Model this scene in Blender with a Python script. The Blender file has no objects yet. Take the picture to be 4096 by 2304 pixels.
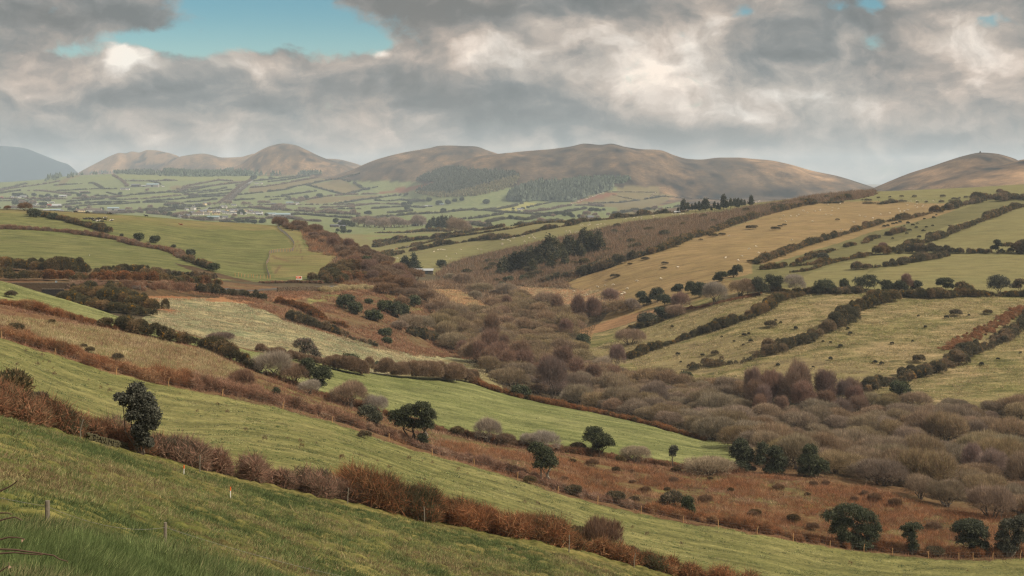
import bpy, math, random
import numpy as np
sc = bpy.context.scene
COL = sc.collection
F = 5627.0          # focal length in photo pixels (40 degree lens), eye level at row 700
HZ = 700.0
R = math.radians
rng = np.random.default_rng(7)

# ------------------------------------------------------------------ colour
KALB = 2.2
def lin(c):
    c = np.asarray(c, float) / 255.0
    return np.where(c <= 0.04045, c / 12.92, ((c + 0.055) / 1.055) ** 2.4)
def alb(r, g, b, k=None):
    return lin((r, g, b)) / (k or KALB)

# ------------------------------------------------------------------ noise
def _h(ix, iy, s):
    n = (ix.astype(np.int64) * 374761393 + iy.astype(np.int64) * 668265263 + s * 1442695041) & 0xffffffff
    n = ((n ^ (n >> 13)) * 1274126177) & 0xffffffff
    n = n ^ (n >> 16)
    return (n & 0xffff) / 65535.0
def vnoise(x, y, s=0):
    x0 = np.floor(x); y0 = np.floor(y)
    fx = x - x0; fy = y - y0
    fx = fx * fx * fx * (fx * (fx * 6 - 15) + 10); fy = fy * fy * fy * (fy * (fy * 6 - 15) + 10)
    a = _h(x0, y0, s); b = _h(x0 + 1, y0, s); c = _h(x0, y0 + 1, s); d = _h(x0 + 1, y0 + 1, s)
    return (a + (b - a) * fx) * (1 - fy) + (c + (d - c) * fx) * fy
def fbm(x, y, s=0, o=4, g=0.5):
    v = 0; a = 1.0; t = 0
    for i in range(o):
        v = v + a * (vnoise(x * 2 ** i + 17.3 * i, y * 2 ** i - 9.1 * i, s + i) - 0.5); t += a; a *= g
    return v / t * 2      # about -1..1

# ------------------------------------------------------------------ the lie of the land
def pchip(xk, yk, xq):
    xk = np.asarray(xk, float); yk = np.asarray(yk, float)
    h = np.diff(xk); dl = np.diff(yk) / h
    m = np.zeros_like(yk)
    for i in range(1, len(xk) - 1):
        if dl[i - 1] * dl[i] > 0:
            w1 = 2 * h[i] + h[i - 1]; w2 = h[i] + 2 * h[i - 1]
            m[i] = (w1 + w2) / (w1 / dl[i - 1] + w2 / dl[i])
    m[0] = dl[0]; m[-1] = dl[-1]
    xq = np.clip(xq, xk[0], xk[-1])
    i = np.clip(np.searchsorted(xk, xq) - 1, 0, len(xk) - 2)
    t = (xq - xk[i]) / h[i]
    t2 = t * t; t3 = t2 * t
    return ((2 * t3 - 3 * t2 + 1) * yk[i] + (t3 - 2 * t2 + t) * h[i] * m[i]
            + (-2 * t3 + 3 * t2) * yk[i + 1] + (t3 - t2) * h[i] * m[i + 1])

def Y(px, y, d): return (px, -(y - HZ) * d / F, d)      # bearing, row on the horizon scale, distance
def Z(px, z, d): return (px, z, d)
GUIDES = [
 [Z(-1500, -1.65, 2), Z(5600, -1.65, 2)],
 [Y(-1200, 1900, 27), Y(0, 2095, 28), Y(300, 2140, 28), Y(640, 2215, 30), Y(1000, 2300, 32), Y(2000, 2500, 34), Y(3000, 2650, 35), Y(4096, 2750, 36), Y(5600, 2850, 37)],
 [Z(-1200, -6.5, 34), Z(0, -9.3, 35), Z(185, -9.5, 36), Z(660, -12.7, 46), Z(1000, -14, 48), Z(2000, -19, 52), Z(3000, -22, 55), Z(4096, -25, 58), Z(5600, -28, 60)],
 # foot of the bramble hedge
 [Y(-1200, 1350, 80), Y(0, 1658, 85), Y(316, 1760, 88), Y(666, 1855, 94), Y(1021, 1944, 98), Y(1412, 2027, 102), Y(1801, 2116, 104), Y(2270, 2205, 106), Y(2547, 2283, 108), Y(3000, 2400, 110), Y(4096, 2560, 115), Y(5600, 2650, 120)],
 # fence line of light timber posts
 [Y(-1200, 1080, 220), Y(5, 1355, 220), Y(220, 1422, 220), Y(466, 1497, 218), Y(675, 1545, 218), Y(890, 1585, 216), Y(1131, 1637, 215), Y(1329, 1692, 214), Y(1555, 1765, 213), Y(1728, 1825, 212), Y(2070, 1920, 211), Y(2390, 2016, 210), Y(2733, 2092, 209), Y(3028, 2137, 208), Y(3319, 2192, 207), Y(3713, 2233, 206), Y(4096, 2238, 206), Y(5600, 2270, 206)],
 # upper hedge
 [Y(-1200, 1020, 290), Y(0, 1215, 288), Y(400, 1303, 282), Y(800, 1395, 277), Y(1020, 1480, 273), Y(1300, 1590, 270), Y(1500, 1652, 268), Y(1750, 1722, 266), Y(1970, 1767, 266), Y(2326, 1819, 268), Y(2825, 1888, 270), Y(3072, 1895, 272), Y(3238, 1903, 272), Y(3460, 1935, 268), Y(3766, 2027, 250), Y(4096, 2085, 240), Y(5600, 2130, 240)],
 # brow of the green strip, far edge of the bright field
 [Y(-1200, 930, 340), Y(0, 1126, 335), Y(175, 1177, 330), Y(396, 1243, 322), Y(489, 1273, 318), Y(800, 1352, 318), Y(1000, 1400, 330), Y(1119, 1420, 340), Y(1272, 1451, 346), Y(1500, 1493, 352), Y(1893, 1530, 375), Y(2048, 1577, 370), Y(2270, 1628, 362), Y(2492, 1675, 355), Y(2658, 1718, 345), Y(2825, 1766, 335), Y(2930, 1782, 325), Y(3300, 1845, 315), Y(3700, 1890, 305), Y(4096, 1900, 305), Y(5600, 1930, 305)],
 [Y(-1200, 1060, 400), Y(0, 1240, 400), Y(300, 1262, 396), Y(490, 1282, 390), Y(800, 1345, 376), Y(1000, 1392, 374), Y(1119, 1405, 374), Y(1500, 1480, 390), Y(1900, 1500, 430), Z(2300, -68.8, 430), Z(2658, -70, 410), Z(3000, -70, 385), Z(3500, -69.7, 365), Z(4096, -69.4, 360), Z(5600, -69, 360)],
 # below the road wall, floor of the valley
 [Y(-1200, 1120, 440), Y(0, 1180, 444), Y(290, 1184, 446), Y(500, 1190, 450), Y(700, 1192, 470), Y(1000, 1212, 480), Y(1200, 1265, 480), Y(1500, 1352, 480), Y(1800, 1410, 520), Z(2100, -67.5, 525), Y(2313, 1460, 520), Y(2503, 1500, 500), Y(2752, 1530, 480), Y(3072, 1552, 460), Y(3445, 1610, 430), Y(4096, 1640, 415), Y(5600, 1660, 415)],
 # road on the spur, tree line on the other side
 [Y(-1200, 1100, 455), Y(0, 1136, 462), Y(500, 1142, 470), Y(800, 1153, 500), Y(1000, 1160, 530), Y(1200, 1152, 565), Y(1400, 1144, 590), Y(1560, 1142, 620), Y(1660, 1170, 625), Y(1750, 1235, 640), Y(1900, 1250, 680), Y(2100, 1285, 650), Y(2300, 1320, 630), Y(2400, 1290, 640), Y(2600, 1225, 640), Y(3000, 1152, 620), Y(3300, 1150, 610), Y(3500, 1166, 600), Y(4096, 1178, 590), Y(5600, 1160, 590)],
 [Y(-1200, 1060, 515), Y(0, 1088, 520), Y(500, 1098, 540), Y(800, 1113, 560), Y(1000, 1115, 590), Y(1200, 1102, 620), Y(1400, 1088, 650), Y(1560, 1106, 685), Y(1650, 1140, 720), Y(1750, 1172, 760), Y(1900, 1182, 780), Y(2100, 1200, 760), Y(2300, 1178, 760), Y(2500, 1120, 750), Y(2700, 1075, 750), Y(3000, 1030, 760), Y(3300, 1040, 740), Y(3550, 1012, 760), Y(4096, 1012, 740), Y(5600, 990, 740)],
 [Y(-1200, 940, 680), Y(0, 960, 680), Y(500, 980, 700), Y(800, 1000, 720), Y(1100, 1010, 730), Y(1300, 1000, 745), Y(1450, 1024, 765), Y(1560, 1080, 795), Y(1650, 1097, 850), Y(1800, 1112, 900), Y(2000, 1110, 900), Y(2200, 1060, 900), Y(2400, 1020, 900), Y(2700, 950, 930), Y(3000, 920, 960), Y(3300, 905, 960), Y(3700, 900, 920), Y(4096, 880, 900), Y(5600, 850, 900)],
 # brow of the spur
 [Y(-1200, 828, 825), Y(0, 838, 830), Y(300, 850, 850), Y(500, 862, 860), Y(800, 885, 880), Y(1000, 896, 890), Y(1150, 908, 890), Y(1230, 917, 890), Y(1300, 932, 885), Y(1400, 977, 880), Y(1500, 1027, 890), Y(1560, 1068, 905), Y(1600, 1104, 915), Y(1700, 1088, 950), Y(1900, 1076, 1000), Y(2100, 1030, 1000), Y(2300, 985, 1020), Y(2600, 920, 1080), Y(2800, 880, 1100), Y(3100, 850, 1120), Y(3500, 828, 1130), Y(4096, 806, 1110), Y(5600, 780, 1110)],
 # skyline of the far slope
 [Z(-1200, -50, 1250), Z(0, -50, 1250), Z(500, -54, 1250), Z(1000, -61, 1250), Z(1300, -65, 1270), Y(1500, 985, 1350), Y(1700, 962, 1350), Y(1850, 942, 1310), Y(2000, 921, 1280), Y(2200, 896, 1260), Y(2400, 878, 1260), Y(2700, 850, 1275), Y(3000, 815, 1285), Y(3300, 783, 1310), Y(3500, 767, 1330), Y(3800, 754, 1360), Y(4096, 737, 1390), Y(5600, 680, 1400)],
 [Z(-1200, -76, 1900), Z(1300, -79, 1900), Y(1500, 937, 1900), Y(1700, 925, 1900), Y(2000, 907, 1850), Z(2400, -70, 1850), Z(2800, -66, 1850), Z(3300, -58, 1850), Z(4096, -45, 1850), Z(5600, -40, 1850)],
 [Y(-1200, 862, 2800), Y(0, 868, 2800), Y(1000, 870, 2800), Y(1500, 880, 2800), Y(2000, 868, 2800), Y(2500, 850, 2800), Y(3000, 830, 2750), Z(4096, -50, 2700), Z(5600, -50, 2700)],
 [Y(-1200, 812, 4000), Y(0, 815, 4000), Y(500, 818, 4000), Y(1000, 828, 4000), Y(1500, 832, 4000), Y(2000, 826, 4000), Y(2500, 814, 4000), Y(3000, 800, 4000), Z(3500, -70, 4000), Z(5600, -60, 4000)],
 [Y(-1200, 762, 5200), Y(0, 765, 5200), Y(300, 745, 5200), Y(600, 736, 5200), Y(900, 752, 5200), Y(1200, 752, 5200), Y(1500, 772, 5200), Y(2000, 790, 5200), Y(3000, 775, 5200), Y(5600, 760, 5200)],
 [Y(-1200, 738, 6200), Y(0, 729, 6200), Y(150, 721, 6200), Y(300, 702, 6200), Y(450, 695, 6200), Y(600, 692, 6200), Y(800, 698, 6200), Y(1000, 704, 6200), Y(1300, 712, 6200), Y(1500, 740, 6200), Y(2000, 762, 6200), Y(3000, 760, 6200), Y(5600, 755, 6200)],
 [Z(-1500, -78, 7600), Z(5600, -78, 7600)],
 [Z(-1500, -190, 20000), Z(5600, -190, 20000)],
]
# crest distance, foot distance, crest line, relief of the flank
HILLS = [
 (11500, 9700, [(-1500, 560), (-600, 568), (-100, 580), (40, 586), (100, 594), (150, 612), (200, 632), (240, 648), (270, 657), (310, 690), (350, 728), (420, 800)], 25),
 (9600, 8100, [(180, 790), (240, 745), (280, 714), (330, 682), (400, 645), (450, 620), (480, 611), (500, 613), (530, 606), (555, 610), (590, 600), (620, 601), (660, 609), (700, 620), (740, 640), (900, 720), (1000, 800)], 22),
 (8900, 7800, [(450, 780), (560, 700), (640, 655), (700, 632), (740, 622), (810, 614), (840, 618), (890, 630), (960, 628), (1020, 614), (1060, 630), (1150, 680), (1300, 780)], 16),
 (8800, 7900, [(1100, 760), (1180, 690), (1260, 645), (1310, 635), (1350, 637), (1400, 648), (1440, 660), (1500, 690), (1650, 780)], 6),
 (7300, 6300, [(780, 790), (860, 722), (930, 674), (970, 652), (1010, 620), (1050, 597), (1090, 581), (1130, 574), (1180, 580), (1220, 597), (1280, 625), (1340, 648), (1400, 668), (1450, 690), (1550, 730), (1700, 800)], 10),
 (6100, 4700, [(1050, 800), (1250, 728), (1400, 682), (1450, 660), (1500, 640), (1570, 620), (1640, 605), (1720, 592), (1750, 584), (1790, 582), (1860, 584), (1900, 586), (1950, 602), (2000, 618), (2100, 645), (2300, 700), (2600, 800)], 20),
 (5300, 3950, [(1450, 820), (1600, 765), (1720, 690), (1850, 640), (1950, 620), (2048, 612), (2150, 604), (2280, 590), (2350, 580), (2400, 583), (2440, 579), (2500, 590), (2570, 599), (2640, 602), (2700, 622), (2750, 635), (2800, 638), (2880, 630), (2950, 630), (3000, 634), (3080, 641), (3150, 655), (3250, 683), (3350, 704), (3450, 735), (3494, 750), (3600, 800), (3700, 850)], 26),
 (3700, 2500, [(3150, 900), (3350, 805), (3440, 772), (3494, 752), (3560, 724), (3640, 692), (3720, 667), (3800, 640), (3860, 622), (3925, 610), (3980, 614), (4050, 632), (4100, 655), (4300, 720), (4600, 800)], 14),
 (3200, 2300, [(3500, 830), (3650, 755), (3800, 700), (3900, 676), (4000, 660), (4075, 641), (4150, 630), (4400, 600), (5600, 560)], 14),
]
TU = np.arange(-1500, 5601, 8.0)
TL = np.concatenate([np.linspace(math.log(2), math.log(400), 500, endpoint=False), np.linspace(math.log(400), math.log(20000), 900)])
TD = np.exp(TL)
def build_table():
    G = []
    for g in GUIDES:
        p = [q[0] for q in g]
        zz = pchip(p, [q[1] for q in g], TU); dd = np.exp(pchip(p, [math.log(q[2]) for q in g], TU))
        G.append((zz, dd))
    T = np.zeros((len(TU), len(TL)))
    for i in range(len(TU)):
        ld = np.log(np.array([g[1][i] for g in G])); zz = np.array([g[0][i] for g in G])
        T[i] = pchip(ld, zz, TL)
    # ease the joints between stations along the bearing
    k = np.array([1, 4, 6, 4, 1.0]); k /= k.sum()
    P = np.pad(T, ((2, 2), (0, 0)), mode='edge')
    T = sum(k[j] * P[j:j + len(TU)] for j in range(5))
    X = (TU[:, None] - 2048) / F * TD[None, :]; Yw = np.broadcast_to(TD[None, :], X.shape)
    T = T + fbm(X / 60, Yw / 60, 3, 3) * np.clip((TD[None, :] - 130) / 400, 0, 1) * 0.5
    T = T + fbm(X / 300, Yw / 300, 9, 3) * np.clip((TD[None, :] - 1500) / 1500, 0, 1) * 2.5
    for n, (dc, df, cr, rel) in enumerate(HILLS):
        yc = pchip([c[0] for c in cr], [c[1] for c in cr], TU)
        yc = np.where(TU < cr[0][0], cr[0][1] + (cr[0][0] - TU) * 0.3, np.where(TU > cr[-1][0], cr[-1][1] + (TU - cr[-1][0]) * 0.3, yc))
        zc = (-(yc - HZ) * dc / F)[:, None]
        zc = np.maximum(zc, -200.0 if dc > 8000 else -125.0)
        ridge = fbm(X / 420 + n * 7, Yw / 1500, 20 + n, 4)
        foot = df + fbm(X / 700, X * 0 + n, 31 + n, 3) * (dc - df) * 0.25
        t = np.clip((Yw - foot) / (dc - foot), 0, 1)
        zb = -200.0 if dc > 8000 else -125.0
        s = np.sin(t * math.pi / 2) ** 1.15
        bk = np.clip((Yw - dc) / (dc * 0.28), 0, 1)
        h = zb + (zc - zb) * s * np.clip(1 - bk * bk * 1.2, 0, 1) - 30 * (s < .02)
        h = h + ridge * rel * np.sin(np.clip(t, 0, 1) * math.pi) ** 0.8 + (fbm(X / 90, Yw / 260, 50 + n, 4) * 0.3 - np.abs(fbm(X / 110, Yw / 420, 60 + n, 3)) * .35) * rel * np.sin(np.clip(t, 0, 1) * math.pi)
        T = np.maximum(T, h)
    return T
TT = build_table()
def _lrow(d):
    l = np.log(np.clip(d, 2.0, 19999.0)); lm = math.log(400)
    return np.where(l < lm, (l - TL[0]) / (TL[1] - TL[0]), 500 + (l - lm) / (TL[-1] - TL[-2]))
def zfun(X, D):
    X = np.asarray(X, float); D = np.asarray(D, float)
    u = 2048 + F * X / np.maximum(D, 2.0)
    a = np.clip((u - TU[0]) / 8.0, 0, len(TU) - 1.001); b = np.clip(_lrow(D), 0, len(TL) - 1.001)
    i = a.astype(int); j = b.astype(int); fa = a - i; fb = b - j
    return ((TT[i, j] * (1 - fb) + TT[i, j + 1] * fb) * (1 - fa) + (TT[i + 1, j] * (1 - fb) + TT[i + 1, j + 1] * fb) * fa)
def g(x, d): return float(zfun(x, d))
def at(px, py, dmin=3.0):
    """the ground that is seen at photo pixel px, py (first hit beyond dmin)"""
    a = min(max((px - TU[0]) / 8.0, 0), len(TU) - 1.001); i = int(a); fa = a - i
    z = TT[i] * (1 - fa) + TT[i + 1] * fa
    y = HZ - F * z / TD
    ok = (y <= py) & (TD >= dmin)
    if not ok.any(): j = len(TD) - 1
    else: j = int(np.argmax(ok))
    if j == 0 or TD[j - 1] < dmin: d = TD[j]
    else:
        t = (y[j - 1] - py) / max(y[j - 1] - y[j], 1e-6); t = min(max(t, 0), 1)
        d = TD[j - 1] + (TD[j] - TD[j - 1]) * t
    x = (px - 2048) / F * d
    return x, d, g(x, d)
def line(pts, step=6.0, dmin=3.0):
    """photo polyline -> ground polyline (n,3)"""
    out = []
    for (a, b) in zip(pts[:-1], pts[1:]):
        n = max(1, int(math.hypot(b[0] - a[0], b[1] - a[1]) / step))
        for k in range(n):
            out.append(at(a[0] + (b[0] - a[0]) * k / n, a[1] + (b[1] - a[1]) * k / n, dmin))
    out.append(at(pts[-1][0], pts[-1][1], dmin))
    return np.array(out)

# ------------------------------------------------------------------ object helpers
def link(o, parent=None):
    COL.objects.link(o)
    if parent is not None: o.parent = parent
    return o
def tag(o, label=None, cat=None, group=None, kind=None):
    if label: o['label'] = label
    if cat: o['category'] = cat
    if group: o['group'] = group
    if kind: o['kind'] = kind
    return o
def empty(name, loc, rz=0.0, s=1.0):
    o = bpy.data.objects.new(name, None); o.empty_display_size = 0.3
    o.location = loc; o.rotation_euler = (0, 0, rz); o.scale = (s, s, s) if not hasattr(s, '__len__') else s
    return link(o)
def copy_tree(o, parent=None):
    c = o.copy(); COL.objects.link(c); c.parent = parent
    for ch in o.children: copy_tree(ch, c)
    return c
def mesh_np(name, V, faces, k, mat=None, col=None, smooth=False):
    """V (n,3); faces (m,k) indices; col (n,3) point colours"""
    me = bpy.data.meshes.new(name)
    V = np.ascontiguousarray(V, np.float32); faces = np.ascontiguousarray(faces, np.int32)
    me.vertices.add(len(V)); me.vertices.foreach_set('co', V.ravel())
    me.loops.add(faces.size); me.loops.foreach_set('vertex_index', faces.ravel())
    me.polygons.add(len(faces)); me.polygons.foreach_set('loop_start', np.arange(0, faces.size, k, dtype=np.int32))
    try: me.polygons.foreach_set('loop_total', np.full(len(faces), k, np.int32))
    except Exception: pass
    me.polygons.foreach_set('use_smooth', np.full(len(faces), bool(smooth)))
    if col is not None: point_col(me, 'Col', col)
    me.update(calc_edges=True)
    if mat: me.materials.append(mat)
    return me
def point_col(me, name, col):
    a = me.attributes.new(name, 'FLOAT_COLOR', 'POINT')
    c = np.ones((len(col), 4), np.float32); c[:, :3] = col
    a.data.foreach_set('color', c.ravel())
def obj(name, me, parent=None, loc=None):
    o = bpy.data.objects.new(name, me)
    if loc is not None: o.location = loc
    return link(o, parent)
class MB:
    """collects boxes, tubes, prisms, loose faces; builds one mesh"""
    def __init__(s): s.v = []; s.f = []
    def add(s, vs, fs):
        n = len(s.v); s.v += [tuple(map(float, q)) for q in vs]; s.f += [tuple(i + n for i in q) for q in fs]; return s
    def box(s, c, h, rz=0.0):
        cx, cy, cz = c; a, b, e = h; co, si = math.cos(rz), math.sin(rz)
        vs = [(cx + x * a * co - y * b * si, cy + x * a * si + y * b * co, cz + z * e) for x, y, z in
              ((-1, -1, -1), (1, -1, -1), (1, 1, -1), (-1, 1, -1), (-1, -1, 1), (1, -1, 1), (1, 1, 1), (-1, 1, 1))]
        return s.add(vs, [(0, 3, 2, 1), (4, 5, 6, 7), (0, 1, 5, 4), (1, 2, 6, 5), (2, 3, 7, 6), (3, 0, 4, 7)])
    def tube(s, pts, rad, n=6, cap=True):
        pts = np.array(pts, float); rad = np.broadcast_to(np.asarray(rad, float), (len(pts),))
        rings = []
        for i, p in enumerate(pts):
            t = pts[min(i + 1, len(pts) - 1)] - pts[max(i - 1, 0)]; t = t / (np.linalg.norm(t) + 1e-9)
            a = np.cross(t, (0.31, 0.17, 0.93) if abs(t[2]) < 0.9 else (1, 0.1, 0)); a /= np.linalg.norm(a); b = np.cross(t, a)
            rings.append([p + rad[i] * (a * math.cos(q) + b * math.sin(q)) for q in np.arange(n) * 2 * math.pi / n])
        vs = [v for r in rings for v in r]; fs = []
        for i in range(len(pts) - 1):
            for j in range(n):
                fs.append((i * n + j, i * n + (j + 1) % n, (i + 1) * n + (j + 1) % n, (i + 1) * n + j))
        if cap: fs += [tuple(range(n))[::-1], tuple((len(pts) - 1) * n + j for j in range(n))]
        return s.add(vs, fs)
    def mesh(s, name, mat=None, smooth=False):
        me = bpy.data.meshes.new(name); me.from_pydata(s.v, [], s.f); me.update()
        if mat: me.materials.append(mat)
        if smooth: me.polygons.foreach_set('use_smooth', [True] * len(me.polygons))
        return me
    def build(s, name, mat=None, parent=None, loc=None, smooth=False):
        return obj(name, s.mesh(name, mat, smooth), parent, loc)

# ------------------------------------------------------------------ materials
def new_mat(name):
    m = bpy.data.materials.new(name); m.use_nodes = True
    nt = m.node_tree; nt.nodes.clear()
    o = nt.nodes.new('ShaderNodeOutputMaterial'); b = nt.nodes.new('ShaderNodeBsdfPrincipled')
    nt.links.new(b.outputs[0], o.inputs[0])
    b.inputs['Specular IOR Level'].default_value = 0.25
    return m, nt, b
def N(nt, t, **kw):
    n = nt.nodes.new(t)
    for k, v in kw.items(): setattr(n, k, v)
    return n
def plain(name, c, rough=0.8, var=0.18, scale=3.0, metal=0.0, bump=0.0, spec=0.25):
    m, nt, b = new_mat(name)
    tc = N(nt, 'ShaderNodeTexCoord'); no = N(nt, 'ShaderNodeTexNoise'); no.inputs['Scale'].default_value = scale; no.inputs['Detail'].default_value = 5
    nt.links.new(tc.outputs['Object'], no.inputs['Vector'])
    mx = N(nt, 'ShaderNodeMix', data_type='RGBA')
    c = np.asarray(c, float)
    mx.inputs[6].default_value = (*np.clip(c * (1 - var), 0, 1), 1); mx.inputs[7].default_value = (*np.clip(c * (1 + var), 0, 1), 1)
    nt.links.new(no.outputs[0], mx.inputs[0]); nt.links.new(mx.outputs[2], b.inputs['Base Color'])
    b.inputs['Roughness'].default_value = rough; b.inputs['Metallic'].default_value = metal; b.inputs['Specular IOR Level'].default_value = spec
    if bump:
        bp = N(nt, 'ShaderNodeBump'); bp.inputs['Strength'].default_value = bump; bp.inputs['Distance'].default_value = 0.05
        nt.links.new(no.outputs[0], bp.inputs['Height']); nt.links.new(bp.outputs[0], b.inputs['Normal'])
    return m
def veg_mat(name, var=0.3, scale=0.8, trans=0.0):
    """plant surface: the colour of each blade or leaf comes with the mesh, varied per plant and by noise"""
    m, nt, b = new_mat(name)
    at_ = N(nt, 'ShaderNodeAttribute', attribute_name='Col')
    tc = N(nt, 'ShaderNodeTexCoord'); no = N(nt, 'ShaderNodeTexNoise'); no.inputs['Scale'].default_value = scale; no.inputs['Detail'].default_value = 3
    nt.links.new(tc.outputs['Object'], no.inputs['Vector'])
    oi = N(nt, 'ShaderNodeObjectInfo')
    hs = N(nt, 'ShaderNodeHueSaturation')
    mr = N(nt, 'ShaderNodeMapRange'); mr.inputs['To Min'].default_value = 1 - var; mr.inputs['To Max'].default_value = 1 + var
    mr.inputs['From Min'].default_value = 0.3; mr.inputs['From Max'].default_value = 0.7
    nt.links.new(no.outputs[0], mr.inputs['Value']); nt.links.new(mr.outputs[0], hs.inputs['Value'])
    m2 = N(nt, 'ShaderNodeMapRange'); m2.inputs['To Min'].default_value = 0.8; m2.inputs['To Max'].default_value = 1.15
    nt.links.new(oi.outputs['Random'], m2.inputs['Value']); nt.links.new(m2.outputs[0], hs.inputs['Saturation'])
    nt.links.new(at_.outputs['Color'], hs.inputs['Color'])
    mm = N(nt, 'ShaderNodeMix', data_type='RGBA', blend_type='MULTIPLY'); mm.inputs[0].default_value = 1.0
    nt.links.new(hs.outputs[0], mm.inputs[6]); nt.links.new(oi.outputs['Color'], mm.inputs[7])
    nt.links.new(mm.outputs[2], b.inputs['Base Color'])
    b.inputs['Roughness'].default_value = 0.85; b.inputs['Specular IOR Level'].default_value = 0.12
    # thin stalks and leaves let some light through
    tr = N(nt, 'ShaderNodeBsdfTranslucent'); ms = N(nt, 'ShaderNodeMixShader'); ms.inputs[0].default_value = 0.4
    nt.links.new(mm.outputs[2], tr.inputs[0]); nt.links.new(b.outputs[0], ms.inputs[1]); nt.links.new(tr.outputs[0], ms.inputs[2])
    nt.links.new(ms.outputs[0], [n for n in nt.nodes if n.type == 'OUTPUT_MATERIAL'][0].inputs[0])
    return m
# ------------------------------------------------------------------ camera
cam = bpy.data.cameras.new('camera'); cam.sensor_width = 36; cam.lens = 36 * F / 4096
cam.shift_y = -(1152 - HZ) / 4096; cam.clip_start = 0.1; cam.clip_end = 60000
co = bpy.data.objects.new('camera', cam); COL.objects.link(co); co.location = (0, 0, 0); co.rotation_euler = (R(90), 0, 0)
sc.camera = co

# ------------------------------------------------------------------ light
SUN_EL, SUN_AZ = R(40), R(112)        # azimuth clockwise from straight ahead: behind, to the right
sl = bpy.data.lights.new('sun', 'SUN'); sl.energy = 4.2; sl.angle = R(5); sl.color = (1.0, 0.91, 0.77)
so = bpy.data.objects.new('sun', sl); COL.objects.link(so)
sd = (math.sin(SUN_AZ) * math.cos(SUN_EL), math.cos(SUN_AZ) * math.cos(SUN_EL), math.sin(SUN_EL))
from mathutils import Vector
so.rotation_euler = Vector(sd).to_track_quat('Z', 'Y').to_euler(); so.location = (0, 0, 400)

# ------------------------------------------------------------------ sky: Nishita blue behind a broken cloud deck fixed to compass directions
W = bpy.data.worlds.new('World'); sc.world = W; W.use_nodes = True
nt = W.node_tree; nt.nodes.clear()
def M(op, a, b=None, c=None, clamp=False):
    n = nt.nodes.new('ShaderNodeMath'); n.operation = op; n.use_clamp = clamp
    for i, v in enumerate((a, b, c)):
        if v is None: continue
        if isinstance(v, (int, float)): n.inputs[i].default_value = v
        else: nt.links.new(v, n.inputs[i])
    return n.outputs[0]
def XYZ(x, y, z=0.0):
    n = nt.nodes.new('ShaderNodeCombineXYZ')
    for i, v in enumerate((x, y, z)):
        if isinstance(v, (int, float)): n.inputs[i].default_value = v
        else: nt.links.new(v, n.inputs[i])
    return n.outputs[0]
def NO(vec, scale, detail=5, rough=0.55, dist=0.0):
    n = nt.nodes.new('ShaderNodeTexNoise'); n.inputs['Scale'].default_value = scale; n.inputs['Detail'].default_value = detail
    n.inputs['Roughness'].default_value = rough; n.inputs['Distortion'].default_value = dist
    nt.links.new(vec, n.inputs['Vector']); return n.outputs[0]
def SS(v, a, b):
    n = nt.nodes.new('ShaderNodeMapRange'); n.interpolation_type = 'SMOOTHSTEP'
    n.inputs['From Min'].default_value = a; n.inputs['From Max'].default_value = b
    nt.links.new(v, n.inputs['Value']); return n.outputs[0]
tc = nt.nodes.new('ShaderNodeTexCoord')
sp = nt.nodes.new('ShaderNodeSeparateXYZ'); nt.links.new(tc.outputs['Generated'], sp.inputs[0])
dy = M('MAXIMUM', M('ABSOLUTE', sp.outputs[1]), 0.12)
sx0 = M('MULTIPLY', M('DIVIDE', sp.outputs[0], dy), 5.627); sy0 = M('MULTIPLY', M('DIVIDE', sp.outputs[2], dy), 5.627)
v0 = XYZ(sx0, M('MULTIPLY', sy0, 1.35))
w1 = M('SUBTRACT', NO(v0, 2.2, 5, 0.55), 0.5); w2 = M('SUBTRACT', NO(XYZ(M('ADD', sx0, 31.0), M('MULTIPLY', sy0, 1.7), 4.0), 2.4, 6, 0.58), 0.5)
sx = M('ADD', sx0, M('MULTIPLY', w1, 0.34)); sy = M('ADD', sy0, M('MULTIPLY', w2, 0.17))
def blobs(items):
    acc = None
    for (px, py, rx, ry, w) in items:
        a = M('DIVIDE', M('SUBTRACT', sx, (px - 2048) / 1000), rx / 1000); b = M('DIVIDE', M('SUBTRACT', sy, (HZ - py) / 1000), ry / 1000)
        e = M('EXPONENT', M('MULTIPLY', M('MULTIPLY_ADD', a, a, M('MULTIPLY', b, b)), -1.0))
        acc = M('MULTIPLY_ADD', e, w, acc if acc is not None else 0.0)
    return acc
LIGHT = [(2560, 255, 190, 130, .22), (2790, 190, 150, 110, .16), (2870, 90, 90, 60, .20), (2130, 210, 190, 130, .20), (3840, 150, 150, 110, .28), (3950, 260, 140, 120, .16),
         (3350, 400, 420, 110, .12), (2800, 400, 400, 100, .13), (520, 225, 95, 46, .48), (1900, 240, 180, 90, .14), (960, 190, 90, 90, .16), (1120, 300, 200, 60, .10), (1475, 212, 34, 18, .4), (3060, 375, 70, 30, .14),
         (3420, 140, 60, 30, .18), (3350, 210, 50, 60, .12), (300, 330, 250, 80, .10), (900, 590, 900, 50, .06), (3100, 600, 300, 40, .10), (2200, 600, 200, 40, .08), (3480, 690, 260, 60, .14),
         (300, 55, 360, 80, -.22), (100, 60, 250, 120, -.06), (1800, 70, 350, 100, -.24), (2400, 30, 500, 55, -.18), (1020, 10, 180, 30, -.18), (560, 350, 230, 55, -.20), (820, 310, 120, 40, -.10), (1100, 180, 80, 50, -.16),
         (1780, 390, 420, 70, -.16), (1300, 330, 250, 55, -.08), (2080, 400, 180, 110, -.16), (2640, 515, 260, 45, -.22), (2950, 540, 250, 40, -.16), (3170, 220, 190, 110, -.18), (3550, 130, 160, 130, -.14), (3300, 60, 260, 60, -.10),
         (150, 590, 500, 60, -.10), (1500, 440, 700, 45, -.07), (2000, 480, 220, 60, -.10), (3760, 560, 200, 55, -.16), (3800, 300, 60, 40, -.08)]
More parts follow.
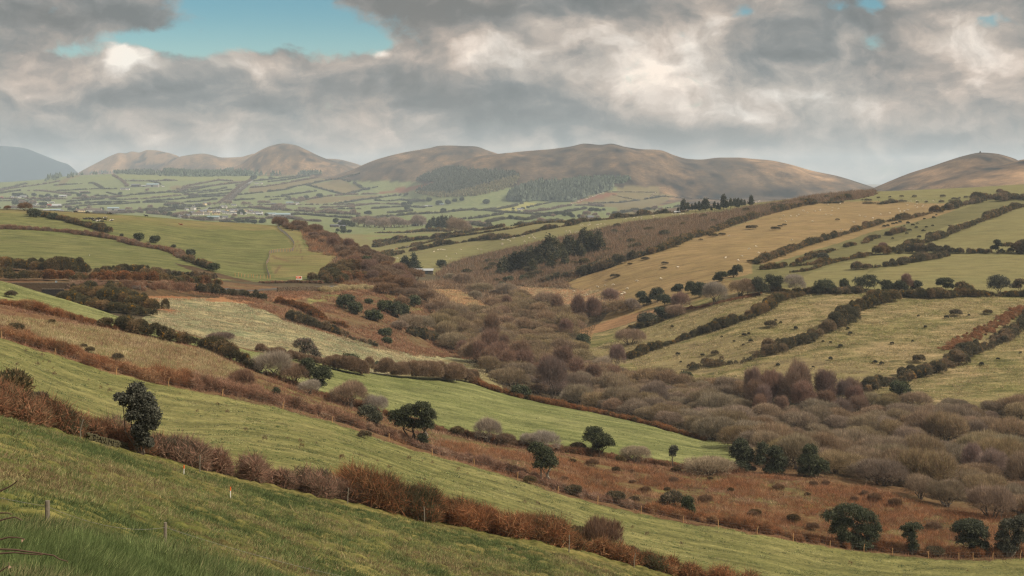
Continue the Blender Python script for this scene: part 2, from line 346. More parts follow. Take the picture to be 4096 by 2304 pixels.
BLUE = [(1150, 95, 330, 95, 1.2), (880, 15, 190, 60, .75), (1240, 10, 110, 50, .5), (900, 165, 330, 60, .8), (580, 165, 230, 42, .6), (230, 190, 170, 30, .4), (1420, 165, 110, 55, .8), (2985, 45, 55, 28, .55), (3490, 18, 60, 40, .7), (3330, 45, 70, 38, .6), (3990, 90, 100, 40, .5), (3480, 165, 70, 50, .48),
        (520, 225, 120, 55, -.7), (960, 190, 90, 70, -.5), (1100, 205, 110, 60, -.5), (3560, 690, 260, 50, .30), (4060, 600, 120, 60, .25)]
L = blobs(LIGHT); B = blobs(BLUE)
vn = XYZ(sx, M('MULTIPLY', sy, 1.45), 2.0)
n1 = M('SUBTRACT', NO(vn, 3.2, 9, 0.56, 0.1), 0.5); n2 = M('SUBTRACT', NO(vn, 9.0, 8, 0.6, 0.15), 0.5); n3 = M('SUBTRACT', NO(vn, 1.1, 3, 0.5), 0.5)
vo = XYZ(M('ADD', sx, 0.035), M('ADD', M('MULTIPLY', sy, 1.45), 0.06), 2.0)
rel = M('SUBTRACT', NO(vn, 3.4, 8, 0.54, 0.1), NO(vo, 3.4, 8, 0.54, 0.1))
Lf = M('ADD', M('MULTIPLY', rel, 1.45), M('ADD', M('ADD', M('MULTIPLY_ADD', L, 1.55, 0.40), M('MULTIPLY', n1, 0.62)), M('MULTIPLY', n2, 0.34)))
ramp = nt.nodes.new('ShaderNodeValToRGB'); nt.links.new(Lf, ramp.inputs[0])
def wc(r, g_, b): return (*lin((r, g_, b)), 1)
el = ramp.color_ramp.elements
el[0].position = 0.0; el[0].color = wc(108, 111, 111); el[1].position = 1.0; el[1].color = wc(246, 236, 224)
for p, c in ((0.22, (126, 127, 126)), (0.42, (156, 150, 144)), (0.60, (186, 175, 165)), (0.78, (216, 206, 196))):
    e = ramp.color_ramp.elements.new(p); e.color = wc(*c)
# warm and cool drift in the greys
hue = nt.nodes.new('ShaderNodeMix'); hue.data_type = 'RGBA'; hue.blend_type = 'MULTIPLY'; hue.inputs[0].default_value = 1.0
tint = nt.nodes.new('ShaderNodeMix'); tint.data_type = 'RGBA'
nt.links.new(SS(M('ADD', n3, M('MULTIPLY', n1, 0.5)), -0.22, 0.22), tint.inputs[0]); tint.inputs[6].default_value = (0.96, 1.0, 1.01, 1); tint.inputs[7].default_value = (1.08, 1.0, 0.94, 1)
nt.links.new(ramp.outputs[0], hue.inputs[6]); nt.links.new(tint.outputs[2], hue.inputs[7])
sky = nt.nodes.new('ShaderNodeTexSky'); sky.sky_type = 'NISHITA'; sky.sun_disc = False; sky.sun_elevation = SUN_EL; sky.sun_rotation = SUN_AZ
sky.altitude = 100; sky.air_density = 1.0; sky.dust_density = 0.6; sky.ozone_density = 2.0
SKY_S = 0.1
cl = nt.nodes.new('ShaderNodeVectorMath'); cl.operation = 'SCALE'; nt.links.new(hue.outputs[2], cl.inputs[0])
# the deck overhead, out of view, brightened to light the ground from above
up = SS(sp.outputs[2], 0.14, 0.55)
nt.links.new(M('MULTIPLY_ADD', up, 11.0, 6.9), cl.inputs['Scale'])
n5 = M('SUBTRACT', NO(XYZ(sx0, M('MULTIPLY', sy0, 1.5), 7.0), 9.0, 8, 0.62, 0.6), 0.5)
bl = nt.nodes.new('ShaderNodeMix'); bl.data_type = 'RGBA'; bl.blend_type = 'MULTIPLY'; bl.inputs[0].default_value = 1.0
nt.links.new(sky.outputs[0], bl.inputs[6]); bt = nt.nodes.new('ShaderNodeMix'); bt.data_type = 'RGBA'; nt.links.new(SS(sy0, 0.42, 0.70), bt.inputs[0]); bt.inputs[6].default_value = (0.50, 0.62, 0.55, 1); bt.inputs[7].default_value = (0.30, 0.50, 0.50, 1)
nt.links.new(bt.outputs[2], bl.inputs[7])
mx = nt.nodes.new('ShaderNodeMix'); mx.data_type = 'RGBA'
nt.links.new(SS(M('ADD', M('ADD', B, M('MULTIPLY', n1, 1.0)), M('MULTIPLY', n5, 1.1)), 0.18, 0.74), mx.inputs[0])
nt.links.new(cl.outputs[0], mx.inputs[6]); nt.links.new(bl.outputs[2], mx.inputs[7])
bg = nt.nodes.new('ShaderNodeBackground'); bg.inputs['Strength'].default_value = SKY_S
wo = nt.nodes.new('ShaderNodeOutputWorld')
nt.links.new(mx.outputs[2], bg.inputs[0]); nt.links.new(bg.outputs[0], wo.inputs[0])
W.cycles.sampling_method = 'MANUAL'; W.cycles.sample_map_resolution = 512

vs = sc.view_settings
sc.display_settings.display_device = 'sRGB'; vs.view_transform = 'Standard'; vs.look = 'None'; vs.exposure = 0.66; vs.gamma = 1.0; vs.use_curve_mapping = False
sc.cycles.max_bounces = 5; sc.cycles.transmission_bounces = 3; sc.cycles.diffuse_bounces = 3; sc.cycles.volume_bounces = 0; sc.cycles.transparent_max_bounces = 4
sc.cycles.use_denoising = True; sc.cycles.denoiser = 'OPENIMAGEDENOISE'; sc.cycles.denoising_input_passes = 'RGB_ALBEDO_NORMAL'; sc.cycles.denoising_prefilter = 'NONE'; sc.cycles.filter_width = 1.3; sc.cycles.use_adaptive_sampling = False
# ------------------------------------------------------------------ ground cover classes: two colours that mottle into each other, roughness of the sward
CLS = {
 'bank':     ((80, 92, 52), (98, 108, 64), 0.6),
 'trampled': ((108, 114, 54), (130, 120, 70), 1.2),
 'meadow':   ((122, 122, 68), (142, 136, 84), 0.7),
 'bright':   ((124, 130, 74), (142, 142, 90), 0.6),
 'earth':    ((82, 66, 46), (104, 82, 56), 0.8),
 'bracken':  ((128, 88, 58), (112, 104, 66), 1.0),
 'brackpale':((134, 98, 68), (114, 98, 68), 1.0),
 'rough':    ((160, 148, 104), (128, 116, 76), 1.0),
 'rushy':    ((140, 144, 106), (172, 156, 116), 1.2),
 'track':    ((182, 134, 92), (150, 104, 70), 0.6),
 'tarmac':   ((104, 104, 104), (92, 92, 92), 0.1),
 'scrub':    ((104, 88, 66), (90, 82, 60), 1.0),
 'marsh':    ((180, 140, 100), (160, 124, 88), 1.0),
 'spur':     ((112, 116, 66), (126, 124, 76), 0.6),
 'spurtop':  ((152, 136, 90), (122, 120, 70), 0.8),
 'tan':      ((168, 140, 96), (150, 128, 84), 0.8),
 'olive':    ((130, 124, 78), (118, 112, 72), 0.6),
 'hay':      ((148, 138, 90), (136, 130, 84), 0.4),
 'lea':      ((146, 138, 90), (134, 130, 82), 0.5),
 'tussock':  ((128, 124, 72), (158, 138, 100), 1.2),
 'tusspale': ((160, 142, 102), (138, 126, 84), 1.0),
 'plain':    ((124, 134, 86), (140, 144, 96), 0.4),
 'plainlt':  ((146, 146, 90), (134, 140, 84), 0.3),
 'plaintan': ((142, 124, 84), (128, 118, 78), 0.3),
 'plainyel': ((178, 170, 96), (164, 160, 92), 0.3),
 'orange':   ((150, 96, 66), (132, 92, 66), 0.4),
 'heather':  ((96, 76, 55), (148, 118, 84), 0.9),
 'moorshade':     ((72, 62, 48), (102, 82, 62), 0.9),  # dark heather patches, and the cloud shade painted on the summits
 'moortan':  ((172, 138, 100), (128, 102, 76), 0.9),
 'mountainhaze': ((44, 68, 84), (56, 80, 94), 0.3),  # blue of the distance haze put into the ground colour
 'rut': ((122, 104, 70), (134, 114, 78), 0.6),
 'forest':   ((50, 58, 44), (60, 66, 48), 0.4),
}
HEDGE_TOP = [(0, 1510), (170, 1545), (333, 1628), (472, 1694), (666, 1739), (832, 1800), (1021, 1827), (1301, 1900), (1468, 1938), (1856, 1966), (2045, 2016), (2298, 2105), (2520, 2177), (2714, 2221), (2880, 2277), (3000, 2330), (4400, 2640)]
HEDGE_FOOT = [(-900, 1420), (0, 1658), (167, 1722), (316, 1760), (488, 1811), (666, 1855), (805, 1894), (1021, 1944), (1218, 1988), (1412, 2027), (1579, 2066), (1801, 2116), (2045, 2160), (2270, 2205), (2381, 2238), (2547, 2283), (2700, 2320), (3000, 2400), (4400, 2700)]
POSTS = [(-150, 1312), (5, 1355), (220, 1422), (466, 1497), (675, 1545), (890, 1585), (1131, 1637), (1329, 1692), (1555, 1765), (1728, 1825), (1895, 1867), (2070, 1920), (2231, 1972), (2390, 2016), (2564, 2055), (2733, 2092), (2874, 2112), (3028, 2137), (3172, 2165), (3319, 2192), (3456, 2205), (3570, 2222), (3713, 2233), (3835, 2240), (3892, 2238), (3972, 2241), (4080, 2236), (4200, 2240)]
UPPER = [(-900, 1040), (0, 1212), (207, 1258), (414, 1306), (621, 1348), (828, 1397), (1023, 1484), (1300, 1590), (1500, 1652), (1750, 1722), (1970, 1767), (2326, 1819), (2548, 1844), (2825, 1888), (3072, 1895), (3238, 1903), (3460, 1935), (3627, 2000), (3766, 2027), (4096, 2085), (5000, 2120)]
BROW = [(-900, 900), (0, 1126), (82, 1149), (175, 1177), (280, 1208), (396, 1243), (489, 1273), (600, 1302), (800, 1352), (1000, 1402), (1119, 1420), (1272, 1451), (1500, 1493), (1893, 1530), (2048, 1580), (2270, 1628), (2492, 1675), (2658, 1718), (2825, 1766), (2930, 1782)]
def band(a, b): return list(a) + list(b)[::-1]
REG = [  # class, dmin, dmax, outline on the photograph (projected onto the ground)
 ('spur', 505, 1000, [(-1500, 800), (1250, 880), (1400, 1000), (1300, 1130), (1000, 1125), (500, 1110), (-1500, 1110)]),
 ('spurtop', 600, 1000, [(-1500, 810), (0, 838), (300, 850), (800, 885), (1150, 900), (1240, 930), (1180, 960), (1100, 922), (800, 915), (500, 890), (200, 866), (0, 850), (-1500, 840)]),
 ('spurtop', 600, 880, [(1090, 1000), (1200, 985), (1330, 1010), (1350, 1030), (1300, 1100), (1100, 1112), (1070, 1040)]),
 ('lea', 600, 880, [(1130, 915), (1190, 940), (1230, 1005), (1190, 1010), (1150, 960)]),
 ('bracken', 560, 1000, [(1190, 895), (1300, 930), (1420, 985), (1580, 1070), (1680, 1170), (1560, 1170), (1330, 1135), (1300, 1100), (1345, 1030), (1330, 1008), (1240, 1005), (1235, 955)]),
 ('brackpale', 450, 560, [(-1500, 1040), (0, 1058), (300, 1075), (700, 1075), (850, 1120), (1000, 1125), (1300, 1120), (1320, 1150), (1000, 1160), (0, 1140), (-1500, 1110)]),
 ('earth', 470, 700, [(690, 1052), (790, 1068), (920, 1105), (1010, 1125), (980, 1128), (850, 1110), (760, 1080)]),
 ('tarmac', 452, 700, [(-1500, 1089), (0, 1134), (500, 1140), (800, 1151), (1000, 1158), (1200, 1150), (1400, 1142), (1560, 1140), (1600, 1141), (1560, 1144), (1400, 1146), (1200, 1154), (1000, 1163), (800, 1156), (500, 1144), (0, 1138), (-1500, 1093)]),
 ('scrub', 380, 460, [(-1500, 1100), (0, 1145), (500, 1165), (640, 1240), (600, 1300), (480, 1290), (0, 1200), (-1500, 1000)]),
 ('brackpale', 380, 640, [(470, 1150), (800, 1156), (1000, 1166), (1250, 1160), (1500, 1150), (1650, 1170), (1760, 1300), (1820, 1400), (1900, 1440), (1600, 1420), (1350, 1350), (1150, 1290), (1000, 1215), (700, 1195), (560, 1215)]),
 ('meadow', 440, 600, [(1230, 1190), (1330, 1178), (1420, 1175), (1330, 1200), (1240, 1215)]),
 ('meadow', 480, 640, [(1530, 1165), (1600, 1180), (1690, 1240), (1640, 1245), (1570, 1205)]),
 ('rushy', 340, 520, [(590, 1195), (740, 1185), (900, 1195), (1010, 1215), (1150, 1290), (1300, 1330), (1450, 1385), (1600, 1410), (1900, 1440), (1990, 1480), (1900, 1515), (1500, 1490), (1250, 1445), (1000, 1405), (800, 1355), (600, 1300), (560, 1270), (640, 1240)]),
 ('rough', 340, 520, [(1780, 1440), (1990, 1470), (2110, 1590), (1900, 1545), (1700, 1515), (1550, 1500)]),
 ('track', 370, 520, [(470, 1165), (560, 1185), (760, 1180), (900, 1190), (1020, 1205), (1010, 1216), (760, 1199), (640, 1203), (640, 1225), (735, 1248), (700, 1262), (630, 1245), (575, 1232), (540, 1200)]),
 ('earth', 440, 520, [(470, 1148), (700, 1160), (900, 1180), (880, 1192), (700, 1185), (520, 1180)]),
 ('track', 450, 540, [(1100, 1185), (1200, 1172), (1330, 1168), (1280, 1180), (1180, 1200), (1080, 1210)]),
 ('scrub', 330, 900, [(1950, 1480), (1850, 1420), (1700, 1260), (1650, 1150), (1800, 1120), (2350, 1130), (2450, 1230), (2300, 1400), (2600, 1500), (3072, 1540), (3445, 1600), (4096, 1630), (5600, 1660), (5600, 2000), (4096, 1930), (2950, 1800), (2500, 1680), (2050, 1590)]),
 ('marsh', 500, 900, [(2050, 1143), (2330, 1158), (2500, 1168), (2490, 1210), (2330, 1242), (2230, 1235), (2100, 1180)]),
 ('marsh', 500, 900, [(1715, 1158), (1830, 1158), (1960, 1225), (2010, 1252), (1900, 1255), (1800, 1205)]),
 ('track', 700, 1000, [(1690, 1128), (1810, 1126), (1870, 1142), (1700, 1146)]),
 ('tussock', 380, 680, [(2330, 1400), (2400, 1300), (2600, 1235), (3000, 1160), (3300, 1150), (5600, 1150), (5600, 1670), (4096, 1640), (3445, 1600), (3072, 1550), (2752, 1520), (2503, 1480)]),
 ('tusspale', 400, 640, [(2330, 1400), (2560, 1340), (2800, 1270), (3100, 1185), (3160, 1190), (2900, 1290), (2760, 1350), (2560, 1450), (2450, 1460)]),
 ('tusspale', 400, 600, [(2520, 1450), (2700, 1380), (2900, 1340), (3000, 1370), (2960, 1470), (2800, 1500), (2600, 1480)]),
 ('tusspale', 400, 500, [(2950, 1490), (3150, 1420), (3450, 1460), (3560, 1500), (3500, 1580), (3200, 1550), (3000, 1520)]),
 ('marsh', 540, 700, [(2310, 1320), (2480, 1265), (2640, 1235), (2660, 1245), (2500, 1300), (2330, 1345)]),
 ('bracken', 560, 700, [(2600, 1262), (2820, 1218), (3040, 1175), (3050, 1182), (2840, 1232), (2620, 1280)]),
 ('tan', 720, 1400, [(2255, 1135), (2420, 1070), (2600, 1008), (2760, 955), (3000, 885), (3080, 858), (3230, 818), (3420, 798), (3700, 812), (3860, 815), (3800, 850), (3640, 892), (3500, 925), (3300, 988), (3100, 1052), (3000, 1085), (2900, 1120), (2700, 1155), (2500, 1195), (2380, 1180)]),
 ('lea', 900, 1600, [(3320, 805), (3490, 765), (4096, 730), (5600, 670), (5600, 770), (4096, 795), (3860, 812), (3700, 808), (3480, 805)]),
 ('olive', 640, 1150, [(3060, 1062), (3300, 990), (3500, 925), (3640, 892), (3800, 850), (3950, 800), (4200, 790), (4200, 830), (3930, 865), (3720, 920), (3500, 985), (3300, 1045), (3080, 1085)]),
 ('hay', 660, 1150, [(3440, 1012), (3500, 990), (3720, 925), (3930, 868), (4096, 830), (5600, 790), (5600, 1000), (3560, 1012)]),
 ('hay', 600, 760, [(3160, 1125), (3330, 1060), (3550, 1012), (3660, 1015), (3480, 1080), (3420, 1150), (3200, 1150)]),
 ('hay', 580, 770, [(3400, 1150), (3480, 1090), (3780, 1015), (5600, 1005), (5600, 1180), (3460, 1165)]),
 ('olive', 620, 800, [(2900, 1120), (3060, 1080), (3300, 1045), (3440, 1015), (3300, 1062), (3180, 1110), (3050, 1130)]),
 ('lea', 900, 1700, [(1560, 1062), (1700, 1012), (1900, 985), (2048, 958), (2300, 925), (2500, 890), (2750, 855), (2980, 820), (3000, 845), (2800, 878), (2600, 930), (2400, 990), (2200, 1040), (2000, 1085), (1780, 1108), (1640, 1090)]),
 ('scrub', 800, 1600, [(1740, 1100), (1780, 1062), (1850, 1036), (1921, 1018), (2012, 999), (2131, 972), (2260, 945), (2379, 918), (2441, 904), (2545, 885), (2752, 861), (2876, 849), (3000, 827), (3250, 783), (3500, 758), (3500, 782), (3420, 798), (3230, 818), (3080, 858), (2760, 955), (2420, 1070), (2255, 1135), (2000, 1145), (1800, 1130)]),
 ('bracken', 690, 800, [(2240, 1135), (2330, 1100), (2400, 1085), (2330, 1120), (2260, 1145)]),
 ('rut', 620, 860, [(1186, 962), (1190, 961), (1206, 1000), (1212, 1040), (1207, 1040), (1199, 1000)]),
 ('rut', 620, 860, [(1164, 950), (1167, 949), (1183, 985), (1192, 1008), (1188, 1009), (1178, 985)]),
 ('rut', 600, 720, [(1088, 1020), (1110, 1030), (1160, 1042), (1150, 1046), (1100, 1038), (1084, 1028)]),
 ('rut', 590, 720, [(1095, 1090), (1120, 1060), (1128, 1062), (1112, 1085), (1105, 1100)]),
 # the plain
 ('plaintan', 2500, 8000, [(1000, 752), (1129, 734), (1268, 712), (1318, 719), (1227, 739), (1179, 748), (1066, 768), (1000, 774)]),
 ('plaintan', 2500, 8000, [(1239, 740), (1364, 718), (1451, 756), (1378, 775), (1298, 760)]),
 ('plaintan', 2500, 8000, [(1213, 807), (1288, 789), (1500, 780), (1540, 788), (1400, 803), (1268, 817)]),
 ('plainyel', 2000, 8000, [(1113, 853), (1171, 851), (1254, 859), (1254, 862), (1127, 859)]),
 ('plainlt', 2500, 8000, [(550, 789), (680, 773), (728, 775), (680, 785), (570, 795)]),
 ('plaintan', 2500, 8000, [(673, 750), (709, 740), (735, 746), (715, 754), (689, 760)]),
 ('plaintan', 2500, 8000, [(850, 740), (930, 725), (1010, 716), (990, 726), (900, 738)]),
 ('plainlt', 4000, 8000, [(330, 712), (500, 698), (620, 702), (818, 708), (1012, 700), (1100, 702), (1012, 722), (878, 724), (700, 722), (500, 712), (400, 720)]),
 ('plaintan', 4000, 8000, [(235, 728), (262, 712), (340, 692), (352, 694), (280, 718), (250, 742), (220, 748)]),
 ('plainyel', 2000, 8000, [(1950, 835), (2090, 812), (2198, 811), (2120, 829), (2090, 843), (1997, 843)]),
 ('plainlt', 2000, 8000, [(1930, 873), (2025, 859), (2152, 870), (2028, 876), (1930, 893)]),
 ('plainlt', 1600, 8000, [(1640, 845), (1850, 838), (1900, 843), (1700, 858), (1540, 865)]),
 ('plainlt', 1400, 8000, [(1500, 925), (1760, 912), (1780, 922), (1600, 935), (1450, 940)]),
 ('plainlt', 1200, 1900, [(1450, 950), (1760, 932), (1960, 930), (1800, 950), (1560, 975)]),
 ('plaintan', 3000, 6000, [(2292, 812), (2385, 797), (2480, 772), (2618, 772), (2695, 784), (2650, 812), (2525, 834), (2447, 828), (2350, 824)]),
 ('orange', 3000, 6000, [(2270, 816), (2320, 798), (2416, 770), (2478, 773), (2385, 800)]),
 ('plain', 3000, 6000, [(2587, 834), (2720, 806), (2726, 828), (2602, 842)]),
 ('plaintan', 3000, 6000, [(2460, 845), (2540, 830), (2600, 836), (2560, 850)]),
 ('orange', 3500, 6000, [(1490, 775), (1580, 757), (1720, 732), (1770, 728), (1700, 748), (1610, 772)]),
 ('plain', 3000, 6500, [(1000, 720), (1260, 706), (1268, 712), (1129, 734), (1000, 752), (1000, 774), (1066, 768), (1179, 748), (1239, 740), (1298, 760), (1378, 775), (1440, 765), (1560, 744), (1590, 745), (1500, 775), (1288, 789), (1213, 807), (1000, 830)]),
 # near fields
 ('brackpale', 100, 345, band(POSTS, UPPER)),
 ('rough', 150, 345, [(-900, 1110), (0, 1265), (250, 1300), (470, 1352), (700, 1410), (900, 1490), (960, 1540), (860, 1550), (700, 1520), (500, 1460), (300, 1390), (150, 1330), (0, 1290), (-900, 1130)]),
 ('bracken', 150, 345, [(1000, 1500), (1300, 1600), (1750, 1735), (2326, 1830), (2825, 1895), (3238, 1910), (3460, 1945), (3627, 2010), (3766, 2040), (4200, 2090), (4200, 2230), (3456, 2190), (2874, 2095), (2390, 1990), (1895, 1850), (1555, 1740), (1131, 1620)]),
 ('meadow', 60, 225, band(POSTS, [(p[0], p[1] - 34) for p in HEDGE_FOOT])),
 ('bright', 255, 388, band([p for p in UPPER if p[0] < 2830], BROW)),
 ('bright', 255, 388, [(600, 1302), (800, 1352), (1000, 1402), (1119, 1420), (1272, 1451), (1500, 1493), (1893, 1530), (2270, 1628), (2658, 1718), (2930, 1782), (2945, 1830), (2930, 1880), (2326, 1805), (1970, 1755), (1500, 1640), (1023, 1470), (828, 1390), (600, 1330)]),
 ('bright', 255, 340, band([(-900, 1040), (0, 1200), (300, 1262), (600, 1325)], [(-900, 900), (0, 1100), (300, 1190), (600, 1300)])),
]
def inside(poly, x, y):
    p = np.asarray(poly, float); r = np.zeros(len(x), bool); n = len(p); j = n - 1
    for i in range(n):
        a, b = p[i], p[j]
        c = ((a[1] > y) != (b[1] > y))
        if a[1] != b[1]: r ^= c & (x < (b[0] - a[0]) * (y - a[1]) / (b[1] - a[1]) + a[0])
        j = i
    return r
CLEAR = [q for n_, a_, b_, q in REG if n_ == 'marsh' and a_ == 500]
def in_clearing(x, y):
    u, v = 2048 + F * x / y, HZ - F * zfun(x, y) / y; k = np.zeros(len(u), bool)
    for q in CLEAR: k |= inside(q, u, v)
    return k & (y > 480) & (y < 900)
ROWS = np.concatenate([np.linspace(-40, 1.5, 10, endpoint=False)] + [np.geomspace(a, b, n, endpoint=False) for a, b, n in
     ((1.5, 24, 40), (24, 34, 34), (34, 115, 400), (115, 300, 260), (300, 700, 220), (700, 1400, 160), (1400, 2500, 60), (2500, 4500, 90), (4500, 11000, 150), (11000, 19000, 40))] + [[19000.0]])
COLS = np.arange(-640, 4741, 7.0)
def build_terrain():
    nr, nc = len(ROWS), len(COLS)
    D = np.repeat(ROWS[:, None], nc, 1)
    X = (COLS[None, :] - 2048) / F * (np.maximum(D, -12) + 30)
    Zs = zfun(X, D)
    # relief of the sward itself
    Xf, Df = X.ravel(), D.ravel()
    u = np.clip(2048 + F * Xf / np.maximum(Df, 2), -1500, 5600)
    # which row hides what: lowest sight line so far
    yT = HZ - F * TT / TD[None, :]; yM = np.minimum.accumulate(yT, 1)
    a = np.clip((u - TU[0]) / 8, 0, len(TU) - 1.001); b = np.clip(_lrow(Df), 0, len(TL) - 1.001)
    i = a.astype(int); j = b.astype(int); fa = a - i; fb = b - j
    ye = ((yM[i, j] * (1 - fb) + yM[i, j + 1] * fb) * (1 - fa) + (yM[i + 1, j] * (1 - fb) + yM[i + 1, j + 1] * fb) * fa)
    s = np.clip(Df, 20, 6000)
    w = np.clip(500 / s, 0.3, 3)
    ju = u + fbm(Xf / (s * .012), Df / (s * .02), 70, 3) * 9 * w ** .5; jy = ye + fbm(Xf / (s * .012), Df / (s * .02), 80, 3) * 4 * w ** .5
    names = list(CLS); cls = np.zeros(len(Df), np.int16)
    cls[:] = names.index('plain')
    cls[Df < 1900] = names.index('scrub'); cls[(Df < 900) & (Df > 590) & (u > 2250)] = names.index('tan'); cls[(Df < 900) & (Df > 590) & (u > 3010)] = names.index('olive'); cls[(Df < 1900) & (Df > 905) & (u > 1330)] = names.index('hay'); cls[Df < 345] = names.index('brackpale'); cls[Df < 140] = names.index('trampled')
    zf = Zs.ravel()
    # open hill above the fields
    base = np.interp(Df, [2000, 2500, 4000, 6000, 20000], [-40, -45, -62, -40, -40])
    hill = (Df > 2200) & (zf > base + 22)
    leftgreen = (u < 1250) & (Df < 6900)
    hill &= ~(leftgreen)
    hill |= (Df > 6400) & (u < 1500) & (zf > -8)
    hill |= (Df > 7200)
    low = (Df > 2300) & (u > 2470) & ~hill; cls[low] = names.index('plaintan'); cls[low & (u > 2640)] = names.index('heather')
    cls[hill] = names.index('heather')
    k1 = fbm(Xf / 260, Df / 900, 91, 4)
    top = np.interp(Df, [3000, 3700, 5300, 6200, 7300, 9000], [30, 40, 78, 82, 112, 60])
    k2 = fbm(Xf / 46, Df / 240, 95, 4)
    cls[hill & (Df > 6200) & (Df < 7000) & (u > 900) & (u < 1420) & (zf < 95) & (k2 > .2)] = names.index('moortan')
    cls[hill & (Df > 7600) & (zf > 70) & (k2 > -.15) & (u > 300) & (u < 760)] = names.index('moortan')
    cls[(Df > 9500) & (u < 520)] = names.index('mountainhaze')
    for nm, d0, d1, poly in REG:
        p = np.array(poly); m = np.where((Df >= d0) & (Df <= d1) & (ju > p[:, 0].min()) & (ju < p[:, 0].max()) & (jy > p[:, 1].min() - 1) & (jy < p[:, 1].max()))[0]
        if len(m) == 0: continue
        m = m[inside(poly, ju[m], jy[m])]
        cls[m] = names.index(nm)
    bc = np.interp(u, [q[0] for q in GUIDES[1]], [math.exp(0) * q[2] for q in GUIDES[1]]) + 3.0
    cls[Df < bc] = names.index('bank')
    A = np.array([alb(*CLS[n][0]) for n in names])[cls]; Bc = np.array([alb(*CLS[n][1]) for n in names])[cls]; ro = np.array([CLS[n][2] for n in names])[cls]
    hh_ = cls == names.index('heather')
    wm = np.maximum(np.clip((k1 + .08) / .3, 0, 1), np.clip((zf - top + 40 * fbm(Xf / 150, Df / 500, 94, 3)) / 45, 0, 1) * (Df < 7400)) * .9  # noise gives dark heather; the height term paints cloud shade on summits
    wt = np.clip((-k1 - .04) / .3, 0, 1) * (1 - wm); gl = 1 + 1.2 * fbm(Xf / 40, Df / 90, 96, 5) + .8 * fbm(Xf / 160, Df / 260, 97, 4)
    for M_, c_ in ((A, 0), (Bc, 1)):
        m0, m1, m2 = (alb(*CLS[q][c_]) for q in ('heather', 'moorshade', 'moortan'))
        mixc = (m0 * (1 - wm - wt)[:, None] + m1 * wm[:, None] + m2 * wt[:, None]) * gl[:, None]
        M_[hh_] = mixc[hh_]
    bk_ = (cls == names.index('bracken')) & (Df < 320); gp = np.clip(fbm(Xf / 9, Df / 5, 33, 4) * 3 - .35, 0, 1)[:, None] * bk_[:, None] * .8
    A = A * (1 - gp) + alb(146, 132, 84) * gp; Bc = Bc * (1 - gp) + alb(112, 112, 62) * gp
    far = np.clip((Df - 1500) / 4000, 0, 1)[:, None]
    # brown dung-poached patches in the trampled field
    tr = cls == names.index('trampled')
    pz = fbm(Xf / 2.2, Df / 2.2, 5, 4)
    bump = np.where(tr, (fbm(Xf / .7, Df / .9, 14, 3) * .22 + fbm(Xf / 5, Df / 4, 15, 2) * .10), 0)
    mt = np.isin(cls, [names.index(n) for n in ('meadow', 'bright', 'rough', 'bracken', 'brackpale')])
    bump += np.where(mt, fbm(Xf / 2.2, Df / 2.6, 16, 3) * .16 * (ro + .3), 0)
    ts = np.isin(cls, [names.index(n) for n in ('tussock', 'tusspale', 'rushy')])
    bump += np.where(ts, fbm(Xf / 3, Df / 4, 18, 3) * .30, 0)
    bk = cls == names.index('bank')
    bump += np.where(bk, fbm(Xf / 1.4, Df / 1.4, 19, 3) * .12, 0)
    V = np.stack([Xf, Df, zf + bump], 1)
    idx = np.arange(nr * nc).reshape(nr, nc)
    Fq = np.stack([idx[:-1, :-1], idx[:-1, 1:], idx[1:, 1:], idx[1:, :-1]], -1).reshape(-1, 4)
    me = mesh_np('terrain', V, Fq, 4, None, None, True)
    patch = np.clip(pz * 2.2 - .55, 0, 1)[:, None] * tr[:, None]
    brown = alb(104, 78, 50)
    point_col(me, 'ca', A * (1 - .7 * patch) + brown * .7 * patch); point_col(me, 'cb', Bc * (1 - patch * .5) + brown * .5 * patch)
    at_ = me.attributes.new('ro', 'FLOAT', 'POINT'); at_.data.foreach_set('value', ro.astype(np.float32))
    m, nt, b = new_mat('ground cover')
    tcn = N(nt, 'ShaderNodeTexCoord')
    def noise(scale, det, rough, sx=1.0, sy=1.0):
        mp = N(nt, 'ShaderNodeMapping'); mp.inputs['Scale'].default_value = (sx, sy, 1.0); nt.links.new(tcn.outputs['Object'], mp.inputs[0])
        n = N(nt, 'ShaderNodeTexNoise'); n.inputs['Scale'].default_value = scale; n.inputs['Detail'].default_value = det; n.inputs['Roughness'].default_value = rough
        nt.links.new(mp.outputs[0], n.inputs['Vector']); return n.outputs[0]
    def mr(v, a, b_, c, d):
        n = N(nt, 'ShaderNodeMapRange'); nt.links.new(v, n.inputs[0])
        for k, q in zip(('From Min', 'From Max', 'To Min', 'To Max'), (a, b_, c, d)): n.inputs[k].default_value = q
        return n.outputs[0]
    def math_(op, a, b_):
        n = N(nt, 'ShaderNodeMath', operation=op)
        for k, q in enumerate((a, b_)):
            if isinstance(q, (int, float)): n.inputs[k].default_value = q
            else: nt.links.new(q, n.inputs[k])
        return n.outputs[0]
    big = noise(0.035, 10, 0.62); streak = noise(0.25, 7, 0.6, 0.35, 1.0); fine = noise(1.7, 6, 0.68, 1, 1)
    ca = N(nt, 'ShaderNodeAttribute', attribute_name='ca'); cb = N(nt, 'ShaderNodeAttribute', attribute_name='cb'); rr = N(nt, 'ShaderNodeAttribute', attribute_name='ro')
    fac = mr(math_('ADD', math_('MULTIPLY', big, 0.42), math_('ADD', math_('MULTIPLY', streak, 0.33), math_('MULTIPLY', fine, .25))), 0.43, 0.57, 0, 1)
    mxn = N(nt, 'ShaderNodeMix', data_type='RGBA'); nt.links.new(fac, mxn.inputs[0]); nt.links.new(ca.outputs['Color'], mxn.inputs[6]); nt.links.new(cb.outputs['Color'], mxn.inputs[7])
    hs = N(nt, 'ShaderNodeHueSaturation'); nt.links.new(mxn.outputs[2], hs.inputs['Color'])
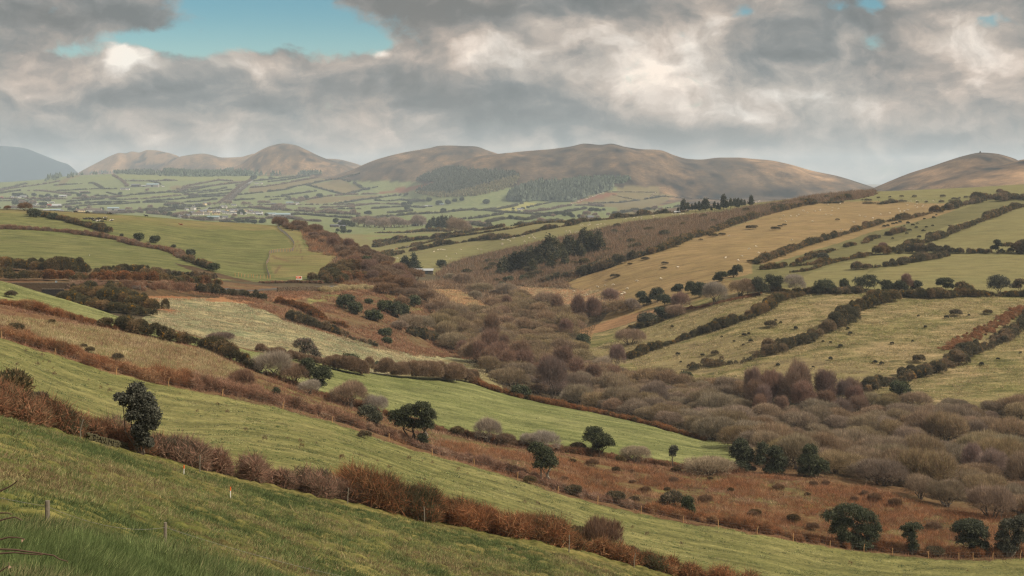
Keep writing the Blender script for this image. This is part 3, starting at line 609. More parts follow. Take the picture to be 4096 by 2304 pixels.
    dv = math_('MULTIPLY', math_('SUBTRACT', math_('ADD', math_('MULTIPLY', fine, 0.5), math_('MULTIPLY', streak, 0.5)), 0.5), math_('MULTIPLY_ADD', rr.outputs['Fac'], 1.6) if False else math_('ADD', math_('MULTIPLY', rr.outputs['Fac'], 2.9), 2.0))
    nt.links.new(math_('ADD', dv, 1.0), hs.inputs['Value'])
    nt.links.new(hs.outputs[0], b.inputs['Base Color']); b.inputs['Roughness'].default_value = 0.95; b.inputs['Specular IOR Level'].default_value = 0.08
    bp = N(nt, 'ShaderNodeBump'); bp.inputs['Distance'].default_value = 0.35; nt.links.new(math_('MULTIPLY', rr.outputs['Fac'], 0.7), bp.inputs['Strength'])
    nt.links.new(math_('ADD', math_('MULTIPLY', streak, 1.2), math_('MULTIPLY', fine, 0.5)), bp.inputs['Height']); nt.links.new(bp.outputs[0], b.inputs['Normal'])
    me.materials.append(m)
    o = obj('terrain', me); tag(o, kind='structure')
    return o
terrain = build_terrain()

# ------------------------------------------------------------------ the air over the plain
hz = MB().box((0, 9980, 30), (9000, 10080, 232)).mesh('haze')
m = bpy.data.materials.new('haze'); m.use_nodes = True; hn = m.node_tree; hn.nodes.clear()
ho = hn.nodes.new('ShaderNodeOutputMaterial'); hv = hn.nodes.new('ShaderNodeVolumePrincipled')
hv.inputs['Color'].default_value = (0.74, 0.88, 1.0, 1); hv.inputs['Density'].default_value = 0.58e-4; hv.inputs['Anisotropy'].default_value = 0.0
hn.links.new(hv.outputs[0], ho.inputs['Volume']); hz.materials.append(m)
m.cycles.homogeneous_volume = True
tag(obj('haze', hz), kind='stuff')
# ------------------------------------------------------------------ plants: blade and leaf clouds
KV = 0.95
def pal(*cs, ds=.18):
    a = np.array([alb(*c, k=KV) for c in cs]); l = (a @ np.array([.3, .6, .1]))[:, None]
    return a * (1 - ds) + l * ds
VEG = veg_mat('plant'); BARK = plain('bark', alb(96, 84, 72, k=1.6), .9, .35, 6); PALEBARK = plain('pale bark', alb(150, 138, 122, k=1.6), .9, .25, 6)
P_WILLOW = pal((142, 120, 96), (126, 106, 86), (154, 130, 102), (116, 96, 78))
P_OLIVE = pal((144, 128, 94), (126, 112, 82), (152, 134, 102), (112, 98, 74))
P_RUST = pal((132, 104, 88), (120, 96, 82), (142, 114, 96), (112, 90, 78))
P_BROWN = pal((118, 94, 70), (130, 102, 74), (102, 82, 64), (124, 102, 80))
P_GREY = pal((140, 128, 112), (124, 112, 98), (150, 138, 120))
P_HOLLY = pal((62, 68, 44), (72, 76, 50), (52, 58, 38), (86, 88, 62))
P_HOLLYGREY = pal((80, 80, 62), (68, 69, 54), (98, 96, 78), (58, 60, 46))
P_PINE = pal((60, 66, 44), (70, 72, 50), (52, 56, 40), (84, 80, 56))
P_GORSE = pal((72, 68, 44), (90, 80, 52), (64, 64, 42), (110, 92, 60), (126, 100, 66))
P_GORSEY = np.concatenate([pal((74, 70, 48), (88, 78, 54), (64, 64, 46), (100, 84, 58), (78, 64, 46), (74, 70, 48), (88, 78, 54), (64, 64, 46), (96, 80, 54)), pal((176, 134, 50))])
P_BRACK = pal((104, 78, 52), (132, 88, 56), (146, 98, 62), (116, 78, 52), (156, 122, 86))
P_BRAMBLE = pal((68, 66, 42), (104, 76, 50), (136, 88, 56), (84, 70, 46), (148, 108, 72), (128, 80, 50))
P_GRASS = pal((78, 94, 46), (94, 108, 56), (110, 120, 66), (66, 80, 40), (134, 128, 82))
P_STRAW = pal((168, 150, 112), (150, 132, 96), (132, 122, 82), (176, 160, 124))
P_FAR = pal((78, 80, 62), (90, 84, 64), (68, 72, 56), (98, 88, 70))
P_FARBROWN = pal((112, 96, 80), (100, 86, 72), (122, 104, 88))

def unit(v): return v / (np.linalg.norm(v, axis=-1, keepdims=True) + 1e-9)
def rdir(n, r): return unit(r.normal(size=(n, 3)))
def blades(P, D, ln, wd, r, bend=0.0):
    """thin triangles from P along D"""
    n = len(P); D = unit(D)
    side = unit(np.cross(D, rdir(n, r))) * (np.broadcast_to(np.asarray(wd, float), (n,))[:, None] * .5)
    L = np.broadcast_to(np.asarray(ln, float), (n,))[:, None]
    tip = P + D * L
    if bend: tip = tip + rdir(n, r) * (L * bend)
    return np.stack([P - side, P + side, tip], 1)
def leaves(P, size, r, up=0.0):
    n = len(P); a = rdir(n, r); b = unit(np.cross(a, rdir(n, r)))
    if up: a = unit(a * (1, 1, 1 - up)); b = unit(np.cross(np.cross(a, b), a))
    s = (np.broadcast_to(np.asarray(size, float), (n,)) * r.uniform(.6, 1.3, n))[:, None]
    return np.stack([P - a * s * .5 - b * s * .3, P + a * s * .5 - b * s * .3, P + b * s * .6], 1)
def cols(n, palette, r, var=.16):
    return palette[r.integers(0, len(palette), n)] * r.uniform(1 - var, 1 + var, (n, 1))
def tri_mesh(name, T, C, mat=None):
    n = len(T)
    return mesh_np(name, T.reshape(-1, 3), np.arange(3 * n).reshape(n, 3), 3, mat or VEG, np.repeat(C, 3, 0))
def on_lobes(lobes, n, r, zmin=-.25, inner=.72):
    """points near the skin of overlapping ellipsoids, with outward directions"""
    L = np.asarray(lobes, float); w = L[:, 3] * L[:, 4] + L[:, 4] * L[:, 5]; k = r.choice(len(L), n, p=w / w.sum())
    d = rdir(n, r); d[:, 2] = np.where(d[:, 2] < zmin, -d[:, 2], d[:, 2])
    f = r.uniform(inner, 1.0, n)[:, None]
    P = L[k, :3] + d * L[k, 3:6] * f
    nr = unit(d / L[k, 3:6])
    return P, nr
def bare_crown(lobes, n, r, palette, ln=.8, wd=.06, updir=.55, bend=.15):
    P, nr = on_lobes(lobes, n, r, -.35, .62)
    D = nr * .8 + np.array([0, 0, updir]) + r.normal(size=(n, 3)) * .35
    return blades(P, D, ln * r.uniform(.6, 1.25, n), wd, r, bend), cols(n, palette, r)
def leaf_crown(lobes, n, r, palette, size=.3, inner=.55, clump=14):
    """leaf sprays: clump centres on the lobes, leaves round each, so gaps stay between"""
    m = max(1, n // clump); Pc, nr = on_lobes(lobes, m, r, -.5, inner)
    P = np.repeat(Pc, clump, 0) + r.normal(size=(m * clump, 3)) * size * .75
    C = np.repeat(cols(m, palette, r, .2), clump, 0) * r.uniform(.88, 1.14, (m * clump, 1))
    return leaves(P, size, r), C
def stems(base, tops, r0, r, n=5, wob=.08):
    mb = MB(); base = np.array(base, float)
    for t in tops:
        t = np.array(t, float); L = np.linalg.norm(t - base); k = 5
        pts = [base + (t - base) * q + r.normal(size=3) * L * wob * math.sin(q * math.pi) for q in np.linspace(0, 1, k)]
        mb.tube(pts, [r0 * (1 - .8 * q) for q in np.linspace(0, 1, k)], n)
    return mb
def lowered(lobes): return min(l[2] - l[5] for l in lobes)

# ---- bush prototypes about 2 m across the half axis, standing on the origin
def dome_lobes(r, w=1.0, h=1.0, k=7):
    out = [(0, 0, .45 * h, .85 * w, .85 * w, .55 * h)]
    for i in range(k):
        a = r.uniform(0, 2 * math.pi); q = r.uniform(.25, .7) * w; s = r.uniform(.32, .55)
        out.append((q * math.cos(a), q * math.sin(a), h * (.35 + .35 * (1 - q / w) + r.uniform(-.08, .12)), s * w, s * w, s * h * .9))
    return out
PROTO = {}
def bush_proto(key, kind, palette, seed, w, h, n, ln, wd, trunk=True, k=7):
    r = np.random.default_rng(seed); lb = dome_lobes(r, w, h, k)
    if kind == 'bare': T, C = bare_crown(lb, n, r, palette, ln, wd)
    elif kind == 'leaf': T, C = leaf_crown(lb, n, r, palette, ln, .5)
    else:
        P, nr = on_lobes(lb, n, r, -.3, .7); D = nr + np.array([0, 0, .25]) + r.normal(size=(n, 3)) * .45
        T, C = blades(P, D, ln * r.uniform(.5, 1.2, n), wd, r), cols(n, palette, r, .2)
    T[:, :, 2] = np.maximum(T[:, :, 2], -.25)
    cm = tri_mesh('crown', T, C)
    tm = None
    if trunk:
        tops = [(l[0] * .9, l[1] * .9, l[2]) for l in lb[1:]]
        tm = stems((0, 0, -.5), tops, .07 * w / 2 + .03, r).mesh('stem', BARK)
    PROTO[key] = (cm, tm)
def put_bush(name, key, loc, s, rz, label, cat, group=None, tint=(1, 1, 1), sz=None):
    cm, tm = PROTO[key]
    e = empty(name, loc, rz, (s, s, s * (sz or 1.0))); tag(e, label, cat, group)
    c = obj('crown', cm, e); c.color = (*tint, 1)
    if tm is not None: obj('stem', tm, e)
    return e
for i in range(5):
    bush_proto(('willow', i), 'bare', P_WILLOW if i % 2 else np.concatenate([P_WILLOW, P_OLIVE]), 100 + i, 4.2, 3.9, 10500, .7, .045, True, 9)
for i in range(2): bush_proto(('olive', i), 'bare', P_OLIVE, 120 + i, 4.2, 3.7, 10500, .65, .048, True, 9)
for i in range(2): bush_proto(('rust', i), 'bare', P_RUST, 130 + i, 3.0, 4.8, 8000, .9, .042)
for i in range(3): bush_proto(('brown', i), 'bare', P_BROWN, 140 + i, 3.0, 2.6, 4200, .7, .08)
for i in range(2): bush_proto(('grey', i), 'bare', P_GREY, 150 + i, 3.0, 3.6, 6500, .95, .036)
for i in range(3): bush_proto(('gorse', i), 'spike', P_GORSE, 160 + i, 1.6, 1.5, 3200, .32, .1, False)
for i in range(3): bush_proto(('ever', i), 'leaf', P_HOLLY, 170 + i, 2.2, 2.8, 5200, .3, .3)
for i in range(2): bush_proto(('rush', i), 'spike', pal((104, 96, 72), (122, 108, 80), (88, 84, 62)), 180 + i, .8, .7, 500, .4, .09, False)
for i in range(2): bush_proto(('heath', i), 'spike', pal((58, 60, 42), (70, 68, 48), (80, 72, 50)), 190 + i, .75, 1.0, 1100, .24, .09, False)

# ---- hedges: one mesh each, laid along the ground
def hedge(pts, h, w, style, label, cat='hedge', name=None, group=None, dmin=3.0, gap=0.0, seed=0, rag=.35, cover=2.6, palette=None, step=6.0):
    r = np.random.default_rng(1000 + seed + int(pts[0][0]) + 7 * int(pts[0][1]))
    pl = line(pts, step, dmin) if not isinstance(pts, np.ndarray) else pts
    seg = np.linalg.norm(np.diff(pl[:, :2], axis=0), axis=1); s = np.concatenate([[0], np.cumsum(seg)]); Ltot = s[-1]
    dm = float(np.median(pl[:, 1])); sc_ = max(.16, dm * 3.2e-4)          # blade size that still reads
    lr = h * .55
    nl = max(6, int(Ltot / (lr * .34)))
    q = (np.arange(nl) + r.uniform(0, 1, nl)) / nl * Ltot
    if gap:
        gz = vnoise(q / (h * 5) + seed, q * 0 + seed, 5); q = q[gz > gap]
    if len(q) == 0: q = np.array([Ltot / 2])
    x = np.interp(q, s, pl[:, 0]); y = np.interp(q, s, pl[:, 1])
    x = x + r.normal(size=len(q)) * w * .28; y = y + r.normal(size=len(q)) * w * .28
    z = zfun(x, y)
    hh = h * (1 + rag * fbm(q / (h * 5), q * 0, seed + 3, 4) * 1.7) * r.uniform(.6, 1.15, len(q)); hh = np.maximum(hh, h * .28)
    rad = np.minimum(hh * .6, w * .7 + .2) * r.uniform(.4, 1.15, len(q))
    lobes = np.stack([x, y, z + hh * .42, rad, rad, hh * .55], 1)
    area = float((rad * (hh) * 5).sum())
    if style == 'gorse':
        pal_ = P_GORSE if palette is None else palette; ln, wd = sc_ * 1.7, sc_ * .75
        n = int(min(area * cover / (ln * wd * .5), 260000))
        P, nr = on_lobes(lobes, n, r, -.4, .68); D = nr + np.array([0, 0, .3]) + r.normal(size=(n, 3)) * .5
        T = blades(P, D, ln * r.uniform(.5, 1.25, n) * (1 + 1.6 * (r.uniform(size=n) < .07)), wd, r)
        base = vnoise(P[:, 0] / (h * 1.3), P[:, 1] / (h * 1.3), 44)
        k = np.clip((base * len(pal_) + r.normal(size=n) * .9).astype(int), 0, len(pal_) - 1)
        C = pal_[k] * r.uniform(.8, 1.2, (n, 1))
        if style == 'gorse' and palette is None:
            yb = (vnoise(P[:, 0] / .9, P[:, 1] / .9, 61) > .86) & (r.uniform(size=n) < .35) & (nr[:, 2] > .1)
            C[yb] = alb(172, 128, 48, k=KV)
    elif style == 'bare':
        pal_ = P_BROWN if palette is None else palette; ln, wd = max(.6, sc_ * 2.4), sc_ * .42
        n = int(min(area * cover / (ln * wd * .5), 240000))
        T, C = bare_crown(lobes, n, r, pal_, ln, wd)
    else:      # bracken, brambles, dead grass: arching blades rising from the ground
        pal_ = P_BRACK if palette is None else palette; wd = sc_ * .26
        n = int(min(area * cover * 1.25 / (h * .4 * wd * .5), 300000))
        k = r.integers(0, len(x), n); a = r.uniform(0, 2 * math.pi, n); q = np.sqrt(r.uniform(0, 1, n)) * rad[k]
        bx = x[k] + np.cos(a) * q * 1.1; by = y[k] + np.sin(a) * q * 1.1
        lvl = r.uniform(0, .75, n)
        P = np.stack([bx, by, zfun(bx, by) + hh[k] * lvl * np.sqrt(np.clip(1 - (q / rad[k]) ** 2 * .7, 0, 1))], 1)
        D = np.stack([np.cos(a) * .3, np.sin(a) * .3, np.full(n, .5)], 1) + r.normal(size=(n, 3)) * .62
        T = blades(P, D, hh[k] * r.uniform(.12, .42, n), wd * r.uniform(.6, 1.5, n), r, .25)
        pk = vnoise(P[:, 0] / (h * 1.2), P[:, 1] / (h * 1.2), 45)
        kk = np.clip((pk * len(pal_) + r.normal(size=n) * 1.0).astype(int), 0, len(pal_) - 1)
        C = pal_[kk] * r.uniform(.78, 1.22, (n, 1))
    o0 = pl[len(pl) // 2]
    me = tri_mesh(name or 'hedge', T - o0, C)
    o = obj(name or 'hedge', me, None, tuple(o0)); tag(o, label, cat, group)
    return o
def patch(poly, n, h, style, palette, label, name, kind='stuff', dmin=3, dmax=1e9, wd=None, seed=1, hvar=.5, clump=.0):
    """ground cover that nobody could count, spread evenly over a patch of ground: one mesh"""
    r = np.random.default_rng(seed); p = np.array(poly, float)
    W_ = np.array([at(a, b, dmin) for a, b in poly])
    lo, hi = W_[:, :2].min(0) - 5, W_[:, :2].max(0) + 5
    # candidates even in plan, kept where they fall inside the outline
    need = n; PX = []; PY = []
    for _ in range(12):
        m = n * 3; x = r.uniform(lo[0], hi[0], m); y = r.uniform(max(lo[1], 2), hi[1], m)
        z = zfun(x, y); u = 2048 + F * x / y; v = HZ - F * z / y
        ok = inside(poly, u, v) & (y >= dmin) & (y <= dmax) & ~in_clearing(x, y)
        if clump: ok &= fbm(x / 3, y / 3, seed, 3) > clump - .5 * r.uniform(size=m)
        PX.append(x[ok]); PY.append(y[ok])
        if sum(map(len, PX)) >= n: break
    x = np.concatenate(PX)[:n]; y = np.concatenate(PY)[:n]; n = len(x)
    z = zfun(x, y); k = h * r.uniform(1 - hvar, 1 + hvar, n)
    s = np.maximum(.02, y * 2.6e-4) if wd is None else np.full(n, wd)
    P = np.stack([x, y, z - .05], 1)
    D = np.array([0, 0, 1.0]) + r.normal(size=(n, 3)) * .45
    T = blades(P, D, k, s, r, .2)
    nz = fbm(x / 6, y / 6, seed + 5, 3) * .5 + .5
    C = palette[np.clip((nz * len(palette) + r.normal(size=n)).astype(int), 0, len(palette) - 1)] * r.uniform(.8, 1.2, (n, 1))
    o0 = P.mean(0); o = obj(name, tri_mesh(name, T - o0, C), None, tuple(o0)); tag(o, label, None, None, kind)
    return o

# ---- single trees drawn from their outline: lobes given on the photograph, turned into metres at the tree's own distance
def tree_px(name, base, lobes, style, palette, label, cat='tree', d=None, dmin=3, n=5000, size=None, trunks=None, bark=None, group=None, seed=0, r0=None, flat=1.0):
    r = np.random.default_rng(500 + seed + int(base[0]))
    if d is None: x, d, z = at(base[0], base[1], dmin)
    else: x = (base[0] - 2048) / F * d; z = g(x, d)
    m = d / F
    lb = [((px - base[0]) * m, r.uniform(-.3, .3) * rx * m, (base[1] - py) * m, rx * m, rx * m * .9 * flat, ry * m) for (px, py, rx, ry) in lobes]
    # the outline is measured from the picture's base row: shift so that it stands where the ground is
    dz = (HZ - base[1]) * m - z
    lb = [(a, b, c + dz, e, f, q) for a, b, c, e, f, q in lb]
    e = empty(name, (x, d, z)); tag(e, label, cat, group)
    sz = size or max(.16, d * 7e-4)
    if style == 'leaf': T, C = leaf_crown(lb, int(n * 1.9), r, palette, sz * .74, .4, 10)
    elif style == 'spike':
        P, nr = on_lobes(lb, n, r, -.4, .6); T = blades(P, nr + np.array([0, 0, .3]) + r.normal(size=(n, 3)) * .4, sz * 1.8 * r.uniform(.5, 1.2, n), sz * .6, r); C = cols(n, palette, r, .2)
    else: T, C = bare_crown(lb, n, r, palette, sz * 3.2, sz * .26)
    T[:, :, 2] = np.maximum(T[:, :, 2], -.3)
    obj('crown', tri_mesh('crown', T, C), e)
    H = max(l[2] + l[5] for l in lb)
    k = min(len(lb), trunks or 5); tops = [(l[0], l[1], l[2] + l[5] * .3) for l in lb[:k]]
    stems((0, 0, -.4), tops, r0 or max(.05, H * .028), r, 6, .07).build('trunk', bark or BARK, e)
    return e

def tufts(poly, n, per, spread, h, palette, label, name, dmin=3, dmax=1e9, wd=None, seed=1, lean=.5, keep=None, meadow=False):
    """tussocks: bunches of blades springing from shared roots"""
    r = np.random.default_rng(seed); W_ = np.array([at(a, b, dmin) for a, b in poly]); lo, hi = W_[:, :2].min(0) - 4, W_[:, :2].max(0) + 4; X1 = []; Y1 = []
    for _ in range(14):
        m = n * 3; x = r.uniform(lo[0], hi[0], m); y = r.uniform(max(lo[1], 2), hi[1], m); ok = inside(poly, 2048 + F * x / y, HZ - F * zfun(x, y) / y) & (y >= dmin) & (y <= dmax)
        if not meadow: ok &= ~in_clearing(x, np.maximum(y, 1))
        if keep is not None: ok &= fbm(x / 7, y / 7, seed, 3) > keep - .35 * r.uniform(size=m)
        X1.append(x[ok]); Y1.append(y[ok])
        if sum(map(len, X1)) >= n: break
    x = np.concatenate(X1)[:n]; y = np.concatenate(Y1)[:n]; n = len(x); s = r.uniform(.5, 1.4, n)
    k = np.repeat(np.arange(n), per); N_ = len(k); off = r.normal(size=(N_, 2)) * (spread * s[k])[:, None]
    bx, by = x[k] + off[:, 0], y[k] + off[:, 1]
    P = np.stack([bx, by, zfun(bx, by) - .03], 1); D = np.stack([off[:, 0] / spread * lean, off[:, 1] / spread * lean, np.ones(N_)], 1) + r.normal(size=(N_, 3)) * .25
    w = np.maximum(.03, by * 2.4e-4) if wd is None else np.full(N_, wd)
    T = blades(P, D, h * s[k] * r.uniform(.6, 1.2, N_), w, r, .25)
    nz = fbm(x / 5, y / 5, seed + 5, 3) * .55 + .5 + r.normal(size=n) * .22
    pc = palette[np.clip((nz * len(palette)).astype(int), 0, len(palette) - 1)] * r.uniform(.82, 1.18, (n, 1))
    C = pc[k] * r.uniform(.85, 1.15, (N_, 1)); o0 = P.mean(0); o = obj(name, tri_mesh(name, T - o0, C), None, tuple(o0)); tag(o, label, None, None, 'stuff'); return o
# ================================================================== the near slope
def zc(ox, oy, s): return lambda *p: [(ox + a / s, oy + b / s) for a, b in p]
zA = zc(0, 700, 5.031); zB = zc(500, 700, 5.031); zC = zc(1000, 700, 5.031); zD = zc(1500, 780, 5.031); zE = zc(1950, 660, 3.22); zF = zc(2700, 780, 3.22); zG = zc(3400, 780, 3.70)
z5 = zc(0, 1000, 2.415); z6 = zc(1024, 1000, 2.415); z7 = zc(2048, 1000, 2.415); z8 = zc(3072, 1000, 2.415); z1 = zc(0, 500, 2.415); zH = zc(1000, 860, 3.68)

# grass of the bank in front
r = np.random.default_rng(11); n = 150000
y = r.uniform(13, 33.5, n); u = r.uniform(-350, 1350, n); x = (u - 2048) / F * y
P = np.stack([x, y, zfun(x, y) - .03], 1); nz = fbm(x / 1.2, y / 1.2, 3, 3)
D = np.stack([.35 + nz * .8, nz * .3, np.ones(n)], 1) + r.normal(size=(n, 3)) * .34
T = blades(P, D, (.20 + .14 * nz) * r.uniform(.5, 1.4, n), .02, r, .3)
pk = np.clip(((fbm(x / 2.5, y / 2.5, 8, 3) * .5 + .5) * 5 + r.normal(size=n) * .9).astype(int), 0, 4)
o0 = P.mean(0); o = obj('grass', tri_mesh('grass', T - o0, P_GRASS[pk] * r.uniform(.8, 1.2, (n, 1))), None, tuple(o0)); tag(o, 'long green grass on the bank at the lower corner', None, None, 'stuff')
P_TRAMP = pal((64, 80, 36), (78, 92, 42), (92, 104, 48), (106, 112, 54), (124, 120, 64), (142, 126, 78), (106, 86, 54))
P_MEAD = pal((96, 108, 56), (114, 122, 66), (130, 134, 80), (148, 144, 94))
tufts([(-200, 1500), (0, 1665), (500, 1812), (1021, 1950), (1801, 2120), (2547, 2288), (2700, 2400), (-200, 2400)], 30000, 13, .13, .24, P_TRAMP, 'short tufted grass of the trampled field', 'grass', 36, 112, .045, 3, .8)
tufts(band(POSTS, HEDGE_TOP), 12000, 9, .2, .16, P_MEAD, 'short pasture grass between the two hedges', 'grass', 92, 222, .07, 4, .9)
tufts(band(POSTS, HEDGE_TOP), 900, 16, .28, .3, pal((64, 80, 38), (78, 92, 44), (112, 104, 62)), 'dark rank grass clumps in the pasture', 'grass', 92, 222, .07, 44, .9)
tufts(band([p for p in UPPER if p[0] < 2900], BROW), 7000, 8, .3, .18, P_MEAD, 'short grass of the bright field', 'grass', 255, 352, .1, 24, .9)
tufts([(-200, 1190), (0, 1262), (414, 1315), (828, 1405), (1010, 1500), (960, 1560), (700, 1500), (466, 1440), (0, 1300), (-200, 1240)], 8000, 12, .3, .55, np.concatenate([pal((128, 130, 84)), P_STRAW]), 'pale dead grass of the rough field', 'grass', 150, 300, None, 5)
tufts(band(POSTS, UPPER), 9000, 12, .3, .8, P_BRACK, 'rust brown dead bracken covering the slope', 'bracken', 205, 300, None, 6, .7, .0)
tufts([(1500, 1740), (2000, 1790), (2500, 1858), (3000, 1900), (3400, 1935), (3800, 2040), (4200, 2090), (4200, 2215), (3400, 2190), (2700, 2070), (2200, 1950), (1800, 1830)], 9500, 14, .3, .85, P_BRACK, 'rust brown dead bracken on the lower slope', 'bracken', 205, 300, None, 7, .8, .05)
tufts([(590, 1195), (900, 1195), (1300, 1330), (1600, 1410), (1960, 1475), (1900, 1515), (1500, 1490), (1000, 1405), (700, 1330), (600, 1290)], 9000, 10, .35, .6, np.concatenate([pal((134, 140, 100), (146, 146, 108)), P_STRAW]), 'tufted pale grass of the rushy pasture', 'grass', 340, 520, None, 8, .7, .05)
tufts([(2350, 1400), (2560, 1330), (3000, 1170), (3300, 1160), (4200, 1185), (4200, 1640), (3445, 1600), (2752, 1525), (2480, 1480)], 15000, 10, .4, .62, np.concatenate([pal((120, 120, 72), (134, 128, 82)), P_STRAW]), 'tussocky pale grass of the rough hillside fields', 'grass', 390, 620, None, 9, .7, .02)
tufts([(480, 1150), (1000, 1170), (1500, 1150), (1700, 1200), (1900, 1440), (1600, 1420), (1150, 1290), (900, 1190)], 7000, 10, .45, .95, P_BRACK, 'dead bracken on the bank below the road', 'bracken', 400, 680, None, 10, .7, .0)
tufts([(1190, 895), (1300, 930), (1420, 985), (1580, 1070), (1690, 1170), (1560, 1170), (1330, 1130), (1300, 1100), (1345, 1030), (1240, 1005)], 5200, 13, .6, 1.9, np.concatenate([P_BRACK[:3], P_BROWN]), 'russet scrub and bracken on the flank of the spur', 'undergrowth', 560, 960, .2, 12, .5)
tufts([(1745, 1102), (1785, 1066), (1850, 1040), (1921, 1022), (2012, 1003), (2131, 976), (2260, 949), (2379, 922), (2441, 908), (2545, 889), (2752, 865), (2876, 853), (3000, 831), (3250, 788), (3500, 763), (3500, 784), (3420, 798), (3230, 818), (3080, 858), (2760, 955), (2420, 1070), (2255, 1135), (2000, 1150), (1800, 1135)], 11000, 13, .8, 3.0, np.concatenate([P_BROWN, pal((120, 92, 68), (108, 92, 74), (90, 84, 58))]), 'brown leafless sapling scrub on the far slope', 'undergrowth', 760, 1400, .34, 13, .35, -.25)
patch([(1960, 1520), (1830, 1420), (1720, 1300), (1760, 1230), (2020, 1240), (2260, 1250), (2420, 1240), (2330, 1400), (2503, 1500), (2752, 1535), (3445, 1605), (4200, 1640), (4200, 2090), (3766, 2020), (3460, 1930), (2940, 1870), (2930, 1790), (2658, 1710), (2270, 1620), (2048, 1575)], 70000, .8, 'b', pal((84, 72, 52), (98, 82, 58), (74, 68, 46), (112, 88, 62)), 'brown undergrowth between the willows on the valley floor', 'undergrowth', dmin=270, dmax=760, seed=14, hvar=.7)

tufts([(1640, 1145), (1800, 1120), (2050, 1105), (2250, 1130), (2300, 1160), (2100, 1200), (1950, 1262), (1780, 1290)], 2600, 14, .7, 2.4, np.concatenate([P_BROWN, P_WILLOW]), 'brown leafless scrub at the valley mouth', 'undergrowth', 560, 1000, .26, 15, .5, -.1)
for q_ in CLEAR:
    tufts(q_, 2200, 9, .4, .6, np.concatenate([pal((186, 146, 106), (170, 128, 92)), P_STRAW]), 'pale orange dead grass of the valley clearing', 'grass', 480, 900, None, 77, .6, None, True)
# bramble hedge across the near slope
def hedge_center(a, b, t): return [(p[0], p[1] + (np.interp(p[0], [q[0] for q in b], [q[1] for q in b]) - p[1]) * t) for p in a]
HC = [(p[0], p[1] - 22) for p in HEDGE_FOOT[1:]]
def cut(l, a, b): 
    xs = [p[0] for p in l]; ys = [p[1] for p in l]
    return [(q, float(np.interp(q, xs, ys))) for q in np.linspace(a, b, max(2, int(abs(b - a) / 60)))]
hedge(cut(HC, -120, 560), 2.8, 3.4, 'bracken', 'bramble and gorse hedge running down past the dark holly tree', name='hedge', palette=P_BRAMBLE, cover=3.4, seed=1)
hedge(cut(HC, 560, 1430), 2.5, 3.2, 'bracken', 'russet bramble hedge behind the two orange tipped stakes', name='hedge', palette=np.concatenate([P_BRAMBLE, P_BRACK[:2]]), cover=3.4, seed=2)
hedge(cut(HC, 1420, 2240), 2.8, 3.2, 'bracken', 'tallest russet bramble hedge along the lower edge of the pasture', name='hedge', palette=np.concatenate([P_BRAMBLE, P_BRACK[:3]]), cover=3.6, seed=3)
hedge(cut(HC, 2230, 3000), 2.4, 3.0, 'bracken', 'low brown bramble hedge leaving the bottom of the picture', name='hedge', palette=np.concatenate([P_BRAMBLE, P_BRACK[:1]]), cover=3.4, seed=4)
for (px, py, s, lab, k) in ((20, 1612, 1.45, 'dark gorse bush at the upper end of the bramble hedge', 0), (130, 1640, .8, 'small gorse bush with yellow flowers in the bramble hedge', 1), (1475, 1985, .72, 'gorse bush with yellow flowers on top of the bramble hedge', 1),
    (1640, 2010, .8, 'wider gorse bush with yellow flowers amid tall brambles', 2), (2315, 2160, .75, 'dark gorse bush with a few yellow flowers beside the twiggy brown bush', 0), (2520, 2230, .6, 'low gorse mound toward the lower end of the bramble hedge', 1), (690, 1790, .6, 'gorse bush sitting in the bramble hedge below the holly tree', 2)):
    put_bush('gorse_bush', ('gorse', k), at(px, py, 60), s, px, lab, 'gorse', 'gorse bushes in the bramble hedge')
put_bush('bare_bush', ('brown', 1), at(2410, 2205, 60), .62, 1.0, 'twiggy brown bush rising out of the bramble hedge', 'bush', None, (.8, .72, .72), 1.5)
put_bush('gorse_bush', ('gorse', 2), at(1222, 1925, 60), .32, 1.0, 'small dark shrub on a stalk above the bramble hedge', 'gorse', None, (1, 1, 1), 2.0)
tree_px('holly_tree', (563, 1800), [(545, 1562, 36, 26), (520, 1605, 44, 30), (482, 1590, 26, 13), (572, 1612, 48, 38), (606, 1662, 36, 42), (548, 1660, 44, 40), (590, 1702, 40, 30), (560, 1720, 32, 28), (566, 1748, 28, 26), (580, 1776, 30, 24)], 'leaf', P_HOLLYGREY, 'dark grey green holly tree standing alone in the bramble hedge', d=93, n=15000, size=.17, trunks=7, r0=.07)

# dry stone walling that shows through the hedge
def stone_wall(pts, h, thick, name, label, dmin=3, stone=.3, seed=0, mat=None, cat='stone wall', drop=.3):
    r = np.random.default_rng(seed); pl = line(pts, 4, dmin); s = np.concatenate([[0], np.cumsum(np.linalg.norm(np.diff(pl[:, :2], axis=0), axis=1))])
    mb = MB(); q = 0.0; rows = max(2, int((h + drop) / stone))
    for k in range(rows):
        q = r.uniform(0, stone)
        while q < s[-1]:
            ln = stone * r.uniform(.8, 2.0); x = np.interp(q, s, pl[:, 0]); y = np.interp(q, s, pl[:, 1]); x2 = np.interp(q + .5, s, pl[:, 0]); y2 = np.interp(q + .5, s, pl[:, 1])
            if (x2, y2) == (x, y): break
            a = math.atan2(y2 - y, x2 - x)
            mb.box((x, y, g(x, y) - drop + (k + .5 + r.normal() * .12) * (h + drop) / rows), (ln * .5 * r.uniform(.75, 1), thick * .5 * r.uniform(.7, 1.15), (h + drop) / rows * .5 * r.uniform(.7, 1.05)), a + r.normal() * .12); q += ln * .97
    o = mb.build(name, mat); tag(o, label, cat); return o
STONE = plain('stone', alb(116, 102, 84), .95, .45, 2.2, bump=.4); DARKSTONE = plain('dark stone', alb(112, 92, 70), .95, .5, 1.6, bump=.4)
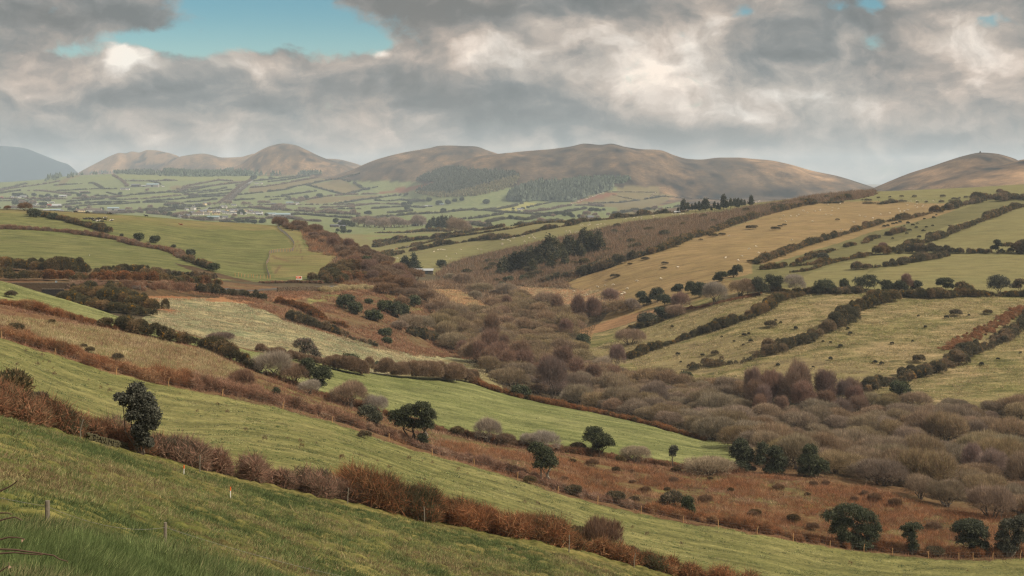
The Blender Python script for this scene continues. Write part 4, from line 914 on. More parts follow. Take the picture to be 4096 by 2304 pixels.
stone_wall([(352, 1762), (400, 1777), (450, 1790), (506, 1803)], .5, .4, 'stone_wall', 'mossy dry stone wall showing under the holly tree', 60, .12, 3, plain('mossy stone', alb(96, 90, 62), .95, .6, 6, bump=.5))

# the near wire fence: two weathered posts
TIMBER_OLD = plain('weathered timber', alb(132, 122, 106, k=1.9), .9, .35, 14, bump=.3); TIMBER = plain('new timber', alb(206, 160, 108, k=2.0), .85, .18, 9); WIRE = plain('galvanised wire', alb(172, 168, 160), .5, .1, 3, .4)
P1 = np.array([(185 - 2048) / F * 34.0, 34.0, 0]); P1[2] = g(P1[0], P1[1]); P2 = np.array([(660 - 2048) / F * 46.5, 46.5, 0]); P2[2] = g(P2[0], P2[1])
e = empty('wire_fence', tuple(P1)); tag(e, 'sagging wire fence on two weathered round posts by the grass bank', 'fence')
def pt(px, py, d): return np.array([(px - 2048) / F * d, d, -(py - HZ) * d / F])
top1, top2 = pt(190, 2003, 34), pt(661, 2090, 46.5)
MB().tube([P1 - P1 + (0, 0, -.4), (top1 - P1) * .5 + (.01, 0, 0), top1 - P1], [.062, .06, .056], 9).build('post', TIMBER_OLD, e)
MB().tube([P2 - P1 + (0, 0, -.4), (top2 + P2) / 2 - P1, top2 - P1], [.058, .055, .052], 9).build('post', TIMBER_OLD, e)
def sag(a, b, s, n=14): return [a + (b - a) * t + np.array([0, 0, -s * 4 * t * (1 - t)]) for t in np.linspace(0, 1, n)]
w1, w2 = top1 + (0, 0, -.14), top2 + (0, 0, -.16)
for pts in (sag(pt(-260, 1925, 36), w1, .05), sag(w1, w2, .25), sag(w2, pt(1450, 2322, 56), .12)):
    MB().tube([p - P1 for p in pts], .005, 4).build('wire', WIRE, e)

# brambles reaching in from the side
BRAM = plain('bramble stem', alb(98, 76, 60, k=2.0), .8, .3, 30)
b0 = np.array([(-420 - 2048) / F * 6.4, 6.4, 0]); b0[2] = g(b0[0], b0[1])
e = empty('bramble', tuple(b0)); tag(e, 'arching bramble stems reaching in over the grass bank', 'bramble')
rr_ = np.random.default_rng(5)
for k, path in enumerate(([(-160, 2240), (0, 2197), (60, 2199), (150, 2212), (215, 2222), (240, 2238), (272, 2246)], [(-160, 2260), (0, 2214), (60, 2210), (120, 2216), (170, 2220)], [(-140, 2200), (0, 2158), (35, 2149), (70, 2150), (98, 2156)], [(-120, 2120), (0, 2082), (28, 2074), (60, 2068), (86, 2081)], [(-120, 2010), (0, 1964), (36, 1948), (60, 1932), (70, 1922)], [(-100, 2340), (0, 2286), (36, 2262)], [(-90, 2080), (0, 2052), (30, 2052), (46, 2056)])):
    dd = 6.0 + k * .12; pts = [np.zeros(3) + (0, k * .05, .05)] + [pt(a, b, dd) - b0 for a, b in path]
    MB().tube(pts, np.linspace(.006, .0022, len(pts)), 6).build('stem', BRAM, e)
    tip = pts[-1]
    L = [tip + rr_.normal(size=3) * .006 for _ in range(3)]
    T = leaves(np.array(L), .014, rr_); T[:, 0] = tip; obj('leaf', tri_mesh('leaf', T, cols(len(T), pal((170, 132, 104), (150, 110, 84), (120, 116, 70)), rr_)), e)

# marker stakes in the trampled field
PAINTW = plain('white paint', alb(228, 224, 214, k=1.5), .5, .04, 4); PAINTO = plain('orange paint', (.62, .10, .015), .5, .05, 4)
for px, yb, yt, lab in ((735, 1905, 1861, 'white marker stake with an orange tip close under the bramble hedge'), (921, 1997, 1948, 'white marker stake with an orange tip out in the trampled field')):
    x, d, z = at(px, yb, 60); H = (yb - yt) * d / F
    e = empty('marker_stake', (x, d, z)); tag(e, lab, 'stake', 'orange tipped stakes'); MB().tube([(0, 0, -.2), (.01, 0, H * .7)], .03, 8).build('pole', PAINTW, e); MB().tube([(.01, 0, H * .7 + .002), (.016, 0, H)], .031, 8).build('tip', PAINTO, e)

# timber post fence along the bracken
def post_fence(pts, h, rad, label, name='post_fence', mat=TIMBER, wires=2, dmin=3, lean=.06, seed=0, names='post', drops=None):
    r = np.random.default_rng(seed); W_ = [np.array(at(a, b, dmin)) for a, b in pts]
    e = empty(name, tuple(W_[0])); tag(e, label, 'fence')
    for k, w in enumerate(W_):
        q = w - W_[0]; hh = h * r.uniform(.88, 1.1)
        MB().tube([q + (0, 0, -.4), q + (r.normal() * lean * hh * .5, 0, hh * .5), q + (r.normal() * lean * hh + .05 * hh, 0, hh)], rad * r.uniform(.85, 1.1), 7).build(names, mat, e)
    for j in range(wires):
        pts3 = [w - W_[0] + (0, 0, h * (.55 + .35 * j)) for w in W_]
        MB().tube(pts3, .006, 3).build('wire', WIRE, e)
    return e
post_fence([p for p in POSTS], 1.15, .062, 'line of light timber posts along the lower edge of the bracken', dmin=150, seed=2)
post_fence([(322, 1757), (799, 1891), (1390, 2021), (1697, 2087), (2275, 2208), (2537, 2276)], 1.15, .045, 'thin grey posts half hidden in the near bramble hedge', 'post_fence', TIMBER_OLD, 0, 60, .05, 4)

# bracken and gorse hedges up the slope
up = [(p[0], p[1] - 16) for p in POSTS]
hedge(cut(up, -120, 765), 2.6, 4.4, 'bracken', 'deep rust bracken hedge above the upper part of the timber posts', name='hedge', cover=3.0, seed=5, dmin=150)
hedge(cut(up, 760, 1600), 2.3, 4.2, 'bracken', 'rust bracken hedge leading down to the pair of hollies', name='hedge', cover=3.0, seed=6, dmin=150)
hedge(cut(up, 1600, 2560), 1.7, 3.2, 'bracken', 'rust bracken belt behind the leaning holly', name='hedge', cover=2.8, seed=7, dmin=150)
hedge(cut(up, 2570, 4180), 1.5, 3.0, 'bracken', 'thin brown bracken belt above the lowest timber posts', name='hedge', cover=2.6, seed=8, dmin=150)
U2 = UPPER[1:]
hedge(cut(U2, -100, 480), 1.9, 2.6, 'bracken', 'rust bracken hedge under the green strip of pasture', name='hedge', cover=3.0, seed=9, dmin=230)
hedge(cut(U2, 490, 1040), 2.4, 2.8, 'gorse', 'straggling dark gorse hedge between the rough field and the green strip', name='hedge', cover=2.6, seed=10, dmin=230, rag=.5)
hedge(cut(U2, 1060, 1640), 1.8, 2.4, 'bracken', 'brown bramble hedge among the grey bushes below the bright field', name='hedge', palette=P_BRAMBLE, cover=2.6, seed=11, dmin=230)
hedge(cut(U2, 1650, 2960), 1.4, 2.2, 'bracken', 'low bramble hedge along the lower edge of the bright field', name='hedge', palette=P_BRAMBLE, cover=2.4, seed=12, dmin=230)
G_UP = 'trees and bushes along the upper hedge'
for (px, py, s, lab) in ((40, 1190, .9, 'small gorse bush at the top end of the bracken hedge'), (418, 1308, 1.1, 'round gorse bush where the green strip begins to narrow'), (520, 1322, .8, 'gorse bush with yellow tips beside the narrowing green strip'), (890, 1420, 1.0, 'gorse bush with an orange brown top beside the grey willow'),
    (335, 1392, .45, 'tiny dark gorse tuft in the pale rough field'), (205, 1295, .5, 'dark flat gorse patch near the top of the rough field'), (60, 1330, 1.0, 'gorse bush with yellow flowers above the first timber posts'), (360, 1410, .6, 'dark gorse sprig behind the bracken hedge'), (470, 1440, .7, 'gorse and broom tuft standing up from the bracken hedge'), (725, 1520, .9, 'dark broom bush at the lower end of the rough field'),
    (1460, 1755, .7, 'gorse bush between the two holly groups'), (2120, 1935, .7, 'dark gorse clump at the foot of the leaning holly'), (2290, 1980, .9, 'dark gorse mound behind the timber posts right of the leaning holly'), (2460, 2010, 1.1, 'wide dark gorse mound in the middle of the bracken belt'), (2690, 2030, 1.5, 'big dark gorse bush joined to a round evergreen in the bracken'), (2310, 1812, 1.25, 'brown gorse bush left of the round holly on the bright field edge'), (2480, 1850, .8, 'low gorse right of the round holly on the bright field edge'), (1830, 1740, 1.0, 'dark gorse on the bright field edge beside the grey bush'), (3745, 2225, .9, 'ivy covered stump by the lowest posts'), (3000, 1890, .8, 'gorse with yellow flowers between the dark evergreens')):
    put_bush('gorse_bush', ('gorse', int(px) % 3), at(px, py, 150), s, px, lab, 'gorse')
for (px, py, k, i, s, sz, lab, tint) in ((1090, 1510, 'grey', 0, 1.25, 1.0, 'large grey leafless willow above the rust bracken', (1, 1, 1)), (1175, 1540, 'willow', 1, 1.0, 1.0, 'brown leafless willow pressed against the dark holly', (.9, .86, .86)), (1235, 1575, 'grey', 1, .8, .8, 'pale grey brush of thin stems below the dark holly', (1.15, 1.12, 1.05)),
    (1400, 1630, 'willow', 3, 1.05, 1.05, 'round brown leafless bush alone on the bright field edge', (.95, .92, .9)), (1500, 1655, 'grey', 0, .8, 1.1, 'grey feathery bush behind the greyish holly', (1, .98, .98)), (1955, 1770, 'grey', 1, .95, 1.15, 'brown grey leafless tree at the middle of the bright field edge', (.98, .93, .88)), (2025, 1785, 'brown', 0, .8, 1.0, 'dark brown bush against the leafless tree', (.75, .75, .75)), (2120, 1790, 'grey', 0, .75, .9, 'small pale bare bush above the leaning holly', (1, 1, 1)), (2190, 1810, 'grey', 1, 1.0, 1.0, 'taller pale bare bush above the leaning holly', (1.02, 1, .97)),
    (2545, 1850, 'olive', 0, .82, .95, 'pale fuzzy dome shaped willow on the bright field edge', (1.15, 1.12, 1.1)), (2832, 1902, 'olive', 1, 1.3, .62, 'wide pale fuzzy willow dome beside the dark evergreens', (1.15, 1.08, 1.02)), (960, 1560, 'brown', 2, .9, 1.2, 'reddish leafless bush at the end of the rough field', (.95, .8, .75))):
    put_bush('bare_bush', (k, i), at(px, py, 150), s, px * .7, lab, 'bush', None, tint, sz)
tree_px('holly_tree', (1655, 1775), [(1590, 1665, 42, 28), (1640, 1648, 48, 32), (1615, 1690, 40, 26), (1655, 1700, 30, 24)], 'leaf', P_HOLLY, 'broad dark holly, lower one of the touching pair', d=222, n=7500, size=.24, trunks=4)
tree_px('holly_tree', (1692, 1800), [(1688, 1625, 34, 18), (1712, 1662, 36, 30), (1700, 1700, 38, 26), (1690, 1760, 26, 30)], 'leaf', P_HOLLY, 'tall dark holly with a flat top, upper one of the touching pair', d=221, n=7500, size=.24, trunks=4, bark=PALEBARK)
tree_px('holly_tree', (1495, 1745), [(1470, 1650, 40, 32), (1500, 1672, 34, 30), (1492, 1705, 30, 30)], 'leaf', P_HOLLYGREY, 'greyish holly with pale stems left of the touching pair', d=224, n=6000, size=.22, trunks=3, bark=PALEBARK)
tree_px('holly_tree', (2190, 1925), [(2145, 1795, 34, 26), (2175, 1822, 44, 34), (2203, 1850, 32, 32), (2165, 1858, 34, 24)], 'leaf', P_HOLLY, 'holly leaning over on a pale bare trunk above the timber posts', d=216, n=7500, size=.24, trunks=4, bark=PALEBARK)
tree_px('holly_tree', (2395, 1822), [(2378, 1730, 40, 22), (2402, 1756, 50, 26), (2362, 1752, 34, 22), (2434, 1776, 30, 16), (2392, 1788, 24, 20)], 'leaf', P_HOLLY, 'round headed dark holly standing against the bright field', d=268, n=7500, size=.28, trunks=4)
tree_px('evergreen_tree', (2962, 1890), [(2965, 1788, 36, 34), (2982, 1830, 40, 42), (2945, 1815, 28, 36), (2965, 1866, 42, 26)], 'leaf', P_HOLLY, 'dense dark evergreen at the tip of the bright field', d=272, n=9000, size=.28, trunks=3)
tree_px('evergreen_tree', (3100, 1895), [(3100, 1810, 32, 28), (3116, 1852, 38, 34), (3050, 1800, 26, 32), (3040, 1845, 24, 30), (3095, 1878, 44, 24)], 'leaf', P_HOLLY, 'second dense dark evergreen, right of the bright field tip', d=271, n=9000, size=.28, trunks=4)
tree_px('evergreen_tree', (3240, 1910), [(3240, 1802, 32, 26), (3232, 1842, 48, 34), (3282, 1872, 38, 36), (3238, 1888, 44, 24)], 'leaf', P_HOLLY, 'dark spreading evergreen at the edge of the willows', d=270, n=9000, size=.28, trunks=3)
tree_px('evergreen_shrub', (2750, 2070), [(2750, 2010, 26, 26), (2752, 2040, 30, 26)], 'leaf', P_HOLLY, 'round dark evergreen shrub behind the timber posts', cat='shrub', d=215, n=4000, size=.22, trunks=2)
tree_px('hawthorn_tree', (3430, 2200), [(3400, 2048, 74, 30), (3335, 2068, 54, 28), (3465, 2078, 56, 34), (3505, 2115, 26, 26), (3375, 2098, 50, 28), (3450, 2120, 46, 30), (3420, 2160, 44, 30), (3350, 2120, 40, 30), (3485, 2150, 40, 34), (3440, 2175, 60, 22), (3380, 2150, 40, 30)], 'leaf', P_HOLLY, 'largest spreading dark tree with crooked pale branches near the lowest posts', d=210, n=17000, size=.24, trunks=7, bark=PALEBARK)
tree_px('hawthorn_tree', (3905, 2218), [(3880, 2108, 66, 34), (3850, 2118, 44, 28), (3915, 2140, 46, 28), (3870, 2160, 50, 26), (3920, 2185, 46, 24)], 'leaf', P_HOLLY, 'dark spreading tree left of the last one by the frame edge', d=209, n=11000, size=.24, trunks=4, bark=PALEBARK)
tree_px('hawthorn_tree', (4035, 2230), [(4045, 2110, 52, 34), (4085, 2092, 44, 34), (4010, 2150, 34, 30), (4080, 2160, 36, 40), (4030, 2190, 50, 26)], 'leaf', P_HOLLYGREY, 'many stemmed dark tree with pale twisted stems at the frame edge', d=208, n=9000, size=.24, trunks=6, bark=PALEBARK)
tree_px('hawthorn_tree', (3650, 2210), [(3652, 2108, 42, 18), (3625, 2118, 26, 14), (3650, 2165, 22, 34), (3640, 2140, 34, 18), (3655, 2190, 26, 20)], 'leaf', P_HOLLY, 'small flat topped thorn between the two spreading trees', d=208, n=3500, size=.22, trunks=4, bark=PALEBARK)
tree_px('holly_tree', (2692, 1850), [(2690, 1812, 14, 24), (2695, 1795, 16, 12)], 'leaf', P_HOLLYGREY, 'ivy clad stump with bare side twigs on the bright field edge', d=270, n=2200, size=.24, trunks=2)
tree_px('holly_tree', (1260, 1560), [(1230, 1455, 32, 22), (1250, 1490, 42, 28), (1292, 1498, 40, 34), (1272, 1532, 36, 20)], 'leaf', P_HOLLY, 'dark ragged holly among grey willows above the bracken', d=272, n=8000, size=.28, trunks=4)
tree_px('holly_tree', (1105, 1600), [(1104, 1572, 16, 20), (1098, 1592, 18, 14)], 'leaf', P_HOLLY, 'small dark holly sapling in the rust bracken', d=222, n=1800, size=.22, trunks=2)
# dead stalks of dock in the pasture
bush_proto('dock', 'spike', pal((104, 74, 50), (90, 66, 46)), 300, .22, .55, 60, .22, .035, False, 3)
DK = [(104, 1412), (170, 1432), (172, 1452), (196, 1458), (150, 1470), (212, 1478), (70, 1468), (218, 1508), (355, 1525), (402, 1560), (438, 1575), (720, 1580), (790, 1655), (910, 1660), (905, 1630), (870, 1625), (960, 1600), (430, 1545), (985, 1730), (1060, 1770), (1150, 1760), (1200, 1775), (1205, 1800), (1265, 1780), (1365, 1840), (1370, 1845), (1510, 1850), (1555, 1880), (1635, 1845), (1690, 1850), (1730, 1860), (1835, 1890), (1870, 1900), (2100, 2020), (2150, 2030), (2280, 2065), (2530, 2120), (2590, 2150), (1700, 1925), (2725, 2185), (3400, 2265), (3870, 2290)]
for i, (px, py) in enumerate(DK):
    put_bush('dock_plant', 'dock', at(px, py, 100), 1.0 + .4 * math.sin(i * 2.1), i, 'dead brown dock stalk in the pasture between the hedges', 'weed', 'dead dock stalks in the pasture')

bc_ = np.random.default_rng(8)
for k in range(28):
    while True:
        u, v = bc_.uniform(1750, 3850), bc_.uniform(1830, 2190)
        if inside([(1700, 1790), (2500, 1870), (3400, 1950), (3750, 2060), (3750, 2190), (3200, 2150), (2500, 2020), (1900, 1840)], np.array([u]), np.array([v]))[0]: break
    put_bush('bramble_clump', ('brown' if k % 3 else 'gorse', k % 3), at(u, v, 205), (.3 if k % 3 else .5) * bc_.uniform(.7, 1.5), k, 'low dark bramble clump in the bracken slope', 'bramble', 'bramble clumps in the bracken slope', (.8, .72, .66), bc_.uniform(.8, 1.3))
# ================================================================== valley floor: willows, each a thing; the rest of the far wood one mass
WOOD = [(1985, 1515), (1850, 1425), (1740, 1330), (1790, 1280), (1880, 1262), (1960, 1265), (2020, 1245), (2050, 1210), (2110, 1195), (2240, 1245), (2300, 1258), (2400, 1245), (2440, 1240), (2520, 1235), (2480, 1262), (2320, 1318), (2250, 1385), (2310, 1420), (2330, 1470), (2503, 1512), (2752, 1542), (3072, 1566), (3445, 1620), (4096, 1650), (4600, 1655),
        (4600, 2110), (4096, 2100), (3960, 2085), (3800, 2035), (3627, 1990), (3460, 1925), (3300, 1893), (3100, 1868), (2975, 1830), (2945, 1785), (2825, 1752), (2658, 1702), (2492, 1662), (2270, 1612), (2060, 1560)]
wr = np.random.default_rng(42)
W3 = np.array([at(a, b, 255) for a, b in WOOD]); lo, hi = W3[:, :2].min(0), W3[:, :2].max(0)
pts = []; cell = {}
def far_enough(x, y, d):
    i, j = int(x // 6), int(y // 6)
    for a in range(i - 1, i + 2):
        for b in range(j - 1, j + 2):
            for (p, q) in cell.get((a, b), ()):
                if (p - x) ** 2 + (q - y) ** 2 < d * d: return False
    return True
X_ = wr.uniform(lo[0], hi[0], 34000); Y_ = wr.uniform(240, hi[1] + 10, 34000); Z_ = zfun(X_, Y_)
ok = inside(WOOD, 2048 + F * X_ / Y_, HZ - F * Z_ / Y_) & ~in_clearing(X_, Y_) & (np.abs(X_ / Y_) < .385)
for x, y in zip(X_[ok], Y_[ok]):
    if far_enough(x, y, 4.8 + 2.6 * vnoise(np.array([x / 25]), np.array([y / 25]), 4)[0]):
        pts.append((x, y)); cell.setdefault((int(x // 6), int(y // 6)), []).append((x, y))
pts.sort(key=lambda p: p[1])
def wood_look(x, y, k):
    f = fbm(np.array([x / 30]), np.array([y / 30]), 77, 3)[0]
    u = 2048 + F * x / y
    if 2980 < u < 3480 and 398 < y < 440: return ('rust', k % 2, 'reddish brown leafless birch')
    if f > .16: return ('olive', k % 2, 'olive grey leafless willow')
    if f < -.5: return ('rust', k % 2, 'reddish leafless thorn')
    return ('willow', k % 5, 'grey brown leafless willow')
def where(x, y):
    u = 2048 + F * x / y
    if y < 320: return 'beside the bright field and bracken' if u < 3500 else 'near the corner of the bracken slope'
    if y < 400: return 'in the middle of the willow wood' if u < 3300 else 'in the middle of the wood by the frame edge'
    return 'at the foot of the tussocky hillside' if u > 2500 else 'where the valley narrows'
mass_T, mass_C = [], []
nb = 0
for k, (x, y) in enumerate(pts):
    kind, i, look = wood_look(x, y, k)
    h = 1 + .30 * fbm(np.array([x / 14]), np.array([y / 14]), 21, 2)[0] * 2; s = (.78 + .70 * wr.uniform() ** 1.3) * (1.0 if y < 560 else 1.05); sz = (1.5 if kind == 'rust' else wr.uniform(.82, 1.14)) * h
    t = wr.uniform(.70, 1.04); tint = (t, t * wr.uniform(.95, 1.01), t * wr.uniform(.9, 1.02))
    loc = (x, y, g(x, y)); rz = wr.uniform(0, 6.28)
    u = 2048 + F * x / y
    if nb < 290 and 1850 < u < 4180:
        size = 'large' if s > 1.05 else 'small' if s < .82 else 'mid sized'
        lab = f'{size} {look} {where(x, y)}'
        put_bush('willow_bush', (kind, i), loc, s, rz, lab, 'bush', lab, tint, sz); nb += 1
    elif len(mass_T) < 900:
        cm = PROTO[(kind, i)][0]; n = len(cm.polygons)
        v = np.empty(len(cm.vertices) * 3, np.float32); cm.vertices.foreach_get('co', v); c = np.empty(len(cm.vertices) * 4, np.float32); cm.attributes['Col'].data.foreach_get('color', c)
        sel = wr.choice(n, min(n, 3200), False)
        v = v.reshape(n, 3, 3)[sel]; c = c.reshape(n, 3, 4)[sel, 0, :3] * np.array(tint)
        v = (v - v.mean(1, keepdims=True)) * np.array([1.7, 1.7, 1.2]) + v.mean(1, keepdims=True)
        a, b = math.cos(rz), math.sin(rz); v = np.stack([v[..., 0] * a - v[..., 1] * b, v[..., 0] * b + v[..., 1] * a, v[..., 2] * sz], -1) * s + np.array(loc)
        mass_T.append(v); mass_C.append(c)
if mass_T:
    T = np.concatenate(mass_T); o0 = np.array([0, 600, -66.0]); o = obj('willow_woods', tri_mesh('willow_woods', T - o0, np.concatenate(mass_C)), None, tuple(o0)); tag(o, 'far brown willow wood filling the narrow part of the valley', None, None, 'stuff')
print('willows', len(pts), nb, len(mass_T))
# evergreens standing in and beside the wood
for (px, py, s, lab) in ((3165, 1665, 1.3, 'dark evergreen shrub in the willow wood under the birches'), (3600, 1585, 1.6, 'dark evergreen at the top of the willow wood below the gorse hedge'), (3385, 1725, .9, 'small dark evergreen in the middle of the willow wood'), (3460, 1715, .8, 'small dark evergreen beside an olive willow'), (2745, 1520, 1.0, 'dark evergreen shrub below the lowest hillside hedge'), (2345, 1480, .9, 'small evergreen below a bare fan shaped tree'), (2082, 1430, 1.0, 'dark green shrub inside the narrow valley wood'), (2085, 1590, 1.1, 'dark evergreen beside the far corner of the bright field'),
    (2335, 1380, 1.5, 'dark evergreen at the lower end of the tan strip'), (2320, 1300, 1.1, 'dark pine shrub above the narrow wood'), (2155, 1290, 1.3, 'dark green pine in the narrow valley wood'), (2135, 1265, 1.1, 'smaller dark green pine in the narrow valley wood'), (2260, 1265, 1.2, 'low dark spreading evergreen by the tan marsh'), (2400, 1245, 1.0, 'dark evergreen at the marsh corner by the reddish tree'), (1790, 1265, 1.0, 'small dark fir at the bank above the willows'), (2650, 1265, 1.4, 'rounded dark evergreen alone over the tan strip'), (4010, 1640, 1.0, 'dark tuft of evergreen by the top of the wood'), (3330, 1690, .7, 'low dark evergreen in the birches')):
    e = put_bush('evergreen_shrub', ('ever', px % 3), at(px, py, 310), s, px, lab, 'shrub', None)
for (px, py, s, sz, k, lab, tint) in ((2300, 1420, 1.5, .95, ('olive', 0), 'big pale olive willow dome beside the dark evergreen', (1.15, 1.12, 1.0)), (2520, 1380, 1.55, .95, ('willow', 1), 'large smooth brown willow dome at the end of the hillside hedge', (1, .95, .9)), (2410, 1490, 1.1, 1.3, ('grey', 0), 'bare fan shaped tree with pale stems below the hillside', (1.2, 1.15, 1.1)), (2470, 1480, 1.2, 1.45, ('rust', 0), 'tall reddish birch beside the pale fan shaped tree', (1, .95, .95)), (2440, 1222, 1.3, 1.2, ('rust', 1), 'reddish leafless tree at the edge of the tan marsh', (1.05, 1, 1)), (2860, 1215, 2.0, 1.15, ('grey', 1), 'big round bare tree with a pale trunk in the hillside tree belt', (.92, .9, .86)),
    (2280, 1610, 1.0, .9, ('grey', 0), 'pale bleached bush at the edge of the willow wood', (1.25, 1.2, 1.12)), (2960, 1185, 1.5, 1.1, ('willow', 2), 'grey brown bare tree among the dark belt trees', (1, .96, .94)), (2720, 1245, 1.2, 1.3, ('rust', 1), 'slender reddish bare tree near the tan strip', (1.05, 1, 1)), (2700, 1268, 1.2, 1.0, ('willow', 3), 'brown bare bush under the hillside tree belt', (1, .95, .92))):
    put_bush('bare_tree', k, at(px, py, 310), s, px, lab, 'tree', None, tint, sz)

# bare hedge between the bright field and the rushy pasture
hedge([(1320, 1478), (1400, 1492), (1480, 1512)], 3.4, 4.0, 'bare', 'bare brown thicket at the upper edge of the bright field', name='thicket', cat='thicket', dmin=335, seed=21, cover=3.2)
hedge([(1040, 1410), (1110, 1425), (1200, 1445), (1290, 1462)], 2.0, 3.4, 'bare', 'low bare hedge behind the holly at the bright field corner', dmin=330, seed=22, cover=3)
hedge([(1520, 1500), (1620, 1512), (1740, 1518), (1880, 1528)], 4.2, 6.5, 'bare', 'long bare hazel hedge with a flat crown above the bright field', dmin=340, seed=23, cover=3.4, palette=np.concatenate([P_BROWN, P_WILLOW]), rag=.08)
hedge([(1900, 1535), (1970, 1560), (2050, 1583), (2200, 1618), (2420, 1658), (2600, 1700), (2800, 1758)], 1.6, 2.6, 'bracken', 'brown bramble fringe between the willows and the bright field', dmin=330, seed=24, palette=P_BRAMBLE)
for px, py, s, lab in ((1390, 1475, 1.25, 'dark evergreen topping the bare thicket by the rushy pasture'), (1520, 1478, .8, 'small round green bush at the end of the hazel hedge')):
    put_bush('evergreen_shrub', ('ever', 1), at(px, py, 335), s, px, lab, 'shrub')
tree_px('thorn_tree', (1240, 1452), [(1215, 1375, 44, 22), (1235, 1405, 42, 26), (1260, 1425, 26, 22)], 'leaf', np.concatenate([P_HOLLYGREY, P_BROWN]), 'dark brown topped thorn thicket at the pasture corner', d=352, n=5000, size=.3, trunks=4)
# low brown shrubs in the rushy pasture
for px, py, s, lab in ((880, 1365, 1.5, 'low dark brown shrub in the rushy pasture'), (1240, 1400, .0, '')):
    if s: put_bush('bare_bush', ('brown', 0), at(px, py, 340), s, px, lab, 'bush', None, (.8, .8, .85), .55)

# ================================================================== the spur on the other side of the road
hedge(z1((300, 872), (380, 880), (450, 890), (560, 910), (750, 960), (950, 1010), (1050, 1042)), 2.6, 3.4, 'gorse', 'dark gorse hedge dropping from the crest of the cow pasture', dmin=600, seed=31, rag=.5)
hedge(z1((0, 1000), (300, 1012), (600, 1032), (900, 1072), (1150, 1112), (1300, 1162), (1550, 1202), (1700, 1242), (1780, 1292)), 2.6, 3.4, 'bracken', 'long brown bramble hedge curving across the spur pasture', dmin=560, seed=32, palette=np.concatenate([P_BRAMBLE, P_BROWN]), cover=3)
hedge(z1((1780, 1295), (1880, 1340), (1960, 1370), (2060, 1400)), 2.2, 3.0, 'gorse', 'scrappy dark hedge at the lower end of the spur pasture', dmin=540, seed=33, rag=.5, gap=.3)
for px, py, s, lab in ((137, 868, 1.6, 'dark round tree at the crest end of the gorse hedge'), (557, 962, 1.35, 'dark evergreen bush on the brown hedge, upper of two'), (617, 972, 1.35, 'dark evergreen bush on the brown hedge, lower of two'), (764, 1025, 1.15, 'dark evergreen at the bend of the brown hedge'), (694, 992, .6, 'small dark bush on the brown hedge'), (487, 946, .5, 'tiny dark bush where the two hedges meet'), (850, 1085, 1.2, 'dark shrub on the bare earth bank'), (210, 878, 1.2, 'rounded gorse bush near the crest in the cow pasture hedge')):
    put_bush('evergreen_shrub', ('ever', px % 3), at(px, py, 500), s, px, lab, 'shrub')
put_bush('bare_tree', ('brown', 1), at(100, 843, 700), 1.3, 0, 'bare wind bent tree on the crest of the spur', 'tree', None, (.9, .85, .8), 1.3)
put_bush('bare_bush', ('brown', 2), at(28, 839, 700), .8, 0, 'small bare bush on the crest at the frame edge', 'bush', None, (1, .9, .85), 1.0)
put_bush('evergreen_shrub', ('ever', 0), at(-2, 834, 700), 1.5, 0, 'dark evergreen on the crest cut by the frame edge', 'shrub')
# the scrubby cutting above the road and the banks below it
hedge([(-100, 1085), (0, 1082), (120, 1084), (240, 1090)], 4.6, 7, 'gorse', 'big dark gorse bank above the stone road wall', name='gorse_bank', cat='gorse', dmin=470, seed=34)
hedge([(230, 1092), (330, 1092), (420, 1088), (520, 1090), (620, 1096)], 4.0, 7, 'gorse', 'ragged gorse and bramble bank above the field gate', name='gorse_bank', cat='gorse', dmin=470, seed=35, rag=.55)
hedge([(600, 1098), (680, 1102), (750, 1108), (830, 1118)], 2.6, 5, 'gorse', 'low dark gorse along the top of the road cutting', name='gorse_bank', cat='gorse', dmin=470, seed=36, rag=.5)
hedge([(-100, 1122), (0, 1120), (200, 1122), (400, 1126), (620, 1130), (860, 1142)], 3.2, 5, 'gorse', 'dark bramble face of the road cutting', name='gorse_bank', cat='gorse', dmin=462, seed=37, palette=np.concatenate([P_GORSE, P_BRAMBLE]))
hedge([(295, 1182), (350, 1180), (420, 1180), (480, 1178)], 4.4, 6, 'gorse', 'gorse mound with a rust bracken top beside the road wall', name='gorse_bank', cat='gorse', dmin=425, seed=38)
hedge([(290, 1172), (360, 1170), (430, 1168), (480, 1168)], 4.2, 3, 'bracken', 'rust bracken crown of the mound beside the road wall', name='bracken_bank', cat='bracken', dmin=445, seed=39)
hedge([(250, 1205), (340, 1228), (430, 1242), (520, 1258), (600, 1262)], 3.2, 6, 'gorse', 'dark gorse thicket in the hollow behind the green strip', name='gorse_bank', cat='gorse', dmin=372, seed=40)
hedge([(300, 1190), (400, 1202), (480, 1215), (560, 1232), (625, 1246)], 3.4, 6, 'gorse', 'upper gorse thicket reaching the bare track', name='gorse_bank', cat='gorse', dmin=385, seed=41)
hedge([(500, 1152), (600, 1150), (700, 1153), (790, 1162)], 2.4, 3.5, 'bracken', 'rust bracken bank along the road by the metal gate', name='bracken_bank', cat='bracken', dmin=455, seed=42)
hedge([(790, 1166), (860, 1174), (920, 1180), (1000, 1188), (1045, 1198)], 2.8, 5, 'gorse', 'dark gorse bank at the bend of the road', name='gorse_bank', cat='gorse', dmin=455, seed=43)
hedge([(1050, 1133), (1130, 1132), (1220, 1132), (1290, 1134)], .8, 2, 'gorse', 'low brown hedge under the orange notice board', dmin=560, seed=44, palette=P_BRAMBLE)
hedge([(1290, 1168), (1380, 1156), (1450, 1152), (1515, 1158)], 2.0, 4, 'bracken', 'pale grassy bank at the outer side of the road', name='grass_bank', cat='bank', dmin=540, seed=45, palette=P_STRAW)
